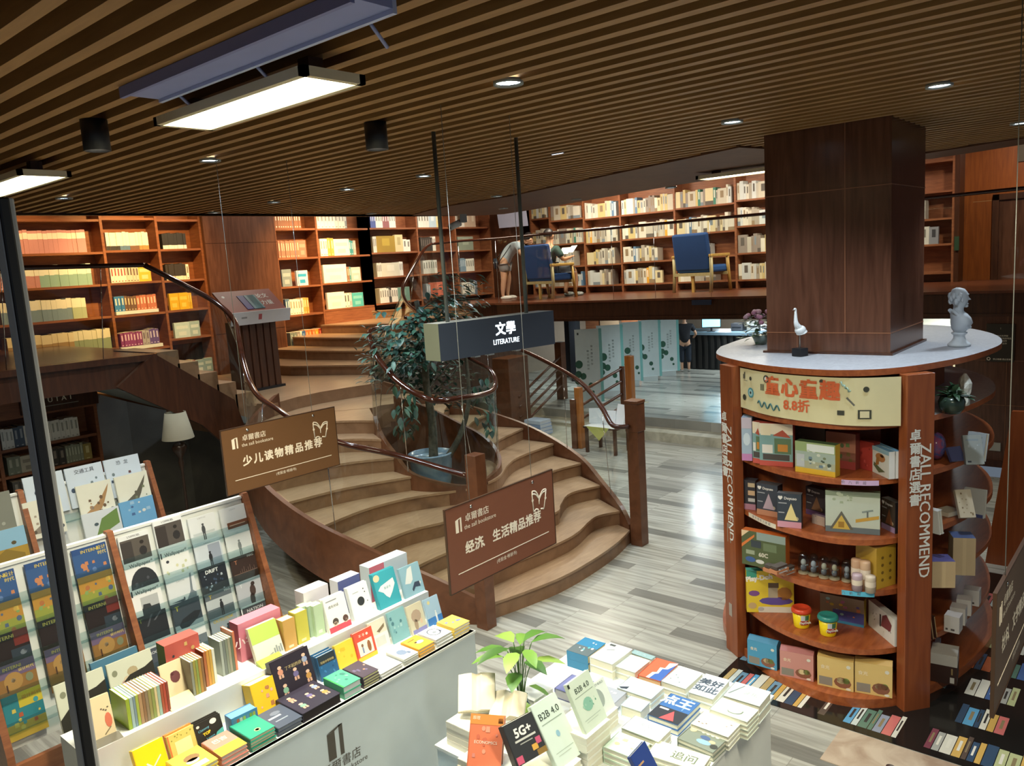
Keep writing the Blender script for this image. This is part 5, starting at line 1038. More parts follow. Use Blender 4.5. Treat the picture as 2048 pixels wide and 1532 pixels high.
for r, (lb, face, dc) in enumerate(LB):
    for c in range(3):
        if r == 4 and c < 2: continue
        z = ZR-.02-.155*r; x = XRM-.125-.236*c
        magazine('magazine', lb % CN[c], x, YR-.18*(ZR-z)-.02-.003*r, z, .18, .185, .235, .012 if r != 2 else .009, face, dc, group='magazines on the tall rack')
wp = lambda extra: both(title('Wallpaper*', '#20262c', .9, .13, .55, .008), extra)
RB = [[('white titled magazine with a dark group photo, top row, first column', '#e4e8ea', both(title("L'OFFICIEL", '#5c5c60', .94, .07), photo('#5a544e', '#3f3a38'))),
       ('white titled magazine with a dark couple photo, top row, second column', '#e4e8ea', both(title("L'OFFICIEL", '#5c5c60', .94, .07), photo('#544e4a', '#3a3432'))),
       ('pale magazine with a small standing figure, top row, third column', '#dfe4e6', both(title('L O F F I C', '#9aa0a4', .94, .05), lambda d, M, w, h: rect(d, M, .1, .5, .9, .56, '#c4ccce'), figure('#4c5054', .5, .34))),
       ('pale magazine with a brown band, top row, fourth column', '#e0e4e4', both(title('L O F F I', '#9aa0a4', .92, .05), lambda d, M, w, h: (rect(d, M, .2, .40, 1, .58, '#7c4f38'), rect(d, M, .28, .47, .9, .5, '#c8a890', .0006))))],
      [('Wallpaper issue with a black arch picture, second row', '#e6e9ea', wp(lambda d, M, w, h: (blob(d, M, .55, .3, .46, .5, '#2c3036', 24), confetti(31, ['#4c5058', '#3a3e46'], 10, .25, .55, .1)(d, M, w, h)))),
       ('Wallpaper issue with a faint yellow plant, second row', '#e4e8e8', wp(lambda d, M, w, h: (rect(d, M, .03, .83, .07, .98, '#2c3036'), blob(d, M, .22, .72, .055, .04, '#3c4048'), confetti(32, ['#c8cca8', '#d4d4b0', '#bcc4b0'], 7, .35, .65, .12)(d, M, w, h)))),
       ('pale magazine with a woman in a blue panel, second row', '#ccd6de', both(title('L O F F I', '#7c8488', .94, .05), lambda d, M, w, h: rect(d, M, .5, .2, .95, .88, '#9aa4b4'), figure('#2c2e34', .54, .25))),
       ('pale magazine with a tiny walking figure, second row', '#d8dedd', both(title('F F I', '#9aa0a4', .94, .05), figure('#7c8484', .5, .3)))],
      [('Wallpaper issue with a square harbour photo, third row', '#e6e9ea', wp(lambda d, M, w, h: (rect(d, M, .03, .83, .08, .98, '#2c3036'), rect(d, M, .28, .26, .86, .76, '#b4b8ba'), rect(d, M, .28, .26, .86, .48, '#2c3238', .0005), tri(d, M, [(.3, .45), (.6, .45), (.56, .56), (.34, .58)], '#34383c', .0008)))),
       ('white magazine with a blue ship bow curve, third row', '#d4dade', both(title('CAPITAL', '#a8b0b4', .84, .06), lambda d, M, w, h: (tri(d, M, [(.05, .34), (.5, .3), (.5, .36)], '#3c4854'), tri(d, M, [(.6, .3), (.78, .5), (.84, .95), (.9, .97), (.86, .5), (.97, .42), (.95, .3)], '#77828c'), blob(d, M, .52, .36, .03, .05, '#3c4854')))),
       ('dark DRIFT magazine with a blue pattern, third row', '#252b34', both(title('DRIFT', '#dfe4e6', .86, .14, .45, .03), confetti(33, ['#5c6c84', '#8c9cac', '#3c4c64', '#a8b4c0'], 16, .3, .78, .07))),
       ('dark brown magazine with a horizon of dancers, third row', '#3a2c28', both(title('T', '#b0785c', .84, .16, .2), title('MAG', '#c8c4c0', .93, .09, .8), lambda d, M, w, h: (rect(d, M, .05, .5, .98, .52, '#7c6458'), [rect(d, M, .3+.08*k, .5, .32+.08*k, .58+.05*(k % 3), '#6c5850', .0006) for k in range(8)])))],
      [('black magazine with grey streaks, fourth row', '#24282e', both(title('T', '#6f7c3c', .88, .14, .14), lambda d, M, w, h: (tri(d, M, [(.3, .7), (.5, .98), (.56, .98), (.36, .7)], '#4c5058'), tri(d, M, [(.55, .8), (.8, .98), (.86, .98), (.62, .8)], '#5c6068')))),
       ('dark magazine with a black whale shape, fourth row', '#39444e', both(title('T', '#a8a83c', .85, .17, .18, .03), lambda d, M, w, h: (rect(d, M, 0, 0, 1, .42, '#9cabb4'), tri(d, M, [(.15, .42), (.3, .55), (.75, .66), (.98, .62), (.8, .44), (.45, .3), (.2, .32)], '#22282e')))),
       ('grey magazine with a person standing among cushions, fourth row', '#5c666e', both(title('T', '#c8b03c', .88, .15, .2), title('MAG', '#dfe4e6', .94, .08, .85), lambda d, M, w, h: (rect(d, M, 0, .55, 1, .8, '#b4bcc0'), rect(d, M, 0, .0, 1, .3, '#a0aab0', .0003)), figure('#2a2c30', .55, .3))),
       ('pale magazine with two dark silhouettes, fourth row', '#b8bcc4', both(title('T', '#dfe4e8', .86, .14, .2), lambda d, M, w, h: (blob(d, M, .62, .66, .12, .16, '#4a3a36'), blob(d, M, .66, .84, .08, .06, '#3c302e'), blob(d, M, .56, .42, .1, .18, '#3a3030'))))],
      [('pale magazine with ROCKSHOT lettering, lowest visible row, first column', '#4c5460', both(top('#dfe4e6', .16), title('ROCKSHOT', '#dfe4e6', .72, .1, .55))),
       ('white topped magazine half hidden by a red box set', '#6c7880', both(top('#dfe4e6', .3), confetti(34, ['#4c545c', '#8c98a0'], 7, .2, .65, .1))),
       ('grey magazine with yellow heading and a crouching skater', '#8c9aa4', both(title('OUTLOOK', '#b8a428', .9, .12), figure('#2c3238', .62, .3), lambda d, M, w, h: rect(d, M, .05, .2, .95, .3, '#5c6870'))),
       ('dark NATION magazine with a white frame, lowest visible row', '#4a4c50', both(lambda d, M, w, h: (rect(d, M, 0, .0, .05, 1, '#dfe4e6'), rect(d, M, 0, .95, 1, 1, '#dfe4e6')), title('NATION', '#c8ccd0', .84, .13, .55)))]]
for r, rowm in enumerate(RB):
    for c, (lb, face, dc) in enumerate(rowm):
        z = ZR-.022-.158*r+(.03 if c == 1 and r == 0 else 0)-(.012 if c in (2, 3) else 0); x = XRM+.125+.212*c
        magazine('magazine', lb+('' if 'column' in lb else ' of the right bay'), x, YR-.18*(ZR-z)-.02-.003*r, z, .18, .178, .232, .011, face, dc, group='magazines on the tall rack')
mole = both(lambda d, M, w, h: (tri(d, M, [(0, 0), (0, .28), (.2, .45), (.45, .62), (.8, .66), (1, .74), (1, 0)], '#2c2a22'), blob(d, M, .14, .76, .06, .07, '#8c9078', 14), blob(d, M, .52, .68, .12, .1, '#b8a884'), blob(d, M, .38, .56, .08, .06, '#d8c8a8'), blob(d, M, .3, .5, .05, .05, '#c4a89c'), blob(d, M, .74, .56, .05, .05, '#c8c8b4')))
magazine('picture_book', 'white picture book with a dark mole, standing at the left rack foot', 1.385, 4.30, .785, .2, .24, .25, .012, '#d6dac6', mole, cat='book')
magazine('picture_book', 'white picture book with a dark mole, right of its twin', 1.665, 4.36, .755, .2, .24, .25, .012, '#d6dac6', mole, cat='book')
magazine('picture_book', 'blue picture book edge behind the right mole book', 1.62, 4.44, .765, .2, .25, .25, .02, '#4f7f9c', None, '#e0e0d0', cat='book')
# the smaller rack behind, with children's picture books
XB0, XBM, XB1, YB, ZB = 1.0, 1.83, 2.745, 6.28, 1.36
rack('lower magazine rack behind the first one, full of dinosaur picture books', XB0, XBM, XB1, YB, ZB, .45, .2, 4, .22)
dino = lambda s, c: both(confetti(s, c, 12, .1, .6, .09), lambda d, M, w, h: (tri(d, M, [(.05, .15), (.3, .3), (.55, .45), (.8, .75), (.92, .9), (.85, .7), (.7, .4), (.6, .25), (.3, .12)], c[0]), blob(d, M, .9, .18, .06, .05, '#4c545c')))
for i, (x, s, c) in enumerate(((1.99, '火  车', '#34485c'), (2.27, '交通工具', '#3c4450'), (2.55, '恐  龙', '#5c6874'))):
    magazine('picture_book', ('pale blue picture book titled TRAINS in Chinese', 'pale blue picture book titled VEHICLES in Chinese', 'pale blue picture book titled DINOSAURS in Chinese')[i]+' on the rear rack', x, YB-.0, ZB+.105, .2, .265, .30, .014, '#c8d6e6', both(title(s, c, .86, .12, .5, .012), confetti(40+i, ['#3c4c64', '#5c3c40', '#6c7c84'], 6, .35, .68, .1)), cat='book', group='children books on the rear rack')
for i, (x, a) in enumerate(((1.99, ['#8c8478', '#5c5448', '#a89c8c']), (2.27, ['#a8855c', '#6c5844', '#8c7c6c']), (2.55, ['#5f5c50', '#8a4a50', '#7c8468']))):
    magazine('picture_book', ('cream picture book with a grey patterned dinosaur, second row left', 'cream picture book with a running spotted dinosaur, second row middle', 'cream picture book with a long necked dinosaur, second row right')[i], x+(.03 if i else -.05), YB-.06, ZB-.03-(.03 if i == 0 else 0), .2, .25, .27, .014, '#dfe0d2', dino(50+i, a), cat='book', group='children books on the rear rack')
magazine('picture_book', 'white picture book with a green lizard, third row of the rear rack', 2.30, YB-.12, ZB-.235, .2, .27, .25, .014, '#d2dae0', lambda d, M, w, h: (tri(d, M, [(.3, .3), (.5, .75), (.95, .95), (.95, .5), (.6, .35)], '#6c8a4c'), blob(d, M, .34, .62, .06, .05, '#4c5c64')), cat='book')
magazine('picture_book', 'light blue picture book strip beside the green lizard book', 2.57, YB-.12, ZB-.22, .2, .26, .22, .014, '#6fa8d4', confetti(60, ['#9cc0dc', '#4c6c9c', '#d8dcd8'], 8, .5, .95), cat='book')
magazine('picture_book', 'grey photo picture book at the left end of the rear rack', 1.62, YB-.03, ZB+.05, .2, .28, .28, .014, '#7c8078', confetti(61, ['#a0a49c', '#5c5c54', '#8c4c50', '#c8ccc8'], 12, .2, .95), cat='book')
magazine('picture_book', 'yellow picture book with a light blue sky, left end of the rear rack', 1.66, YB-.1, ZB-.2, .2, .27, .27, .014, '#b0903c', lambda d, M, w, h: (rect(d, M, 0, .5, 1, 1, '#8cbad8'), tri(d, M, [(0, .2), (.5, .5), (.9, .3), (.9, 0), (0, 0)], '#8c7430'), blob(d, M, .7, .62, .06, .05, '#5c5034')), cat='book')

# ================================================================ the two book tables
PW = paint('#c3cfd4', .45); TW = paint('#dde2e0', .4)
t = thing('display_table', 'white two-tier table of children books with the shop logo on its front', 'table', (1.9, 3.2, 0))
def tp(o, T=t): o.parent = T; o.matrix_parent_inverse = T.matrix_world.inverted() if False else Matrix.Translation(-Vector(T.location)); return o
tp(MB().box(.98, 2.81, 0, 2.81, 2.83, .85, PW).box(2.79, 2.83, 0, 2.81, 3.37, .85, PW).box(.98, 2.83, 0, 1.0, 3.37, .85, PW).box(1.0, 3.35, 0, 2.79, 3.37, .85, PW).done('body'))
tp(MB().box(.975, 2.805, .838, 2.815, 3.375, .85, TW).done('top'))
tp(MB().box(.99, 3.135, .8501, 2.80, 3.37, 1.0, TW).done('raised_tier'))
b = MB(); M = TR(1.89, 2.809, .70, 0, 90); lm = paint('#4f4a42', .5); shoplogo(b, M, 0, 0, .145, lm); b.text('卓爾書店', .02, -.11, .0005, .055, lm, M); b.text('the zall bookstore', .03, -.155, .0005, .036, lm, M); tp(b.done('shop_logo'))
# --- stacks along the front edge
def stack(label, x0, x1, y0, dep, z, n, tk, cov, pages, deco, rz=0, turn=0):
    """n equal books lying flat, the top one decorated; labels tell which of the stack"""
    gname = 'stack of %s' % label
    for i in range(n):
        jx, jy = random.uniform(-.003, .003), random.uniform(-.003, .003); w = x1-x0-.006
        M = TR(x0+.003+jx, y0+jy, z+.0006+tk*i+.0004*i, rz+random.uniform(-.8, .8))
        if turn == -90: M = TR(x0+.003+jx, y0+dep+jy, z+.0006+tk*i+.0004*i, -90+rz); ww, hh = dep, w
        else: ww, hh = w, dep
        lb = label+(', topmost of its stack' if i == n-1 and n > 1 else '' if n == 1 else ', %s from the bottom of its stack' % ordn(i))
        plainbook('book', lb, M, ww, hh, tk, cov, pages, deco if i == n-1 else None, group=gname if n > 1 else None)
dots = lambda s, c, n=5, y0=.2, y1=.8: confetti(s, c, n, y0, y1, .14)
FS = [('yellow book with a boy, at the table corner', 2.685, 2.805, .135, 3, .017, '#e2c864', '#e8e6dc', dots(70, ['#7c86c8', '#d8a48c', '#5c6cae'], 4, .3, .7)),
      ('white book with a round cat drawing', 2.555, 2.678, .135, 3, .015, '#e6ebec', '#d8d8cc', lambda d, M, w, h: (d.disc(.5, .55, .0004, .3, paint('#5c6470'), .3, 20, M, .85), blob(d, M, .5, .52, .1, .08, '#8c949c'), blob(d, M, .76, .42, .1, .06, '#8c94ac'))),
      ('orange book with a white duck', 2.44, 2.55, .135, 3, .014, '#e9b03c', '#d8c8a4', lambda d, M, w, h: (blob(d, M, .6, .45, .22, .12, '#f0e6dc'), blob(d, M, .42, .52, .08, .05, '#4c3c30'), rect(d, M, .2, .75, .6, .8, '#8c6c2c'))),
      ('white book with a blue elephant', 2.335, 2.435, .135, 3, .012, '#e8ecea', '#d8d8cc', lambda d, M, w, h: (blob(d, M, .45, .5, .26, .22, '#7c8ca8'), blob(d, M, .7, .3, .1, .1, '#6c7c98'))),
      ('plain white book beside the blue elephant stack', 2.19, 2.33, .14, 2, .014, '#eceff0', '#dcdcd4', dots(71, ['#d4dce4', '#c8d0dc'], 5)),
      ('dark plum book with peach figures', 2.085, 2.186, .15, 4, .014, '#4c4250', '#cfcf9c', dots(72, ['#d8a48c', '#6c6484', '#b8846c'], 6)),
      ('thick book with bright green spine', 1.975, 2.08, .15, 2, .03, '#4fae8c', '#c8ced0', lambda d, M, w, h: (rect(d, M, .0, .0, .06, 1, '#3fbf4c'), dots(73, ['#3c7c74', '#7cc4a4'], 8)(d, M, w, h))),
      ('glossy dark blue book wrapped in film', 1.63, 1.755, .17, 2, .018, '#4a5468', '#7c8490', lambda d, M, w, h: (rect(d, M, .1, .5, .6, .58, '#a8b0bc'), rect(d, M, .2, .3, .7, .35, '#8c98a8'), blob(d, M, .5, .7, .2, .1, '#6c7688'))),
      ('emerald green book with a small emblem', 1.50, 1.622, .16, 4, .014, '#2f9f84', '#d4c8a8', lambda d, M, w, h: (blob(d, M, .5, .25, .12, .09, '#9cae84'), blob(d, M, .5, .25, .07, .05, '#c8a884'))),
      ('pink and yellow paperback', 1.375, 1.494, .16, 3, .016, '#dd8f80', '#cfc8b8', lambda d, M, w, h: (rect(d, M, 0, 0, 1, .42, '#eec63c'), txt(d, M, '巴吉', .5, .72, .2, '#f4dcc8', w, h, .03))),
      ('yellow book with a sleeping girl', 1.225, 1.365, .16, 3, .016, '#e8cc4c', '#dcdcc8', lambda d, M, w, h: (blob(d, M, .55, .6, .24, .16, '#8c6c44'), blob(d, M, .5, .45, .2, .12, '#f4e0c4'), rect(d, M, .2, .1, .8, .3, '#f0ead8'))),
      ('orange red paperback at the table left end', .985, 1.115, .20, 4, .018, '#d8704c', '#c89c84', dots(74, ['#e89870', '#f0d8c0', '#c05c3c'], 6)),
      ]
for lb, x0, x1, dep, n, tk, cov, pg, dc in FS: stack(lb, x0, x1, 2.835, dep, .85, n, tk, cov, pg, dc)
kids = lambda d, M, w, h: [(blob(d, M, x, y, .05, .04, '#d8b49c'), blob(d, M, x, y-.1, .07, .07, c), rect(d, M, x-.06, y-.24, x-.01, y-.16, '#c8a08c', .0006), rect(d, M, x+.01, y-.24, x+.06, y-.16, '#c8a08c', .0006)) for x, y, c in ((.2, .8, '#c88c74'), (.55, .62, '#6c6490'), (.84, .84, '#8c9cc0'), (.84, .45, '#b88c4c'), (.22, .38, '#7ca890'))]
o = plainbook('boxed_set', 'large dark boxed picture set lying flat at the front edge', TR(1.755, 2.835, .8508, 1), .205, .20, .042, '#2f2a3c', '#241c1c', kids, 'box set')
# --- leaning row on the lower tier
def lean(name, label, g, t_, cov, deco, pages='#e4e0d4', dz=.0008, lean_=None, cat='book', back=0, hs=1.0):
    x, y, z, rz, w, h, l = g; return plainbook(name, label, stood((x, y, z, rz*.4, w, h, l), t_, lean_, dz, back), w, h*hs, t_, cov, pages, deco, cat)
z_ = .85
lean('picture_book', 'blue picture book with a sailor, rightmost of the leaning row', (2.70, 3.035, z_, 0, .105, .150, 75), .008, '#a8c8e0', lambda d, M, w, h: (rect(d, M, 0, 0, 1, .3, '#3f7fc4'), blob(d, M, .3, .84, .09, .07, '#dcd49c'), figure('#e0e8ec', .62, .05)(d, M, w, h)))
lean('picture_book', 'sandy picture book with an elephant and a child', (2.585, 3.045, z_, 0, .108, .152, 75), .008, '#d2cdb4', lambda d, M, w, h: (rect(d, M, .1, 0, 1, .14, '#8c8cc4'), blob(d, M, .5, .58, .32, .22, '#b4a08c'), blob(d, M, .4, .3, .12, .2, '#a8947c'), blob(d, M, .75, .35, .08, .1, '#e0c4a8')))
lean('picture_book', 'teal misty picture book in the leaning row', (2.465, 3.055, z_, 0, .115, .162, 75), .008, '#7fb0b8', dots(75, ['#6ca0ac', '#4c7c88', '#9cc4c8'], 9))
lean('picture_book', 'white and sand book standing half behind the red one', (2.345, 3.07, z_, 0, .112, .15, 75), .012, '#d2d0c0', lambda d, M, w, h: (rect(d, M, 0, 0, 1, .52, '#dfe2de'), rect(d, M, .25, .12, .8, .42, '#c8ccc8', .0005), tri(d, M, [(.4, .62), (.9, .8), (.86, .68), (.55, .56)], '#7c6c54')))
lean('picture_book', 'red picture book with a girl and bear at a window', (2.235, 3.05, z_, 0, .118, .145, 75), .018, '#cf5240', lambda d, M, w, h: (rect(d, M, .12, .16, .88, .66, '#ece6d2'), rect(d, M, 0, 0, 1, .14, '#e8b83c'), txt(d, M, '不 不 ●', .5, .82, .12, '#f2e0d0', w, h, .02), blob(d, M, .68, .4, .1, .2, '#8c5c3c'), blob(d, M, .34, .5, .06, .06, '#7c5c48'), rect(d, M, .3, .24, .38, .44, '#7c86a8', .0008)))
lean('picture_book', 'yellow film-wrapped picture book left of the red one', (2.125, 3.06, z_, 0, .11, .128, 75), .016, '#e3c640', dots(76, ['#ecd878', '#d4b430'], 6))
for i in range(3): lean('book', 'dark blue hardback, %s of three leaning together' % ('front', 'middle', 'rear')[i], (2.015, 3.055+.022*i, z_, 0, .105, .118, 75), .018, '#2a5f8c', (lambda d, M, w, h: (rect(d, M, .04, .62, .96, .98, '#253038'), txt(d, M, '写给中学的他', .5, .7, .11, '#c8b87c', w, h, .01), confetti(77, ['#3c7cb0', '#1f4c74'], 7, .1, .55)(d, M, w, h))) if i == 0 else None)
lean('boxed_set', 'large dark boxed picture set leaning behind its flat twin', (1.775, 3.035, z_, 0, .205, .20, 72), .035, '#2a2430', lambda d, M, w, h: (kids(d, M, w, h), txt(d, M, '了不起的孩子', .58, .72, .09, '#b8a878', w, h, .01)), '#3c3440', cat='box set')
lean('book', 'thick yellow box with pink feathers, left of the dark set', (1.655, 3.03, z_, 0, .115, .15, 75), .07, '#eec22c', dots(78, ['#d89c84', '#e8b0a0', '#b87c4c'], 7), back=.0)
lean('boxed_set', 'light blue slipcase set showing coloured spines', (1.515, 2.99, z_, -8, .118, .085, 88), .06, '#4f86b8', lambda d, M, w, h: [rect(d, M, .06+.125*i, .02, .16+.125*i, .86, ('#5f7c9c', '#b0604c', '#c8c8bc', '#a8b45c', '#6c8cb4', '#8ca43c', '#b0b44c')[i]) for i in range(7)], '#6fa8d8', cat='box set')
for i in range(3): lean('picture_book', 'black comic lesson book, %s of three' % ('front', 'middle', 'rear')[i], (1.375, 3.01+.014*i, z_, 0, .118, .112, 72), .010, '#2a2824', (lambda d, M, w, h: (tri(d, M, [(.25, 0), (1, 0), (1, .5), (.75, .42), (.6, .18), (.3, .12)], '#5cb8b4'), blob(d, M, .7, .86, .13, .1, '#e8e8e0'), blob(d, M, .14, .88, .06, .05, '#e0e0d8'), txt(d, M, 'Chimney', .32, .72, .12, '#6cb4cc', w, h, .02, 6), txt(d, M, 'TOP', .4, .54, .15, '#f2d030', w, h, .05, 6), txt(d, M, 'Lesson', .5, .36, .12, '#6cb4cc', w, h, .02, 6))) if i == 0 else None)
for i in range(2): lean('picture_book', 'yellow picture book with orange spine and leaf border, %s' % ('front copy', 'rear copy')[i], (1.265, 3.01+.02*i, z_, 0, .112, .12, 72), .016, '#e0873c' if i else '#d8c46c', (lambda d, M, w, h: (rect(d, M, 0, 0, .05, 1, '#dc7440'), rect(d, M, .22, .25, .82, .72, '#ece6a8'), confetti(80, ['#8c8c3c', '#a89c4c'], 12, .05, .22, .06)(d, M, w, h), confetti(81, ['#8c8c3c'], 8, .78, .95, .05)(d, M, w, h))) if i == 0 else None, '#e8dcb8')
lean('picture_book', 'bright yellow picture book with a white tick mark', (1.135, 3.02, z_, 0, .12, .125, 70), .03, '#f6d410', lambda d, M, w, h: (tri(d, M, [(.3, .42), (.5, .22), (.52, .27), (.34, .46)], '#f4f0d8'), tri(d, M, [(.5, .22), (.82, .5), (.8, .54), (.5, .28)], '#f4f0d8')))
# --- back tier
z2 = 1.0008
lean('picture_book', 'light blue book with a diving figure at the right end of the tier', (2.655, 3.16, 1.0, 0, .145, .165, 75), .012, '#92bccc', lambda d, M, w, h: (tri(d, M, [(.15, .45), (.4, .9), (.62, .95), (.55, .5), (.4, .4)], '#dfe6e4'), tri(d, M, [(.42, .2), (.6, .4), (.82, .38), (.84, .2), (.6, .24), (.46, .12)], '#3f4c60'), blob(d, M, .84, .32, .06, .05, '#d0dcdc')))
for i in range(2): lean('picture_book', 'turquoise book with a white map shape, %s' % ('front copy', 'rear copy')[i], (2.485, 3.165+.014*i, 1.0, 0, .148, .19, 75), .012, '#3fa4b4', (lambda d, M, w, h: (tri(d, M, [(.1, .52), (.25, .62), (.5, .66), (.85, .72), (.88, .55), (.7, .36), (.52, .22), (.4, .3), (.3, .42)], '#e4ecea'), blob(d, M, .14, .86, .14, .1, '#d8c8a4'), txt(d, M, '爱读书', .52, .52, .08, '#4c8c9c', w, h))) if i == 0 else None)
for i in range(2): lean('book', 'white book with a black disc, %s' % ('front copy', 'rear copy')[i], (2.32, 3.17+.014*i, 1.0, 0, .125, .175, 75), .012, '#e2e8ea', (lambda d, M, w, h: (blob(d, M, .52, .5, .18, .13, '#2f3438', 20), blob(d, M, .76, .82, .03, .02, '#3c4044'), blob(d, M, .8, .72, .03, .02, '#3c4044'), blob(d, M, .84, .44, .025, .018, '#3c4044'), blob(d, M, .42, .1, .12, .05, '#f0f4f4'), rect(d, M, .2, .78, .5, .8, '#a0a8ac'))) if i == 0 else None)
for i in range(2): lean('book', 'white book with two faces and a red band, %s' % ('front copy', 'rear copy')[i], (2.165, 3.165+.016*i, 1.0, 0, .13, .172, 75), .014, '#e6e8e4', (lambda d, M, w, h: (rect(d, M, 0, 0, 1, .16, '#cf5060'), blob(d, M, .34, .28, .14, .1, '#4c4440'), blob(d, M, .32, .22, .1, .07, '#e4ccb8'), blob(d, M, .8, .26, .13, .1, '#5c4440'), blob(d, M, .8, .2, .09, .06, '#e8d0bc'), txt(d, M, '成长对话', .4, .72, .09, '#5c6064', w, h), rect(d, M, .1, .88, .6, .91, '#8c9094'))) if i == 0 else None)
for i in range(3): lean('box_file', 'pale green boxed volume, %s of three' % ('right', 'middle', 'left')[i], (2.105-.018*i, 3.2+.02*i, 1.0, 0, .055, .158, 88), .05, '#b8d0ac' if i != 1 else '#a8c0a4', lambda d, M, w, h: rect(d, M, .3, .08, .7, .18, '#dfe6d4'), '#dce4d0', cat='book')
lean('box_file', 'yellow green thick book beside the pale green volumes', (2.005, 3.205, 1.0, 0, .066, .158, 88), .055, '#c8c04c', lambda d, M, w, h: rect(d, M, .3, .06, .7, .14, '#e4e0a8'), '#ece8c0')
lean('box_file', 'ochre thick book left of the yellow green one', (1.93, 3.2, 1.0, 0, .066, .15, 88), .055, '#cfa258', lambda d, M, w, h: rect(d, M, .3, .06, .7, .14, '#ecdcb8'), '#f0e8d0')
for i in range(2): lean('picture_book', 'green and white book with a grey city drawing, %s' % ('front copy', 'rear copy')[i], (1.775, 3.19+.012*i, 1.0, 0, .145, .172, 70), .011, '#dde0cc', (lambda d, M, w, h: (rect(d, M, 0, .55, 1, 1, '#b0cc60'), [rect(d, M, .66+.08*k, .1, .72+.08*k, .26+.05*(k % 2), '#8c9498', .0006) for k in range(4)], tri(d, M, [(.1, .02), (.6, .18), (.64, .15), (.2, .0)], '#a0a49c'))) if i == 0 else None)
lean('book', 'lime green book lying slanted under the green and white pair', (1.77, 3.14, 1.0, 0, .12, .06, 20), .012, '#a8c04c', None)
def spines(label, x0, y, z, items, dep, group):
    u = x0
    for i, (cn, c, tk, hh) in enumerate(items):
        o = plainbook('picture_book', '%s thin book, %s from left, %s' % (cn, ordn(i), label), TR(u, y, z+.0008) @ Matrix.Rotation(R_(90), 4, 'Y') @ Matrix.Rotation(R_(90), 4, 'Z') if False else Matrix(((0, 0, 1, u), (1, 0, 0, y), (0, 1, 0, z+.0008), (0, 0, 0, 1))), dep, hh, tk, c, '#efece0', None, group=group); u += tk+.0012
spines('row of picture books on the upper tier', 1.175, 3.165, 1.0, [('lime green', '#9cb83c', .014, .13), ('pale blue', '#a4c0c4', .012, .13), ('blue grey', '#7c98a8', .009, .13), ('lime', '#a8bc54', .011, .13), ('tan', '#b0906c', .013, .13), ('brown', '#8c6c50', .011, .13), ('grey brown', '#8f7f68', .011, .13), ('olive', '#98945c', .012, .13), ('moss green', '#8c9a58', .012, .13), ('cream', '#d4c89c', .010, .13), ('aqua', '#98b8ac', .012, .13), ('rust', '#a8563c', .010, .13), ('red', '#b04c3c', .011, .13), ('dark red', '#8c4438', .010, .13)], .15, 'fourteen picture books in a row')
spines('left cluster by the cream book', 1.462, 3.19, 1.0, [('grey', '#8c8f80', .011, .155), ('olive', '#9c9444', .011, .155), ('green', '#8c9c50', .010, .155), ('ochre', '#b0843c', .012, .155), ('brown', '#8c6844', .010, .155)], .10, 'left cluster of thin books')
spines('middle cluster on the upper tier', 1.536, 3.215, 1.0, [('rust', '#b0683c', .012, .162), ('amber', '#cf9440', .012, .162), ('gold', '#c8a048', .012, .162), ('white', '#dcdccc', .012, .16)], .10, 'middle cluster of thin books')
spines('right cluster behind the yellow box', 1.628, 3.24, 1.0, [('grey', '#9ca49c', .012, .165), ('slate', '#6c7470', .012, .165), ('grey green', '#7c8474', .011, .165), ('khaki', '#94907c', .012, .165), ('dark green', '#5c6854', .011, .165), ('coral', '#c87858', .011, .185)], .10, 'right cluster of thin books')
lean('picture_book', 'cream book with a maroon blob between the thin books', (1.365, 3.235, 1.0, 0, .098, .158, 76), .010, '#e0d4b0', lambda d, M, w, h: (blob(d, M, .6, .58, .22, .16, '#6c4044', 11), blob(d, M, .5, .66, .1, .07, '#7c4c50')))
lean('book', 'cream book lying slanted below the maroon blob book', (1.345, 3.15, 1.0, 0, .11, .07, 25), .014, '#e0cf9c', None)
lean('picture_book', 'cream picture book with a red bird at the tier left end', (1.005, 3.2, 1.0, -10, .132, .165, 76), .014, '#ead8b0', lambda d, M, w, h: (blob(d, M, .86, .38, .1, .18, '#d8785c'), [blob(d, M, .72+.06*k, .68-.03*(k % 3), .03, .02, '#6c6454') for k in range(4)], tri(d, M, [(.7, .06), (.9, .2), (.88, .22), (.68, .08)], '#8c7c5c'), rect(d, M, .3, .4, .36, .41, '#8c8c7c')))
lean('tray', 'grey tray under the cream bird book', (1.0, 3.14, 1.0, -4, .14, .05, 12), .02, '#5f5c50', None, '#8c8878', cat='tray')
for nm, g, c1, c2, dep in (('long pink boxed set at the rear of the tier', (1.748, 3.285, 1.0, 0, .225, .185, 90), '#cf7f92', '#c06c84', .075), ('white boxed set at the rear of the tier', (2.11, 3.285, 1.0, 0, .148, .205, 90), '#d8d4dc', '#c8c4cc', .075), ('purple boxed set behind the black disc book', (2.318, 3.285, 1.0, 0, .142, .19, 90), '#5c6498', '#dfe2ea', .07), ('large white and pink boxed set at the rear right corner', (2.525, 3.285, 1.0, 0, .27, .195, 90), '#c8d4dc', '#c0ccd4', .08), ('red and green boxed set with cartoon animals by the rack', (1.405, 3.285, 1.0, 0, .155, .225, 90), '#b8544c', '#5c7440', .075)):
    carton('boxed_set', nm, g, dep, c1, c2, c2 if 'purple' in nm else c1, (lambda d, M, w, h: confetti(90, ['#5c8c9c', '#c8a868', '#3c3c44'], 8, .2, .9)(d, M, w, h)) if 'red' in nm else (lambda d, M, w, h: rect(d, M, 0, 0, .38, 1, '#cf7080')) if 'large' in nm else (lambda d, M, w, h: txt(d, M, '小学生必读', .5, .5, .3, '#f0e0e4', w, h)) if 'pink' in nm else None, cat='box set')

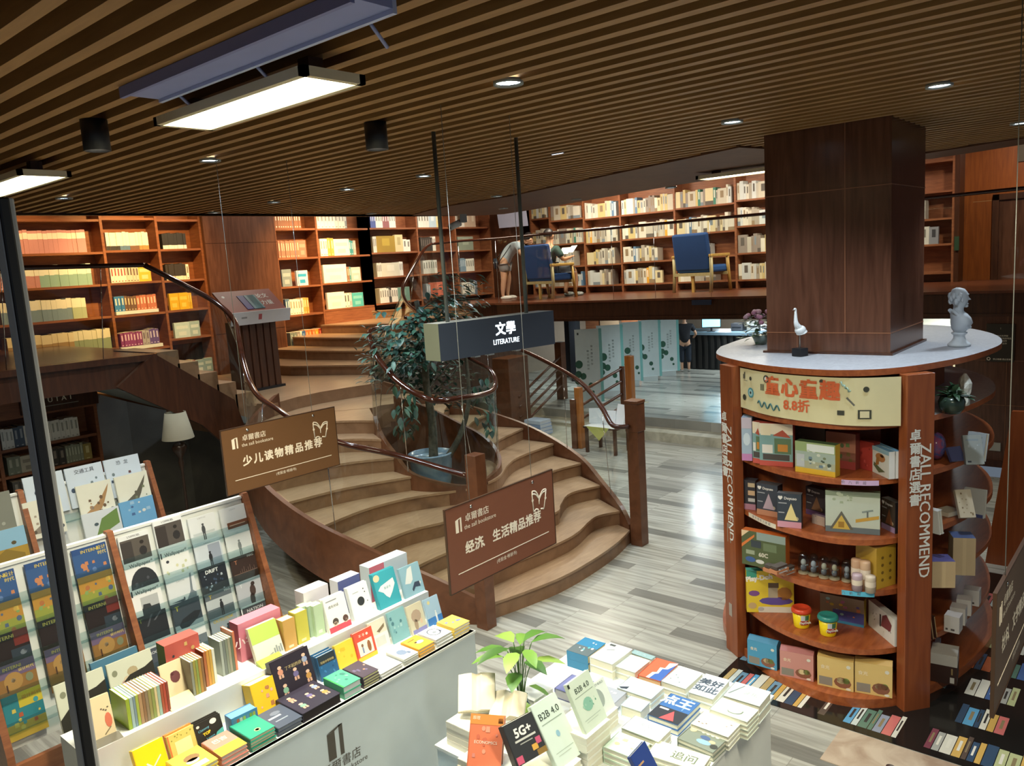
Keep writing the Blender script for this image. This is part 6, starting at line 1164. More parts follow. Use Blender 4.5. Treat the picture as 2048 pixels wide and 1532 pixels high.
# ---------------------------------------------------------------- business book table
T2 = thing('display_table', 'white table of business books at the bottom centre of the picture', 'table', (2.5, 1.5, 0))
tp(MB().box(1.98, 1.30, 0, 3.06, 2.245, .838, TW).done('body', bev=.004), T2); tp(MB().box(1.975, 1.29, .838, 3.075, 2.25, .85, TW).done('top'), T2)
def flatstack(label, f, n, cov, deco, pages='#dcdccc', turn=True):
    cx, cy, z, w, h, rz = f; tk = (z-.85)/n-.0005; rz *= .5
    for i in range(n):
        M = TR(cx, cy, .8504+(tk+.0005)*i, rz+random.uniform(-1, 1)+(-90 if turn else 0)); a, c = (h, w) if turn else (w, h)
        a -= .006; c -= .006; M = M @ Matrix.Translation((-a/2, -c/2, 0))
        plainbook('book', label+(', top copy' if i == n-1 else ', %s from the bottom' % ordn(i)), M, a, c, tk, cov, pages, deco if i == n-1 else None, group='stack of '+label)
ink = lambda s, n=10: confetti(s, ['#5c6c7c', '#7c8c98', '#4c5864'], n, .35, .75, .07)
flatstack('blue business book with white discs', (2.865,2.122,0.93,0.163,0.125,2.108), 2, '#2f7fae', both(lambda d, M, w, h: rect(d, M, 0, 0, .5, 1, '#5c6c74'), confetti(100, ['#dfe8ea', '#5cb8c4', '#c8d8dc'], 9, .15, .85, .1)), '#e0d0a0', False)
flatstack('white book with a grey pen line', (2.879,1.99,0.93,0.176,0.131,-1.465), 2, '#e6eeee', lambda d, M, w, h: (rect(d, M, .1, .84, .35, .94, '#4c5458'), tri(d, M, [(.2, .6), (.5, .72), (.48, .66), (.24, .56)], '#8c989c')))
flatstack('plain pale book left of the red and blue one', (2.883,1.879,0.91,0.136,0.118,-1.902), 2, '#dfeaea', dots(101, ['#cfdcdc', '#c0d0d0'], 4))
flatstack('grey blue book at the far edge of the table', (2.995,1.891,0.9,0.042,0.123,-3.406), 1, '#8fb0b8', dots(102, ['#b8ccd0'], 4))
flatstack('red and blue book with a torn white edge', (2.901,1.753,0.91,0.185,0.116,4.97), 2, '#ea6648', lambda d, M, w, h: (tri(d, M, [(.35, 0), (.4, .3), (.55, .35), (.5, .6), (.7, .62), (.68, .9), (1, 1), (1, 0)], '#e8eef0'), tri(d, M, [(.5, 0), (.55, .25), (.66, .3), (.64, .55), (.84, .6), (1, .9), (1, 0)], '#3c64b4', .0008)), '#e8c8a0')
flatstack('white book with pink blush and green dots', (2.901,1.633,0.91,0.166,0.124,0.863), 2, '#e4eef0', lambda d, M, w, h: (blob(d, M, .5, .8, .3, .16, '#ecd8dc'), [blob(d, M, x, y, .03, .025, '#6c8c8c') for x, y in ((.25, .5), (.4, .4), (.2, .25), (.6, .2))]))
flatstack('white book with dark brush calligraphy', (2.898,1.503,0.91,0.185,0.117,5.124), 2, '#e2edf2', lambda d, M, w, h: (txt(d, M, '美好', .5, .62, .3, '#3c4c60', w, h, .03), txt(d, M, '如此', .5, .3, .3, '#4c5c70', w, h, .03)))
flatstack('white book with pale brush strokes at the table corner', (2.899,1.332,0.93,0.134,0.161,4.497), 2, '#dfeae8', lambda d, M, w, h: (txt(d, M, '文化', .6, .5, .24, '#b4c4c4', w, h), tri(d, M, [(.05, .2), (.3, .9), (.33, .88), (.1, .2)], '#7c8c90')))
flatstack('pale book with a black arrow logo', (2.74,1.748,0.9,0.119,0.175,0), 2, '#d4e6ec', lambda d, M, w, h: (tri(d, M, [(.02, .1), (.25, .3), (.25, .1), (.1, .02)], '#2f3c4c'), rect(d, M, .3, .5, .9, .56, '#c0d4dc')))
flatstack('plain pale blue book in the middle of the table', (2.619,1.7,0.9,0.088,0.101,5.548), 1, '#d0e4f0', dots(103, ['#c4dae8'], 3))
flatstack('white book with grey curved signature', (2.761,1.326,0.93,0.111,0.168,-0.778), 4, '#dce8dc', lambda d, M, w, h: (d.tube([(p[0], p[1], .0006) for p in smooth([(.4, .3, 0), (.46, .22, 0), (.6, .22, 0), (.72, .34, 0), (.74, .5, 0)], 4)], .014, paint('#8c9c94'), 5, M, flat=.2), rect(d, M, .6, .5, .74, .52, '#9caca4')))
flatstack('white book with brown map fragments', (2.657,1.355,0.91,0.114,0.165,0.505), 3, '#e8ece4', confetti(104, ['#8c7c6c', '#a89888', '#7c6c5c'], 6, .2, .8, .06))
flatstack('grey book cover with cartoon businessmen', (2.566,1.367,0.89,0.115,0.16,-3.979), 2, '#7f8a80', lambda d, M, w, h: (blob(d, M, .14, .78, .09, .12, '#d8c8a4'), blob(d, M, .55, .6, .14, .12, '#4c6490'), blob(d, M, .6, .34, .2, .14, '#8cb4d4'), blob(d, M, .78, .5, .09, .09, '#d8bc98'), blob(d, M, .9, .3, .1, .14, '#3c403c'), [blob(d, M, .4+.13*k, .86, .05, .06, '#dfe6dc') for k in range(4)]))
flatstack('white book with pencil sketch characters', (2.45,1.545,0.93,0.106,0.171,0.815), 3, '#e6eef2', lambda d, M, w, h: (txt(d, M, '女人心', .5, .62, .22, '#a0acbc', w, h), txt(d, M, '心理学', .5, .3, .18, '#b4bcc8', w, h)))
flatstack('cream book with two big characters', (2.381,1.369,0.92,0.108,0.218,10.424), 3, '#e6ecd8', lambda d, M, w, h: txt(d, M, '追问', .62, .45, .5, '#6c7c6c', w, h, .01))
flatstack('mint green book with a faint landscape', (2.328,1.558,0.92,0.121,0.145,2.13), 3, '#d4ecd8', dots(105, ['#b8dcc0', '#c8d8a0'], 6))
f = (2.647,1.532,0.9,0.262,0.12,8.347)
fb = (f[0], f[1])
flatstack('blue and black book with red pyramid', (2.675, 1.548, .90, .2, .142, 0), 2, '#3a6cae', lambda d, M, w, h: (rect(d, M, 0, 0, 1, .46, '#2c323c'), tri(d, M, [(.35, .02), (.8, .06), (.58, .4)], '#e4565c'), txt(d, M, '点王', .42, .74, .36, '#cfe6f2', w, h, .04), rect(d, M, .72, .5, .76, 1, '#6c9cd0', .0006), rect(d, M, .1, .36, .4, .42, '#c8ccd0', .0006)))
# standing books
def stand2(label, g, t_, cov, deco, lean_, pages='#e4e4d4', hs=1.0, name='book'): return plainbook(name, label, stood(g, t_, lean_), g[4], g[5]*hs, t_, cov, pages, deco)
b2 = lambda g: (lambda d, M, w, h: (txt(d, M, 'B2B 4.0', .5, .78, .15, '#34423c', w, h, .012), rect(d, M, .1, .66, .9, .672, '#8ca094'), blob(d, M, .5, .45, .2 if g else .07, .13 if g else .05, '#8cc0ac' if g else '#90bcd0', 14), confetti(110, ['#6ca48c', '#a0ccb8'], 8, .36, .56, .05)(d, M, w, h) if g else None, rect(d, M, .15, .2, .85, .21, '#a8bcb0'), rect(d, M, .2, .15, .7, .16, '#b4c4b8'), rect(d, M, .0, .9, .08, .98, '#2c3434') if g else None))
stand2('white B2B 4.0 book with a green globe, standing on a white stack', (2.193, 1.646, 1.0, 0, .142, .192, 65), .016, '#d8e8d8', b2(True), 65)
stand2('white B2B 4.0 book standing behind the dark 5G book', (2.045, 1.668, .93, -4, .137, .236, 58), .02, '#d2e4dc', b2(False), 58)
stand2('white book with a large grey disc behind the B2B book', (2.42, 1.74, .925, -4, .10, .125, 62), .012, '#dfe9e2', lambda d, M, w, h: (blob(d, M, .3, .5, .32, .3, '#9caaa4', 20), txt(d, M, 'PARTY BUILD', .5, .9, .1, '#6c7c78', w, h)), 62)
stand2('black 5G+ book with pink and yellow bricks', (1.905, 1.74, .99, -10, .145, .145, 60), .03, '#33363a', lambda d, M, w, h: (txt(d, M, '5G+', .5, .7, .3, '#eef0ec', w, h, .04), rect(d, M, .18, .5, .84, .55, '#c8ccc8'), rect(d, M, .3, .42, .7, .445, '#a8aca8'), rect(d, M, .05, .02, .25, .2, '#cf5a7c'), rect(d, M, .6, .16, .78, .3, '#d8a84c'), rect(d, M, .76, .26, .92, .42, '#c8587c'), rect(d, M, .7, .0, 1, .14, '#8c7038')), 60)
stand2('orange ECONOMICS book leaning at the left of the table', (1.85, 1.94, .95, -63, .128, .178, 58), .025, '#dc7c5c', lambda d, M, w, h: (rect(d, M, 0, .8, 1, 1, '#e0904c'), confetti(112, ['#d0887c', '#e49c84', '#c86c54'], 9, .05, .75, .12)(d, M, w, h), txt(d, M, 'ECONOMICS', .5, .46, .085, '#f0e0d0', w, h, .01), rect(d, M, .84, .84, .98, .94, '#2c2018'), txt(d, M, '原理', .18, .92, .08, '#f0e0c8', w, h)), 58)
stand2('deep blue book leaning at the bottom edge of the picture', (2.13, 1.33, .90, 4, .11, .16, 60), .014, '#2f4890', lambda d, M, w, h: rect(d, M, .1, .7, .5, .74, '#c8a070'), 60, '#8c8c84')
# stacks that carry them, open books and the low ledge on the left
for lb, x0, y0, w, dd, zt_, n in (('white book under the green globe book', 2.17, 1.63, .16, .16, 1.0, 5), ('white book under the pale B2B and 5G books', 1.99, 1.64, .16, .20, .93, 3), ('white book under the economics book', 1.86, 1.80, .125, .2, .95, 4), ('cream book in the left rear stack', 2.01, 2.03, .15, .18, .95, 4), ('white book under the grey disc book', 2.40, 1.72, .12, .16, .925, 3)):
    tk = (zt_-.85)/n-.0006
    for i in range(n): plainbook('book', '%s, %s from the bottom' % (lb, ordn(i)), TR(x0+random.uniform(-.003, .003), y0, .8504+(tk+.0006)*i), w, dd, tk, '#e2e4da', '#d8d6c4', None, group='stack: '+lb)
def openbook(label, M, w, h, cov='#e0dcc4'):
    o = thing('open_book', label, 'book', M=M)
    b = MB()
    for s in (-1, 1):
        pr = [(0, 0), (.25, .018), (.6, .014), (1, .004)]
        for i in range(3):
            (u0, z0), (u1, z1) = pr[i], pr[i+1]; q = [(s*u0*w, 0, z0), (s*u1*w, 0, z1), (s*u1*w, h, z1), (s*u0*w, h, z0)]; b.quad(*(q if s > 0 else q[::-1]), PAGES); b.add([(s*u0*w, 0, z0), (s*u1*w, 0, z1), (s*u1*w, 0, -.006), (s*u0*w, 0, -.006)], [(0, 1, 2, 3)], PAGES)
    b.done('pages', o); c = MB(); c.box(-w*1.02, -.003, -.01, w*1.02, h+.003, -.006, paint(cov, .5)); c.done('cover', o); return o
openbook('open cream book leaning behind the plant vase on the business table', TR(2.10, 2.12, .98, -50, 40), .075, .15)
openbook('open white book in front of the cream open book', TR(2.14, 2.0, .97, -60, 22), .07, .12, '#dcd8c8')
plainbook('book', 'violet and pink film-wrapped book behind the B2B book', TR(2.53, 2.06, .8510, -88), .15, .14, .045, '#6c74a8', '#c8c8d0', dots(120, ['#c8b4cc', '#8c8cc0', '#d8c8d4'], 7))
plainbook('book', 'white book lying right of the vase', TR(2.37, 2.2, .8510, -92), .16, .13, .07, '#e6ecec', '#d4d8d4')
plainbook('book', 'grey film-wrapped book behind the grey disc book', TR(2.56, 1.9, .8510, -88), .12, .12, .04, '#9ca4b4', '#c8c8d0', dots(121, ['#7c84a0', '#b8bcc8'], 7))
lt = thing('low_ledge', 'low white ledge left of the business table', 'ledge', (1.85, 2.1, 0)); MB().box(-.15, -.5, 0, .12, .3, .60, TW).done('top', lt)
for i, (x, y, c) in enumerate(((1.86, 2.40, '#4f9cc8'), (1.84, 2.28, '#5ca8d8'), (1.80, 2.15, '#3f8cc0'))):
    plainbook('book', ('sky blue book on the low ledge, farthest of three', 'sky blue book on the low ledge, middle of three', 'sky blue book on the low ledge, nearest of three')[i], TR(x-.08, y, .6008, -92), .11, .16, .03, c, '#c8b880', dots(122+i, ['#8cc4e0', '#2f6c9c', '#d0e4ec'], 7), group='blue books on the low ledge')
# plant in a blue glass vase
pv = thing('vase_plant', 'green leafy stems in a blue glass vase on the business table', 'plant', (2.31, 2.06, .851))
MB().lathe([(0, .001), (.03, .001), (.034, .01), (.034, .075), (.024, .095), (.026, .12), (.024, .12), (.021, .096), (.031, .074), (.031, .012), (0, .008)], glass('blue_vase_glass', '#7fb8c4', 2.0, .05), 20).done('vase', pv)
MB().lathe([(0, .009), (.0305, .012), (.0305, .07), (0, .07)], glass('vase_water', '#8cc4cc', 1.0), 16).done('water', pv)
st = MB(); lv = MB(); q = random.Random(9); LG = [paint('#4f7a34', .4), paint('#6a9440', .4), paint('#3f662c', .4), paint('#86a850', .4)]
for i in range(13):
    a = 6.283*i/13+q.uniform(-.2, .2); hh = q.uniform(.2, .34) if i % 3 else q.uniform(.33, .37); rr = q.uniform(.03, .08)
    p = [(0, 0, .02), (.01*math.cos(a), .01*math.sin(a), .11), (rr*.5*math.cos(a), rr*.5*math.sin(a), hh*.75), (rr*math.cos(a), rr*math.sin(a), hh)]
    st.tube([tuple(v) for v in smooth(p, 3)], .0022, LG[2], 5)
    leaf(lv, p[3], (math.cos(a), math.sin(a), .25 if hh > .24 else -.35), q.uniform(.12, .165), q.uniform(.055, .078), LG[i % 4], .4)
leaf(lv, (-.01, -.03, .10), (-.5, -.6, -.35), .15, .075, LG[3], .3); leaf(lv, (.03, -.02, .15), (.7, -.5, -.4), .14, .07, LG[1], .5)
st.done('stems', pv); lv.done('leaves', pv)

# ================================================================ other furniture and plants
# printed floor with book spines
fg = thing('floor_graphic', 'dark glossy floor graphic of coloured book spines around the island foot', 'floor graphic', (4.34, -1.6, 0))
b = MB(); b.box(0, 0, 0, 2.85, 3.85, .003, paint('#1f1d1b', .12)); b.done('backing', fg)
b = MB(); q = random.Random(21); cols = ['#8fb4b0', '#c8d2cc', '#4c6a9c', '#a85c3c', '#b8a06c', '#5c7c6c', '#d8d4c4', '#7c4450', '#3c5068', '#8c94a4', '#b8bc8c', '#5a4c44', '#6c94ac', '#a8a8a0', '#cfa85c', '#c8706c', '#5fa0c8', '#e0dccc']
for r in range(8):
    x0 = .06+.35*r; y = .02
    while y < 3.8:
        t_ = q.uniform(.026, .06); l = q.uniform(.19, .25)
        if q.random() < .06: y += q.uniform(.05, .2); continue
        c = paint(q.choice(cols), .15); b.quad((x0, y, .0035), (x0+l, y, .0035), (x0+l, y+t_-.004, .0035), (x0, y+t_-.004, .0035), c)
        if q.random() < .6: b.quad((x0+l*.3, y+t_*.3, .0038), (x0+l*.8, y+t_*.3, .0038), (x0+l*.8, y+t_*.6, .0038), (x0+l*.3, y+t_*.6, .0038), paint(q.choice(('#e0dccc', '#3c3a38', '#8c7c5c')), .15))
        y += t_
b.done('spines', fg)
# slanted wooden board on the right
b = MB(); b.prism([(1.24, 0), (1.08, 1.32), (-.6, 1.36), (-.6, 0)], 0, .06, wood('orange_board', '#7a3a1c', '#9c5228', (9, 9, .8), .3), None, Matrix(((0, 0, 1, 7.40), (1, 0, 0, 0), (0, 1, 0, 0), (0, 0, 0, 1))))
tag(b.done('slanted_panel'), 'large reddish wooden board with a slanted edge at the far right', 'panel')
# book lectern on the landing
lt = thing('book_lectern', 'wooden lectern with a red sloping board and white lip on the stair landing', 'lectern', (5.42, 8.95, 1.4), 6)
b = MB(); b.box(-.26, -.14, 0, .26, .16, .86, DARKW)
for k in range(5): b.box(-.25+.105*k, -.155, .02, -.17+.105*k, -.14, .85, DARKW)
b.done('body', lt); MB().box(-.29, -.18, -.0, .29, .2, .03, BLACK).done('foot', lt)
Ms = TR(0, -.22, .93, 0, 40); b = MB(); b.box(-.42, 0, 0, .42, .46, .02, paint('#8c3a30', .5)); brd = b.done('board', lt); brd.matrix_local = Ms
b = MB(); RED = paint('#7f2c26', .5)
for x0, x1, c in ((-.14, -.05, '#2f2f8c'), (-.04, .12, '#5c8c9c'), (.0, .1, '#6ab0bc')): b.box(x0, .1, .02, x1, .36, .026, paint(c))
b.text('论文', .22, .33, .0205, .09, WHITE, None, .02); b.text('力量', .22, .2, .0205, .09, WHITE, None, .02); b.disc(-.33, .36, .0205, .02, WHITE); o = b.done('artwork', lt); o.matrix_local = Ms
o = MB().box(-.44, -.012, -.10, .44, .0, .06, paint('#cfd0d2', .5)).box(-.30, -.0125, -.02, -.22, -.012, .0, paint('#8c8c8c')).box(-.05, -.0125, -.05, .0, -.012, .02, paint('#a84c50')).done('lip', lt); o.matrix_local = TR(0, -.22, .93, 0, 14)
# floor lamp in the recess
fl = thing('floor_lamp', 'floor lamp with a cream shade in the grey recess under the gallery', 'floor lamp', (3.72, 7.72, 0))
MB().lathe([(0, 0), (.13, 0), (.13, .02), (.03, .05), (0, .05)], DARKW, 20).done('base', fl)
MB().lathe([(.014, .04), (.014, .9), (.028, .98), (.02, 1.03), (.06, 1.10), (.075, 1.14), (.05, 1.18), (.012, 1.2), (.012, 1.28), (0, 1.28)], paint('#3a2a20', .3), 16).done('pole', fl)
MB().lathe([(.155, 1.23), (.10, 1.50), (.098, 1.50), (.152, 1.23)], paint('#9c937c', .8), 28).done('lamp_shade', fl)
# planter with the fig tree in the stair well
tr = thing('potted_tree', 'leafy tree with dark green leaves in a blue pot inside the stair well', 'tree', (5.5, 5.95, 0))
MB().lathe([(0, .35), (.15, .35), (.2, .6), (.225, .86), (.235, .875), (.215, .88), (.205, .84), (0, .83)], marble('blue_glaze', '#6c8ca8', '#9cb4c4', 4, .2), 30).done('pot', tr)
MB().box(-.2, -.2, 0, .2, .2, .35, DARKW).done('pot_stand', tr)
tk = MB(); BK = marble('bark', '#3c3c30', '#5c5848', 16, .8)
tk.tube(smooth([(.02, -.02, .82), (.03, -.03, 1.2), (.0, -.02, 1.6), (.05, .02, 2.1), (.02, .05, 2.45)], 4), [.05-.0016*i for i in range(17)], BK, 10)
tk.tube(smooth([(.1, -.16, .83), (.22, -.24, 1.05), (.34, -.28, 1.4), (.42, -.2, 1.9)], 4), [.038-.002*i for i in range(13)], BK, 9)
q = random.Random(17); tips = []
for i in range(16):
    a = 6.283*i/16+q.uniform(-.3, .3); z = 1.45+.06*i; r = q.uniform(.35, .62); p = [(0, 0, z), (r*.5*math.cos(a), r*.5*math.sin(a), z+.12), (r*math.cos(a), r*math.sin(a), z+q.uniform(.05, .3))]
    tk.tube([tuple(v) for v in smooth(p, 3)], .009, BK, 5); tips.append((a, r, z))
tk.done('trunk', tr)
fo = MB(); TG = [paint('#2f5148', .4), paint('#3a6456', .4), paint('#28443a', .4), paint('#4a7460', .4)]
for i in range(1250):
    a, r, z = q.choice(tips); rr = r*q.uniform(.3, 1.15); a += q.uniform(-.4, .4); p = (rr*math.cos(a), rr*math.sin(a), z+q.uniform(-.18, .36))
    leaf(fo, p, (math.cos(a)+q.uniform(-.6, .6), math.sin(a)+q.uniform(-.6, .6), q.uniform(-.6, .5)), q.uniform(.06, .105), q.uniform(.04, .06), TG[i % 4], .3)
for i in range(60): leaf(fo, (-.52+q.uniform(-.08, .1), -.25+q.uniform(-.1, .1), q.uniform(1.2, 1.7)), (q.uniform(-1, 1), q.uniform(-1, 1), -.8), .085, .05, TG[i % 4], .3)
for i in range(40): leaf(fo, (.5+q.uniform(-.08, .12), -.35+q.uniform(-.1, .1), q.uniform(1.0, 1.6)), (q.uniform(-1, 1), q.uniform(-1, 1), -.8), .085, .05, TG[i % 4], .3)
fo.done('foliage', tr)
# low room: ramp, railings, posts, pedestal, cloth table
b = MB(); b.prism([(9.35, 0), (11.6, .29), (11.6, 0)], 0, 1.5, marble('ramp_stone', '#a39f88', '#bdb89f', 5, .5), None, Matrix(((1, 0, 0, 0), (0, 0, -1, 8.5), (0, 1, 0, 0), (0, 0, 0, 1)))); tag(b.done('ramp'), 'short pale stone ramp beside the steps under the mezzanine', 'ramp')
def post(label, x, y, z0, z1, s, m): return tag(MB().box(x-s, y-s, z0, x+s, y+s, z1, m).done('timber_post', bev=.005), label, 'post')
LW = wood('lit_post_wood', '#a05c28', '#c47c3c', (9, 9, .8), .35)
post('tall orange timber post at the upper end of the ramp railing', 10.45, 6.627, .28, 1.24, .055, LW)
t = thing('timber_post', 'short pair of brown timber posts with an orange lit top by the ramp', 'post', (9.32, 6.82, 0)); MB().box(-.05, -.06, 0, .05, .03, .91, LW).done('main_post', t, bev=.004); MB().box(-.09, .0, 0, -.04, .09, .74, SK).done('side_post', t, bev=.004)
t = thing('timber_railing', 'sloping brown four-bar timber railing beside the ramp, right one', 'railing', (0, 0, 0))
for k in range(4): MB().tube([(9.36, 6.86, .80-.2*k), (10.5, 6.80, 1.03-.2*k)], .022, SK, 8).done('rail', t)
MB().box(10.47, 6.77, .28, 10.53, 6.83, 1.06, SK).done('end_bar', t)
t = thing('timber_railing', 'sloping brown timber railing at the far side of the ramp', 'railing', (0, 0, 0))
for k in range(4): MB().tube([(9.65, 8.25, .62-.17*k), (11.3, 8.62, 1.06-.17*k)], .022, SK, 8).done('rail', t)
MB().box(11.28, 8.58, .2, 11.42, 8.72, 1.32, SK).done('end_post', t)
tag(MB().box(9.45, 8.25, 0, 9.95, 8.6, 1.27, SK).done('timber_pedestal', bev=.01), 'large plain brown timber pedestal left of the ramp railing', 'pedestal')
for i in range(5): plainbook('book', 'pale blue book lying on the floor behind the stairs, %s from the bottom' % ordn(i), TR(9.55, 7.75, .001+.055*i, -15+3*i), .26, .34, .054, '#8ca4c8' if i < 4 else '#bccadc', '#c8ccd4', group='blue book stack on the floor')
t = thing('cloth_table', 'small dark table with a white and yellow cloth and white cards', 'table', (9.32, 6.33, 0))
MB().box(-.2, -.28, .36, .2, .28, .39, DARKW).done('top', t)
for sx in (-.17, .17):
    for sy in (-.24, .24): MB().box(sx-.02, sy-.02, 0, sx+.02, sy+.02, .36, DARKW).done('leg', t)
b = MB(); b.box(-.21, -.26, .39, .2, .26, .395, WHITE); b.add([(-.212, .22, .395), (-.212, -.18, .395), (-.215, .0, .2)], [(0, 1, 2)], paint('#c8c86c')); b.done('cloth', t)
for i, (y, rz, hh) in enumerate(((.2, 30, .22), (-.02, 10, .2), (-.2, -20, .3))): MB().box(-.01, -.1, 0, .01, .1, hh, WHITE, TR(.02, y, .395, rz) @ Matrix.Rotation(R_(14), 4, 'Y')).done('card', t)
# five lotus screens
for i, (p, w, h) in enumerate((((10.827,7.681,0.280), .40, 1.33), ((11.906,7.968,0.280), .42, 1.29), ((12.995,8.213,0.280), .37, 1.24), ((13.647,8.187,0.280), .39, 1.22), ((14.400,8.195,0.280), .38, 1.18))):
    t = thing('folding_screen', '%s white lotus-leaf display screen from the left under the mezzanine' % ordn(i), 'screen', p, -52, 'lotus screens')
    MB().box(-w/2, 0, .09, w/2, .02, h, paint('#cdd9d8', .6)).box(w/2, 0, .09, w/2+.05, .02, h, paint('#7fc0bc', .5)).done('panel', t)
    MB().box(-w*.4, -.05, 0, w*.4, .08, .1, paint('#c2cac8', .6)).done('foot', t)
    b = MB(); M = TR(0, -.0015, 0, 0, 90); g_ = paint('#2c5a46'); q = random.Random(30+i)
    for x, z, r in ((-.32, .62, .16), (-.36, .48, .14), (-.16, .45, .13), (-.4, .38, .12), (.14, .32, .10), (.22, .22, .06)):
        x += .12*(i % 3)-.05; b.disc(x*w, z*h*.9, .0003, r*w, g_, r*w*1.1, 12, M)
    for k in range(6): b.text('接天莲叶无穷碧'[k], w*.18, h*(.78-.045*k), .0003, .04, paint('#5a6a64'), M); b.text('映日荷花别样红'[k], w*.02, h*(.72-.045*k), .0003, .04, paint('#5a6a64'), M)
    b.box(-w*.4, h*.93, 0, -w*.33, h*.96, .0005, paint('#3c4a44'), M); b.done('artwork', t)
# reception desk, monitor, clutter
t = thing('reception_desk', 'dark ribbed reception desk with a pale top in the far low room', 'desk', (15.4, 7.3, .28))
MB().box(0, -1.3, 0, .7, 1.1, .74, BLACK).done('body', t); MB().box(-.05, -1.35, .74, .75, 1.15, .80, paint('#7f98a8', .3)).done('desktop', t)
b = MB()
for k in range(16): b.box(-.03, -1.25+.145*k, .02, 0, -1.18+.145*k, .72, paint('#2c2a28'))
b.done('ribs', t)
t = thing('computer_monitor', 'glowing light blue computer monitor on the reception desk', 'monitor', (15.55, 7.78, 1.082), 200)
MB().box(-.1, -.08, 0, .1, .08, .012, BLACK).done('stand', t); MB().box(-.012, -.02, .01, .012, .02, .1, BLACK).done('neck', t); MB().box(-.015, -.2, .08, .015, .2, .36, BLACK).done('case', t); MB().box(.016, -.185, .095, .017, .185, .345, emit('monitor_glow', '#7fd4f0', 2.2)).done('screen', t)
for i, (y, h_, c, lb) in enumerate(((7.25, .16, '#3c3c40', 'dark equipment box on the reception desk'), (6.9, .2, '#8c8c88', 'grey printer on the reception desk'), (6.6, .14, '#c8ccd0', 'white paper tray on the reception desk'))):
    t = thing('desk_equipment', lb, 'office equipment', (15.75, y, 1.082)); MB().box(-.12, -.13, 0, .12, .13, h_, paint(c, .4)).done('case', t, bev=.012); MB().box(-.125, -.1, h_*.4, -.12, .1, h_*.55, BLACK).done('slot', t)
t = thing('shop_counter', 'lit cream shelf with books seen through the gap right of the column', 'counter', (12.4, 2.35, .28)); MB().box(0, -.9, 0, .5, .9, .8, paint('#c8b48c', .6)).done('base', t); MB().box(.2, -.9, .8, .5, .9, 1.5, paint('#d8cfb8', .6)).done('back_panel', t)
for k in range(5): tag(MB().box(12.45, 1.95+.14*k, 1.082, 12.6, 2.07+.14*k, 1.3, paint(('#e0dcd0', '#a89c8c', '#dfe0dc', '#8c5c4c', '#cfccc0')[k])).done('book'), 'book on the cream counter behind the column, %s from the right' % ordn(k), 'book', 'books on the cream counter')
for i, (p, c) in enumerate((((16.423,12.638,0.600), 0), ((16.484,12.228,0.600), 1))):
    pass
tag(MB().box(13.1, 9.55, .28, 13.25, 9.72, 1.76, BLACK).done('steel_post'), 'black steel post under the mezzanine left of the lotus screens', 'post')
tag(MB().box(13.6, 10.1, .28, 13.75, 10.22, 1.76, BLACK).done('steel_post'), 'thin black steel post farther left under the mezzanine', 'post')
for i in range(3):
    tag(MB().box(16.2, 9.9+.62*i, .28, 16.45, 10.45+.62*i, 1.5, (CHERRY, paint('#a08468', .6), CHERRY)[i]).done('low_cabinet'), '%s low brown cabinet from the right in the far low room' % ordn(i), 'cabinet')
# white screen by the pilaster
tag(MB().box(0, -.31, -.2, .03, .31, .2, paint('#aab0c8', .4), TR(12.25, 10.35, 3.68, 18) @ Matrix.Rotation(R_(-12), 4, 'Y')).done('wall_screen', bev=.004), 'pale lilac screen mounted high in the mezzanine corner', 'screen')
# blue armchairs
YW = wood('yellow_frame_wood', '#b08a44', '#cfa85c', (9, 9, 1), .4); YG = wood('pale_frame_wood', '#a89a68', '#bfb080', (9, 9, 1), .4); BLU_ = paint('#20457c', .8); BL2 = paint('#2c5a9c', .8)
ch = thing('armchair', 'empty blue armchair with a yellow wooden frame on the mezzanine right', 'armchair', (12.38, 6.35, MZ), -97)
for sx in (-1, 1):
    b = MB(); b.tube([(sx*.31, -.28, 0), (sx*.31, -.25, .3), (sx*.31, -.26, .58)], .026, YG, 8); b.done('leg', ch); MB().tube([(sx*.31, .30, 0), (sx*.31, .25, .3), (sx*.31, .22, .58)], .026, YW, 8).done('leg', ch)
    MB().box(sx*.31-.028, -.29, .57, sx*.31+.028, .26, .62, YW).done('armrest', ch, bev=.012)
MB().box(-.31, -.28, .27, .31, -.24, .32, YG).box(-.31, .2, .27, .31, .24, .32, YG).box(-.02, -.26, 0, .02, -.23, .27, YW).done('rail', ch)
o = MB().box(-.285, -.24, .32, .285, .30, .44, BL2).done('seat', ch, bev=.035)
o = MB().box(-.285, -.06, 0, .285, .05, .62, BLU_, Matrix.Translation((0, -.20, .36)) @ Matrix.Rotation(R_(10), 4, 'X')).done('backrest', ch, bev=.03)
MB().box(-.05, -.285, .52, .03, -.275, .56, paint('#b8b0a8')).done('maker_label', ch)
ch.scale = (1.18, 1, 1.0); c2 = clone(ch); c2.location = (11.55, 8.95, MZ); c2.rotation_euler.z = R_(-100); c2['label'] = 'blue armchair with a seated reader on the mezzanine, beside the standing woman'
for o in (ch, c2): o['group'] = 'mezzanine armchairs'

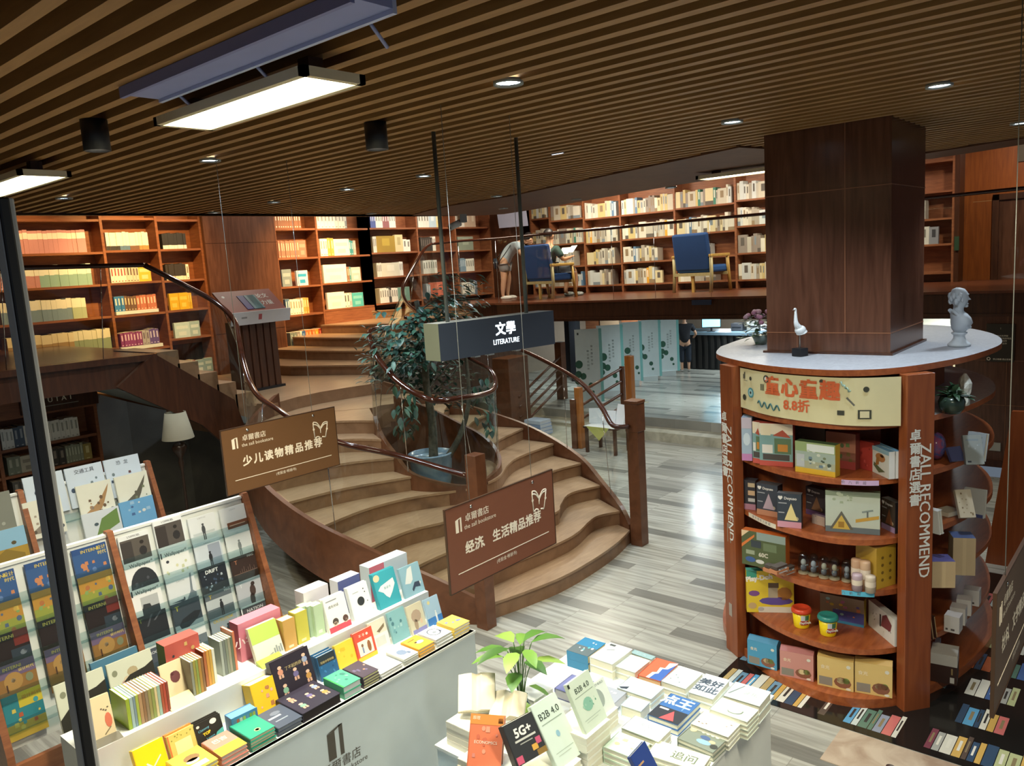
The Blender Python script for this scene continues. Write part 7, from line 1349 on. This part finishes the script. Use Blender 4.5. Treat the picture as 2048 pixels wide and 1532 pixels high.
# ================================================================ people
SKIN = paint('#c89a7c', .55); SKIN2 = paint('#b98a68', .55)
def skin_mesh(name, verts, edges, mat, root, sub=2):
    """one continuous surface grown round a skeleton: verts (x, y, z, r)"""
    me = bpy.data.meshes.new(name); me.from_pydata([v[:3] for v in verts], edges, []); me.update()
    o = bpy.data.objects.new(name, me); COL.objects.link(o)
    sk = o.modifiers.new('skin', 'SKIN'); sk.use_smooth_shade = True
    for i, v in enumerate(verts):
        d = me.skin_vertices[0].data[i]; r = v[3] if isinstance(v[3], tuple) else (v[3], v[3]); d.radius = r; d.use_root = i == root
    s = o.modifiers.new('smooth', 'SUBSURF'); s.levels = sub; s.render_levels = sub
    dg = bpy.context.evaluated_depsgraph_get(); m2 = bpy.data.meshes.new_from_object(o.evaluated_get(dg))
    bpy.data.objects.remove(o); bpy.data.meshes.remove(me)
    m2.materials.clear(); m2.materials.append(mat)
    for p in m2.polygons: p.use_smooth = True
    o = bpy.data.objects.new(name, m2); COL.objects.link(o); return o
def chain(V, E, pts, start=None):
    prev = start
    for p in pts:
        V.append(p); i = len(V)-1
        if prev is not None: E.append((prev, i))
        prev = i
    return prev
def hand(V, E, w, d, side, s=1.0):
    """palm and five bent fingers from wrist index w along direction d"""
    W = Vector(V[w][:3]); d = Vector(d).normalized(); a = d.cross(Vector((0, 0, 1))); a = a.normalized() if a.length > .1 else Vector((1, 0, 0)); n = a.cross(d)
    pm = W+d*.05*s; V.append((*pm, .02*s)); pi = len(V)-1; E.append((w, pi))
    for k, l in enumerate((.055, .065, .06, .045)):
        b0 = pm+a*(.018-.012*k)*s+d*.02*s; b1 = b0+d*l*.5*s-n*.006*s; b2 = b1+d*l*.45*s-n*.02*s; chain(V, E, [(*b0, .008*s), (*b1, .007*s), (*b2, .006*s)], pi)
    t0 = W+d*.03*s+a*.024*s*side; t1 = t0+(d*.6+a*side*.6)*.035*s; chain(V, E, [(*t0, .009*s), (*t1, .007*s)], pi)
def head(V, E, neck, c, face, s=1.0):
    """skull, jaw, nose as skeleton points; face = unit vector the person looks along"""
    c = Vector(c); f = Vector(face).normalized(); i = chain(V, E, [(*(c-Vector((0, 0, .05*s))), .058*s), (*(c+Vector((0, 0, .03*s))-f*.01*s), .078*s), (*(c+Vector((0, 0, .085*s))-f*.012*s), .055*s)], neck)
    V.append((*(c+f*.05*s-Vector((0, 0, .055*s))), .035*s)); E.append((i-2, len(V)-1))
    V.append((*(c+f*.088*s), .012*s)); E.append((i-1, len(V)-1))
    u = f.cross(Vector((0, 0, 1))).normalized()
    for q in (-1, 1): V.append((*(c+u*.08*q*s+Vector((0, 0, -.005*s))), .013*s)); E.append((i-1, len(V)-1))
    return f, u
def face_marks(parent, c, f, u, s, mat=None):
    b = MB(); c = Vector(c); D = paint('#241c1a')
    for q in (-1, 1): b.ball(tuple(c+f*.072*s+u*.03*q*s+Vector((0, 0, .018*s))), .008*s, .008*s, .007*s, D, 8)
    b.done('eyes', parent); b = MB(); b.ball(tuple(c+f*.078*s-Vector((0, 0, .05*s))), .016*s, .016*s, .006*s, paint('#9c5c50'), 8); b.done('mouth', parent)
def hair_cap(parent, c, f, s, mat, back=.05, low=.02):
    b = MB(); c = Vector(c)-Vector(f)*.018*s+Vector((0, 0, .045*s)); n = 16; vs = []; fs = []
    for i in range(8):
        a = math.pi*.62*i/7
        for k in range(n):
            t = 2*math.pi*k/n; d = Vector((math.sin(a)*math.cos(t), math.sin(a)*math.sin(t), math.cos(a)))
            if d.dot(Vector(f)) > .55 and d.z < .45: d = d*.82
            vs.append(tuple(c+Vector((d.x*.094, d.y*.094, d.z*.102))*s))
    for i in range(7):
        for k in range(n): fs.append((i*n+k, i*n+(k+1) % n, (i+1)*n+(k+1) % n, (i+1)*n+k))
    b.add(vs, fs, mat, None, True); return b.done('hair', parent)
def person(label, M, V, E, root, mat): 
    t = thing('person', label, 'person', M=M); o = skin_mesh('body', V, E, mat, root); o.parent = t; return t
def cloth(name, t, V, E, mat, root=0): o = skin_mesh(name, V, E, mat, root); o.parent = t; return o
WHT2 = paint('#b9c6ce', .8); HAIR = paint('#16110f', .5)
# --- woman bending forward over the chair (local +x is where she leans, feet at the origin), about 1.4 m tall here
s = .98
V = [(0, 0, .72*s, .10*s)]; E = []
sp = chain(V, E, [(.05*s, 0, .84*s, .095*s), (.17*s, 0, .98*s, .105*s), (.32*s, 0, 1.06*s, .11*s), (.40*s, 0, 1.09*s, .05*s)], 0)
hd = (.52*s, 0, 1.10*s); f, u = head(V, E, sp, hd, (.75, 0, -.65), s)
for q in (-1, 1):
    k = chain(V, E, [(.0, .075*q*s, .68*s, .085*s), (.02*s+.03*q*s, .08*q*s, .40*s, .058*s), (-.01*s+.03*q*s, .08*q*s, .22*s, .05*s), (-.02*s+.03*q*s, .08*q*s, .07*s, .03*s), (.01*s+.03*q*s, .08*q*s, .03*s, .03*s), (.12*s+.03*q*s, .085*q*s, .02*s, .022*s)], 0)
    w = chain(V, E, [(.31*s, .15*q*s, 1.05*s, .05*s), (.37*s, .19*q*s, .86*s, .037*s), (.52*s, .15*q*s, .76*s, .026*s)], 3)
    hand(V, E, w, (.9, 0, -.3), q, s)
pw = person('person in a white shirt and grey shorts bending forward beside the armchair', TR(11.55, 10.02, MZ, -62), V, E, 0, SKIN)
V = [(-.01*s, 0, .66*s, .125*s)]; E = []; sp = chain(V, E, [(.05*s, 0, .84*s, .125*s), (.17*s, 0, .99*s, .135*s), (.33*s, 0, 1.07*s, .125*s)], 0)
for q in (-1, 1): chain(V, E, [(.32*s, .17*q*s, 1.04*s, .075*s), (.36*s, .20*q*s, .92*s, .065*s)], sp)
cloth('shirt', pw, V, E, WHT2, 0)
V = [(0, 0, .72*s, .125*s)]; E = []
for q in (-1, 1): chain(V, E, [(.0, .08*q*s, .64*s, .105*s), (.02*s, .085*q*s, .50*s, .098*s)], 0)
cloth('shorts', pw, V, E, paint('#8c8a8a', .8), 0); hair_cap(pw, hd, f, s, HAIR); face_marks(pw, hd, f, u, s)
b = MB()
for q in (-1, 1): b.ball((.05*s+.03*q*s, .085*q*s, .03*s), .12*s, .045*s, .045*s, paint('#d8d4cc', .5), 14)
b.done('shoes', pw)
bg = thing('waist_bag', 'small dark blue bag hanging at the hip of the bending person', 'bag', M=TR(11.55, 10.02, MZ, -62) @ TR(-.16*s, -.05, .70*s, 20, 25)); MB().box(-.035, -.1, -.07, .035, .1, .07, paint('#232c38', .4)).done('pouch', bg, bev=.015); MB().tube([tuple(v) for v in smooth([(.03, -.1, .05), (.2, -.12, .3), (.3, 0, .4), (.22, .12, .3), (.03, .1, .05)], 4)], .008, BLACK, 6).done('strap', bg); MB().ball((-.036, .02, .01), .006, .016, .016, WHITE, 8).done('emblem', bg)
# --- seated reader, seen from behind
V = [(0, .0, .50, .12)]; E = []
sp = chain(V, E, [(0, -.04, .66, .12), (0, -.03, .84, .13), (0, 0, .98, .05)], 0); hd = (0.0, .03, 1.10); f, u = head(V, E, sp, hd, (.25, 1, -.25))
for q in (-1, 1):
    k = chain(V, E, [(.09*q, .08, .50, .08), (.13*q, .46, .50, .06), (.13*q, .50, .26, .05), (.13*q, .46, .08, .035), (.13*q, .50, .04, .035), (.14*q, .62, .03, .026)], 0)
    w = chain(V, E, [(.19*q, 0, .88, .055), (.30*q, .06, .68, .04), (.24*q, .30, .72, .028)], 2); hand(V, E, w, (-.3*q, 1, .3), q)
MP = TR(11.58, 8.95, MZ, -102)
ps = person('person in a dark green shirt seated in the blue armchair reading papers', MP, V, E, 0, SKIN2)
V = [(0, -.01, .52, .135)]; E = []; sp = chain(V, E, [(0, -.04, .68, .14), (0, -.03, .86, .15)], 0)
for q in (-1, 1): chain(V, E, [(.20*q, 0, .88, .08), (.29*q, .05, .72, .065)], sp)
cloth('shirt', ps, V, E, paint('#2f4a44', .8), 0)
V = [(0, .02, .50, .135)]; E = []
for q in (-1, 1): chain(V, E, [(.10*q, .1, .51, .10), (.13*q, .34, .51, .085), (.13*q, .47, .49, .08)], 0)
cloth('shorts', ps, V, E, paint('#4a4c50', .8), 0); hair_cap(ps, hd, f, 1.06, HAIR); face_marks(ps, hd, f, u, 1)
b = MB()
for q in (-1, 1): b.ball((.135*q, .55, .035), .045, .13, .045, paint('#7f8c88', .5), 12); [b.box(.135*q+.03, .50+.04*k, .03, .135*q+.05, .52+.04*k, .07, WHITE) for k in range(3)]
b.done('shoes', ps)
for i, (x, y, z, rx, rz) in enumerate(((.12, .40, .80, 50, -10), (-.06, .42, .78, 48, 20))):
    tag(MB().box(-.1, 0, 0, .1, .16, .004, WHITE).done('paper_sheet', M=MP @ TR(x, y, z, rz, rx)), ('white paper held by the seated reader, right sheet', 'white paper held by the seated reader, left sheet')[i], 'paper')
tag(MB().box(-.14, -.1, 0, .14, .1, .006, paint('#c8ccd4')).done('paper_sheet', M=MP @ TR(.22, .22, .447, 15)), 'pale paper lying on the blue armchair seat', 'paper')
# --- dark-dressed person at the reception desk, seen from behind, about 1.15 m in the scale of the far room
s = .70
V = [(0, 0, .90*s, .12*s)]; E = []
sp = chain(V, E, [(0, 0, 1.10*s, .12*s), (0, 0, 1.34*s, .14*s), (0, 0, 1.50*s, .05*s)], 0); hd = (0, .0, 1.62*s); f, u = head(V, E, sp, hd, (0, 1, 0), s)
for q in (-1, 1):
    chain(V, E, [(.09*q*s, 0, .86*s, .09*s), (.10*q*s, .01, .48*s, .06*s), (.10*q*s, 0, .09*s, .036*s), (.10*q*s, .03*s, .04*s, .035*s), (.11*q*s, .15*s, .03*s, .026*s)], 0)
    w = chain(V, E, [(.20*q*s, 0, 1.38*s, .055*s), (.34*q*s, .02 if q < 0 else .1, 1.12*s, .042*s), (.20*q*s if q < 0 else .26*s, .06 if q < 0 else .3*s, 1.0*s, .03*s)], 2); hand(V, E, w, (.6, .3, -.6) if q < 0 else (0, 1, 0), q, s)
pd = person('person dressed in black standing at the reception desk, head hidden by the fascia', TR(15.0, 8.12, .28, -62), V, E, 0, SKIN)
V = [(0, 0, .84*s, .165*s)]; E = []; sp = chain(V, E, [(0, 0, 1.1*s, .165*s), (0, 0, 1.36*s, .18*s), (0, 0, 1.46*s, .08*s)], 0); sp = 2
for q in (-1, 1): chain(V, E, [(.21*q*s, 0, 1.38*s, .085*s), (.29*q*s, .01, 1.22*s, .07*s)], sp)
cloth('shirt', pd, V, E, paint('#14151c', .8), 0)
V = [(0, 0, .88*s, .14*s)]; E = []
for q in (-1, 1): chain(V, E, [(.09*q*s, 0, .78*s, .11*s), (.10*q*s, 0, .42*s, .085*s), (.10*q*s, 0, .26*s, .08*s)], 0)
cloth('trousers', pd, V, E, paint('#1c2430', .8), 0); hair_cap(pd, hd, f, s, HAIR); face_marks(pd, hd, f, u, s)
b = MB()
for q in (-1, 1): b.ball((.105*q*s, .05*s, .03*s), .045*s, .12*s, .04*s, paint('#8c8880', .5), 12)
b.done('shoes', pd)
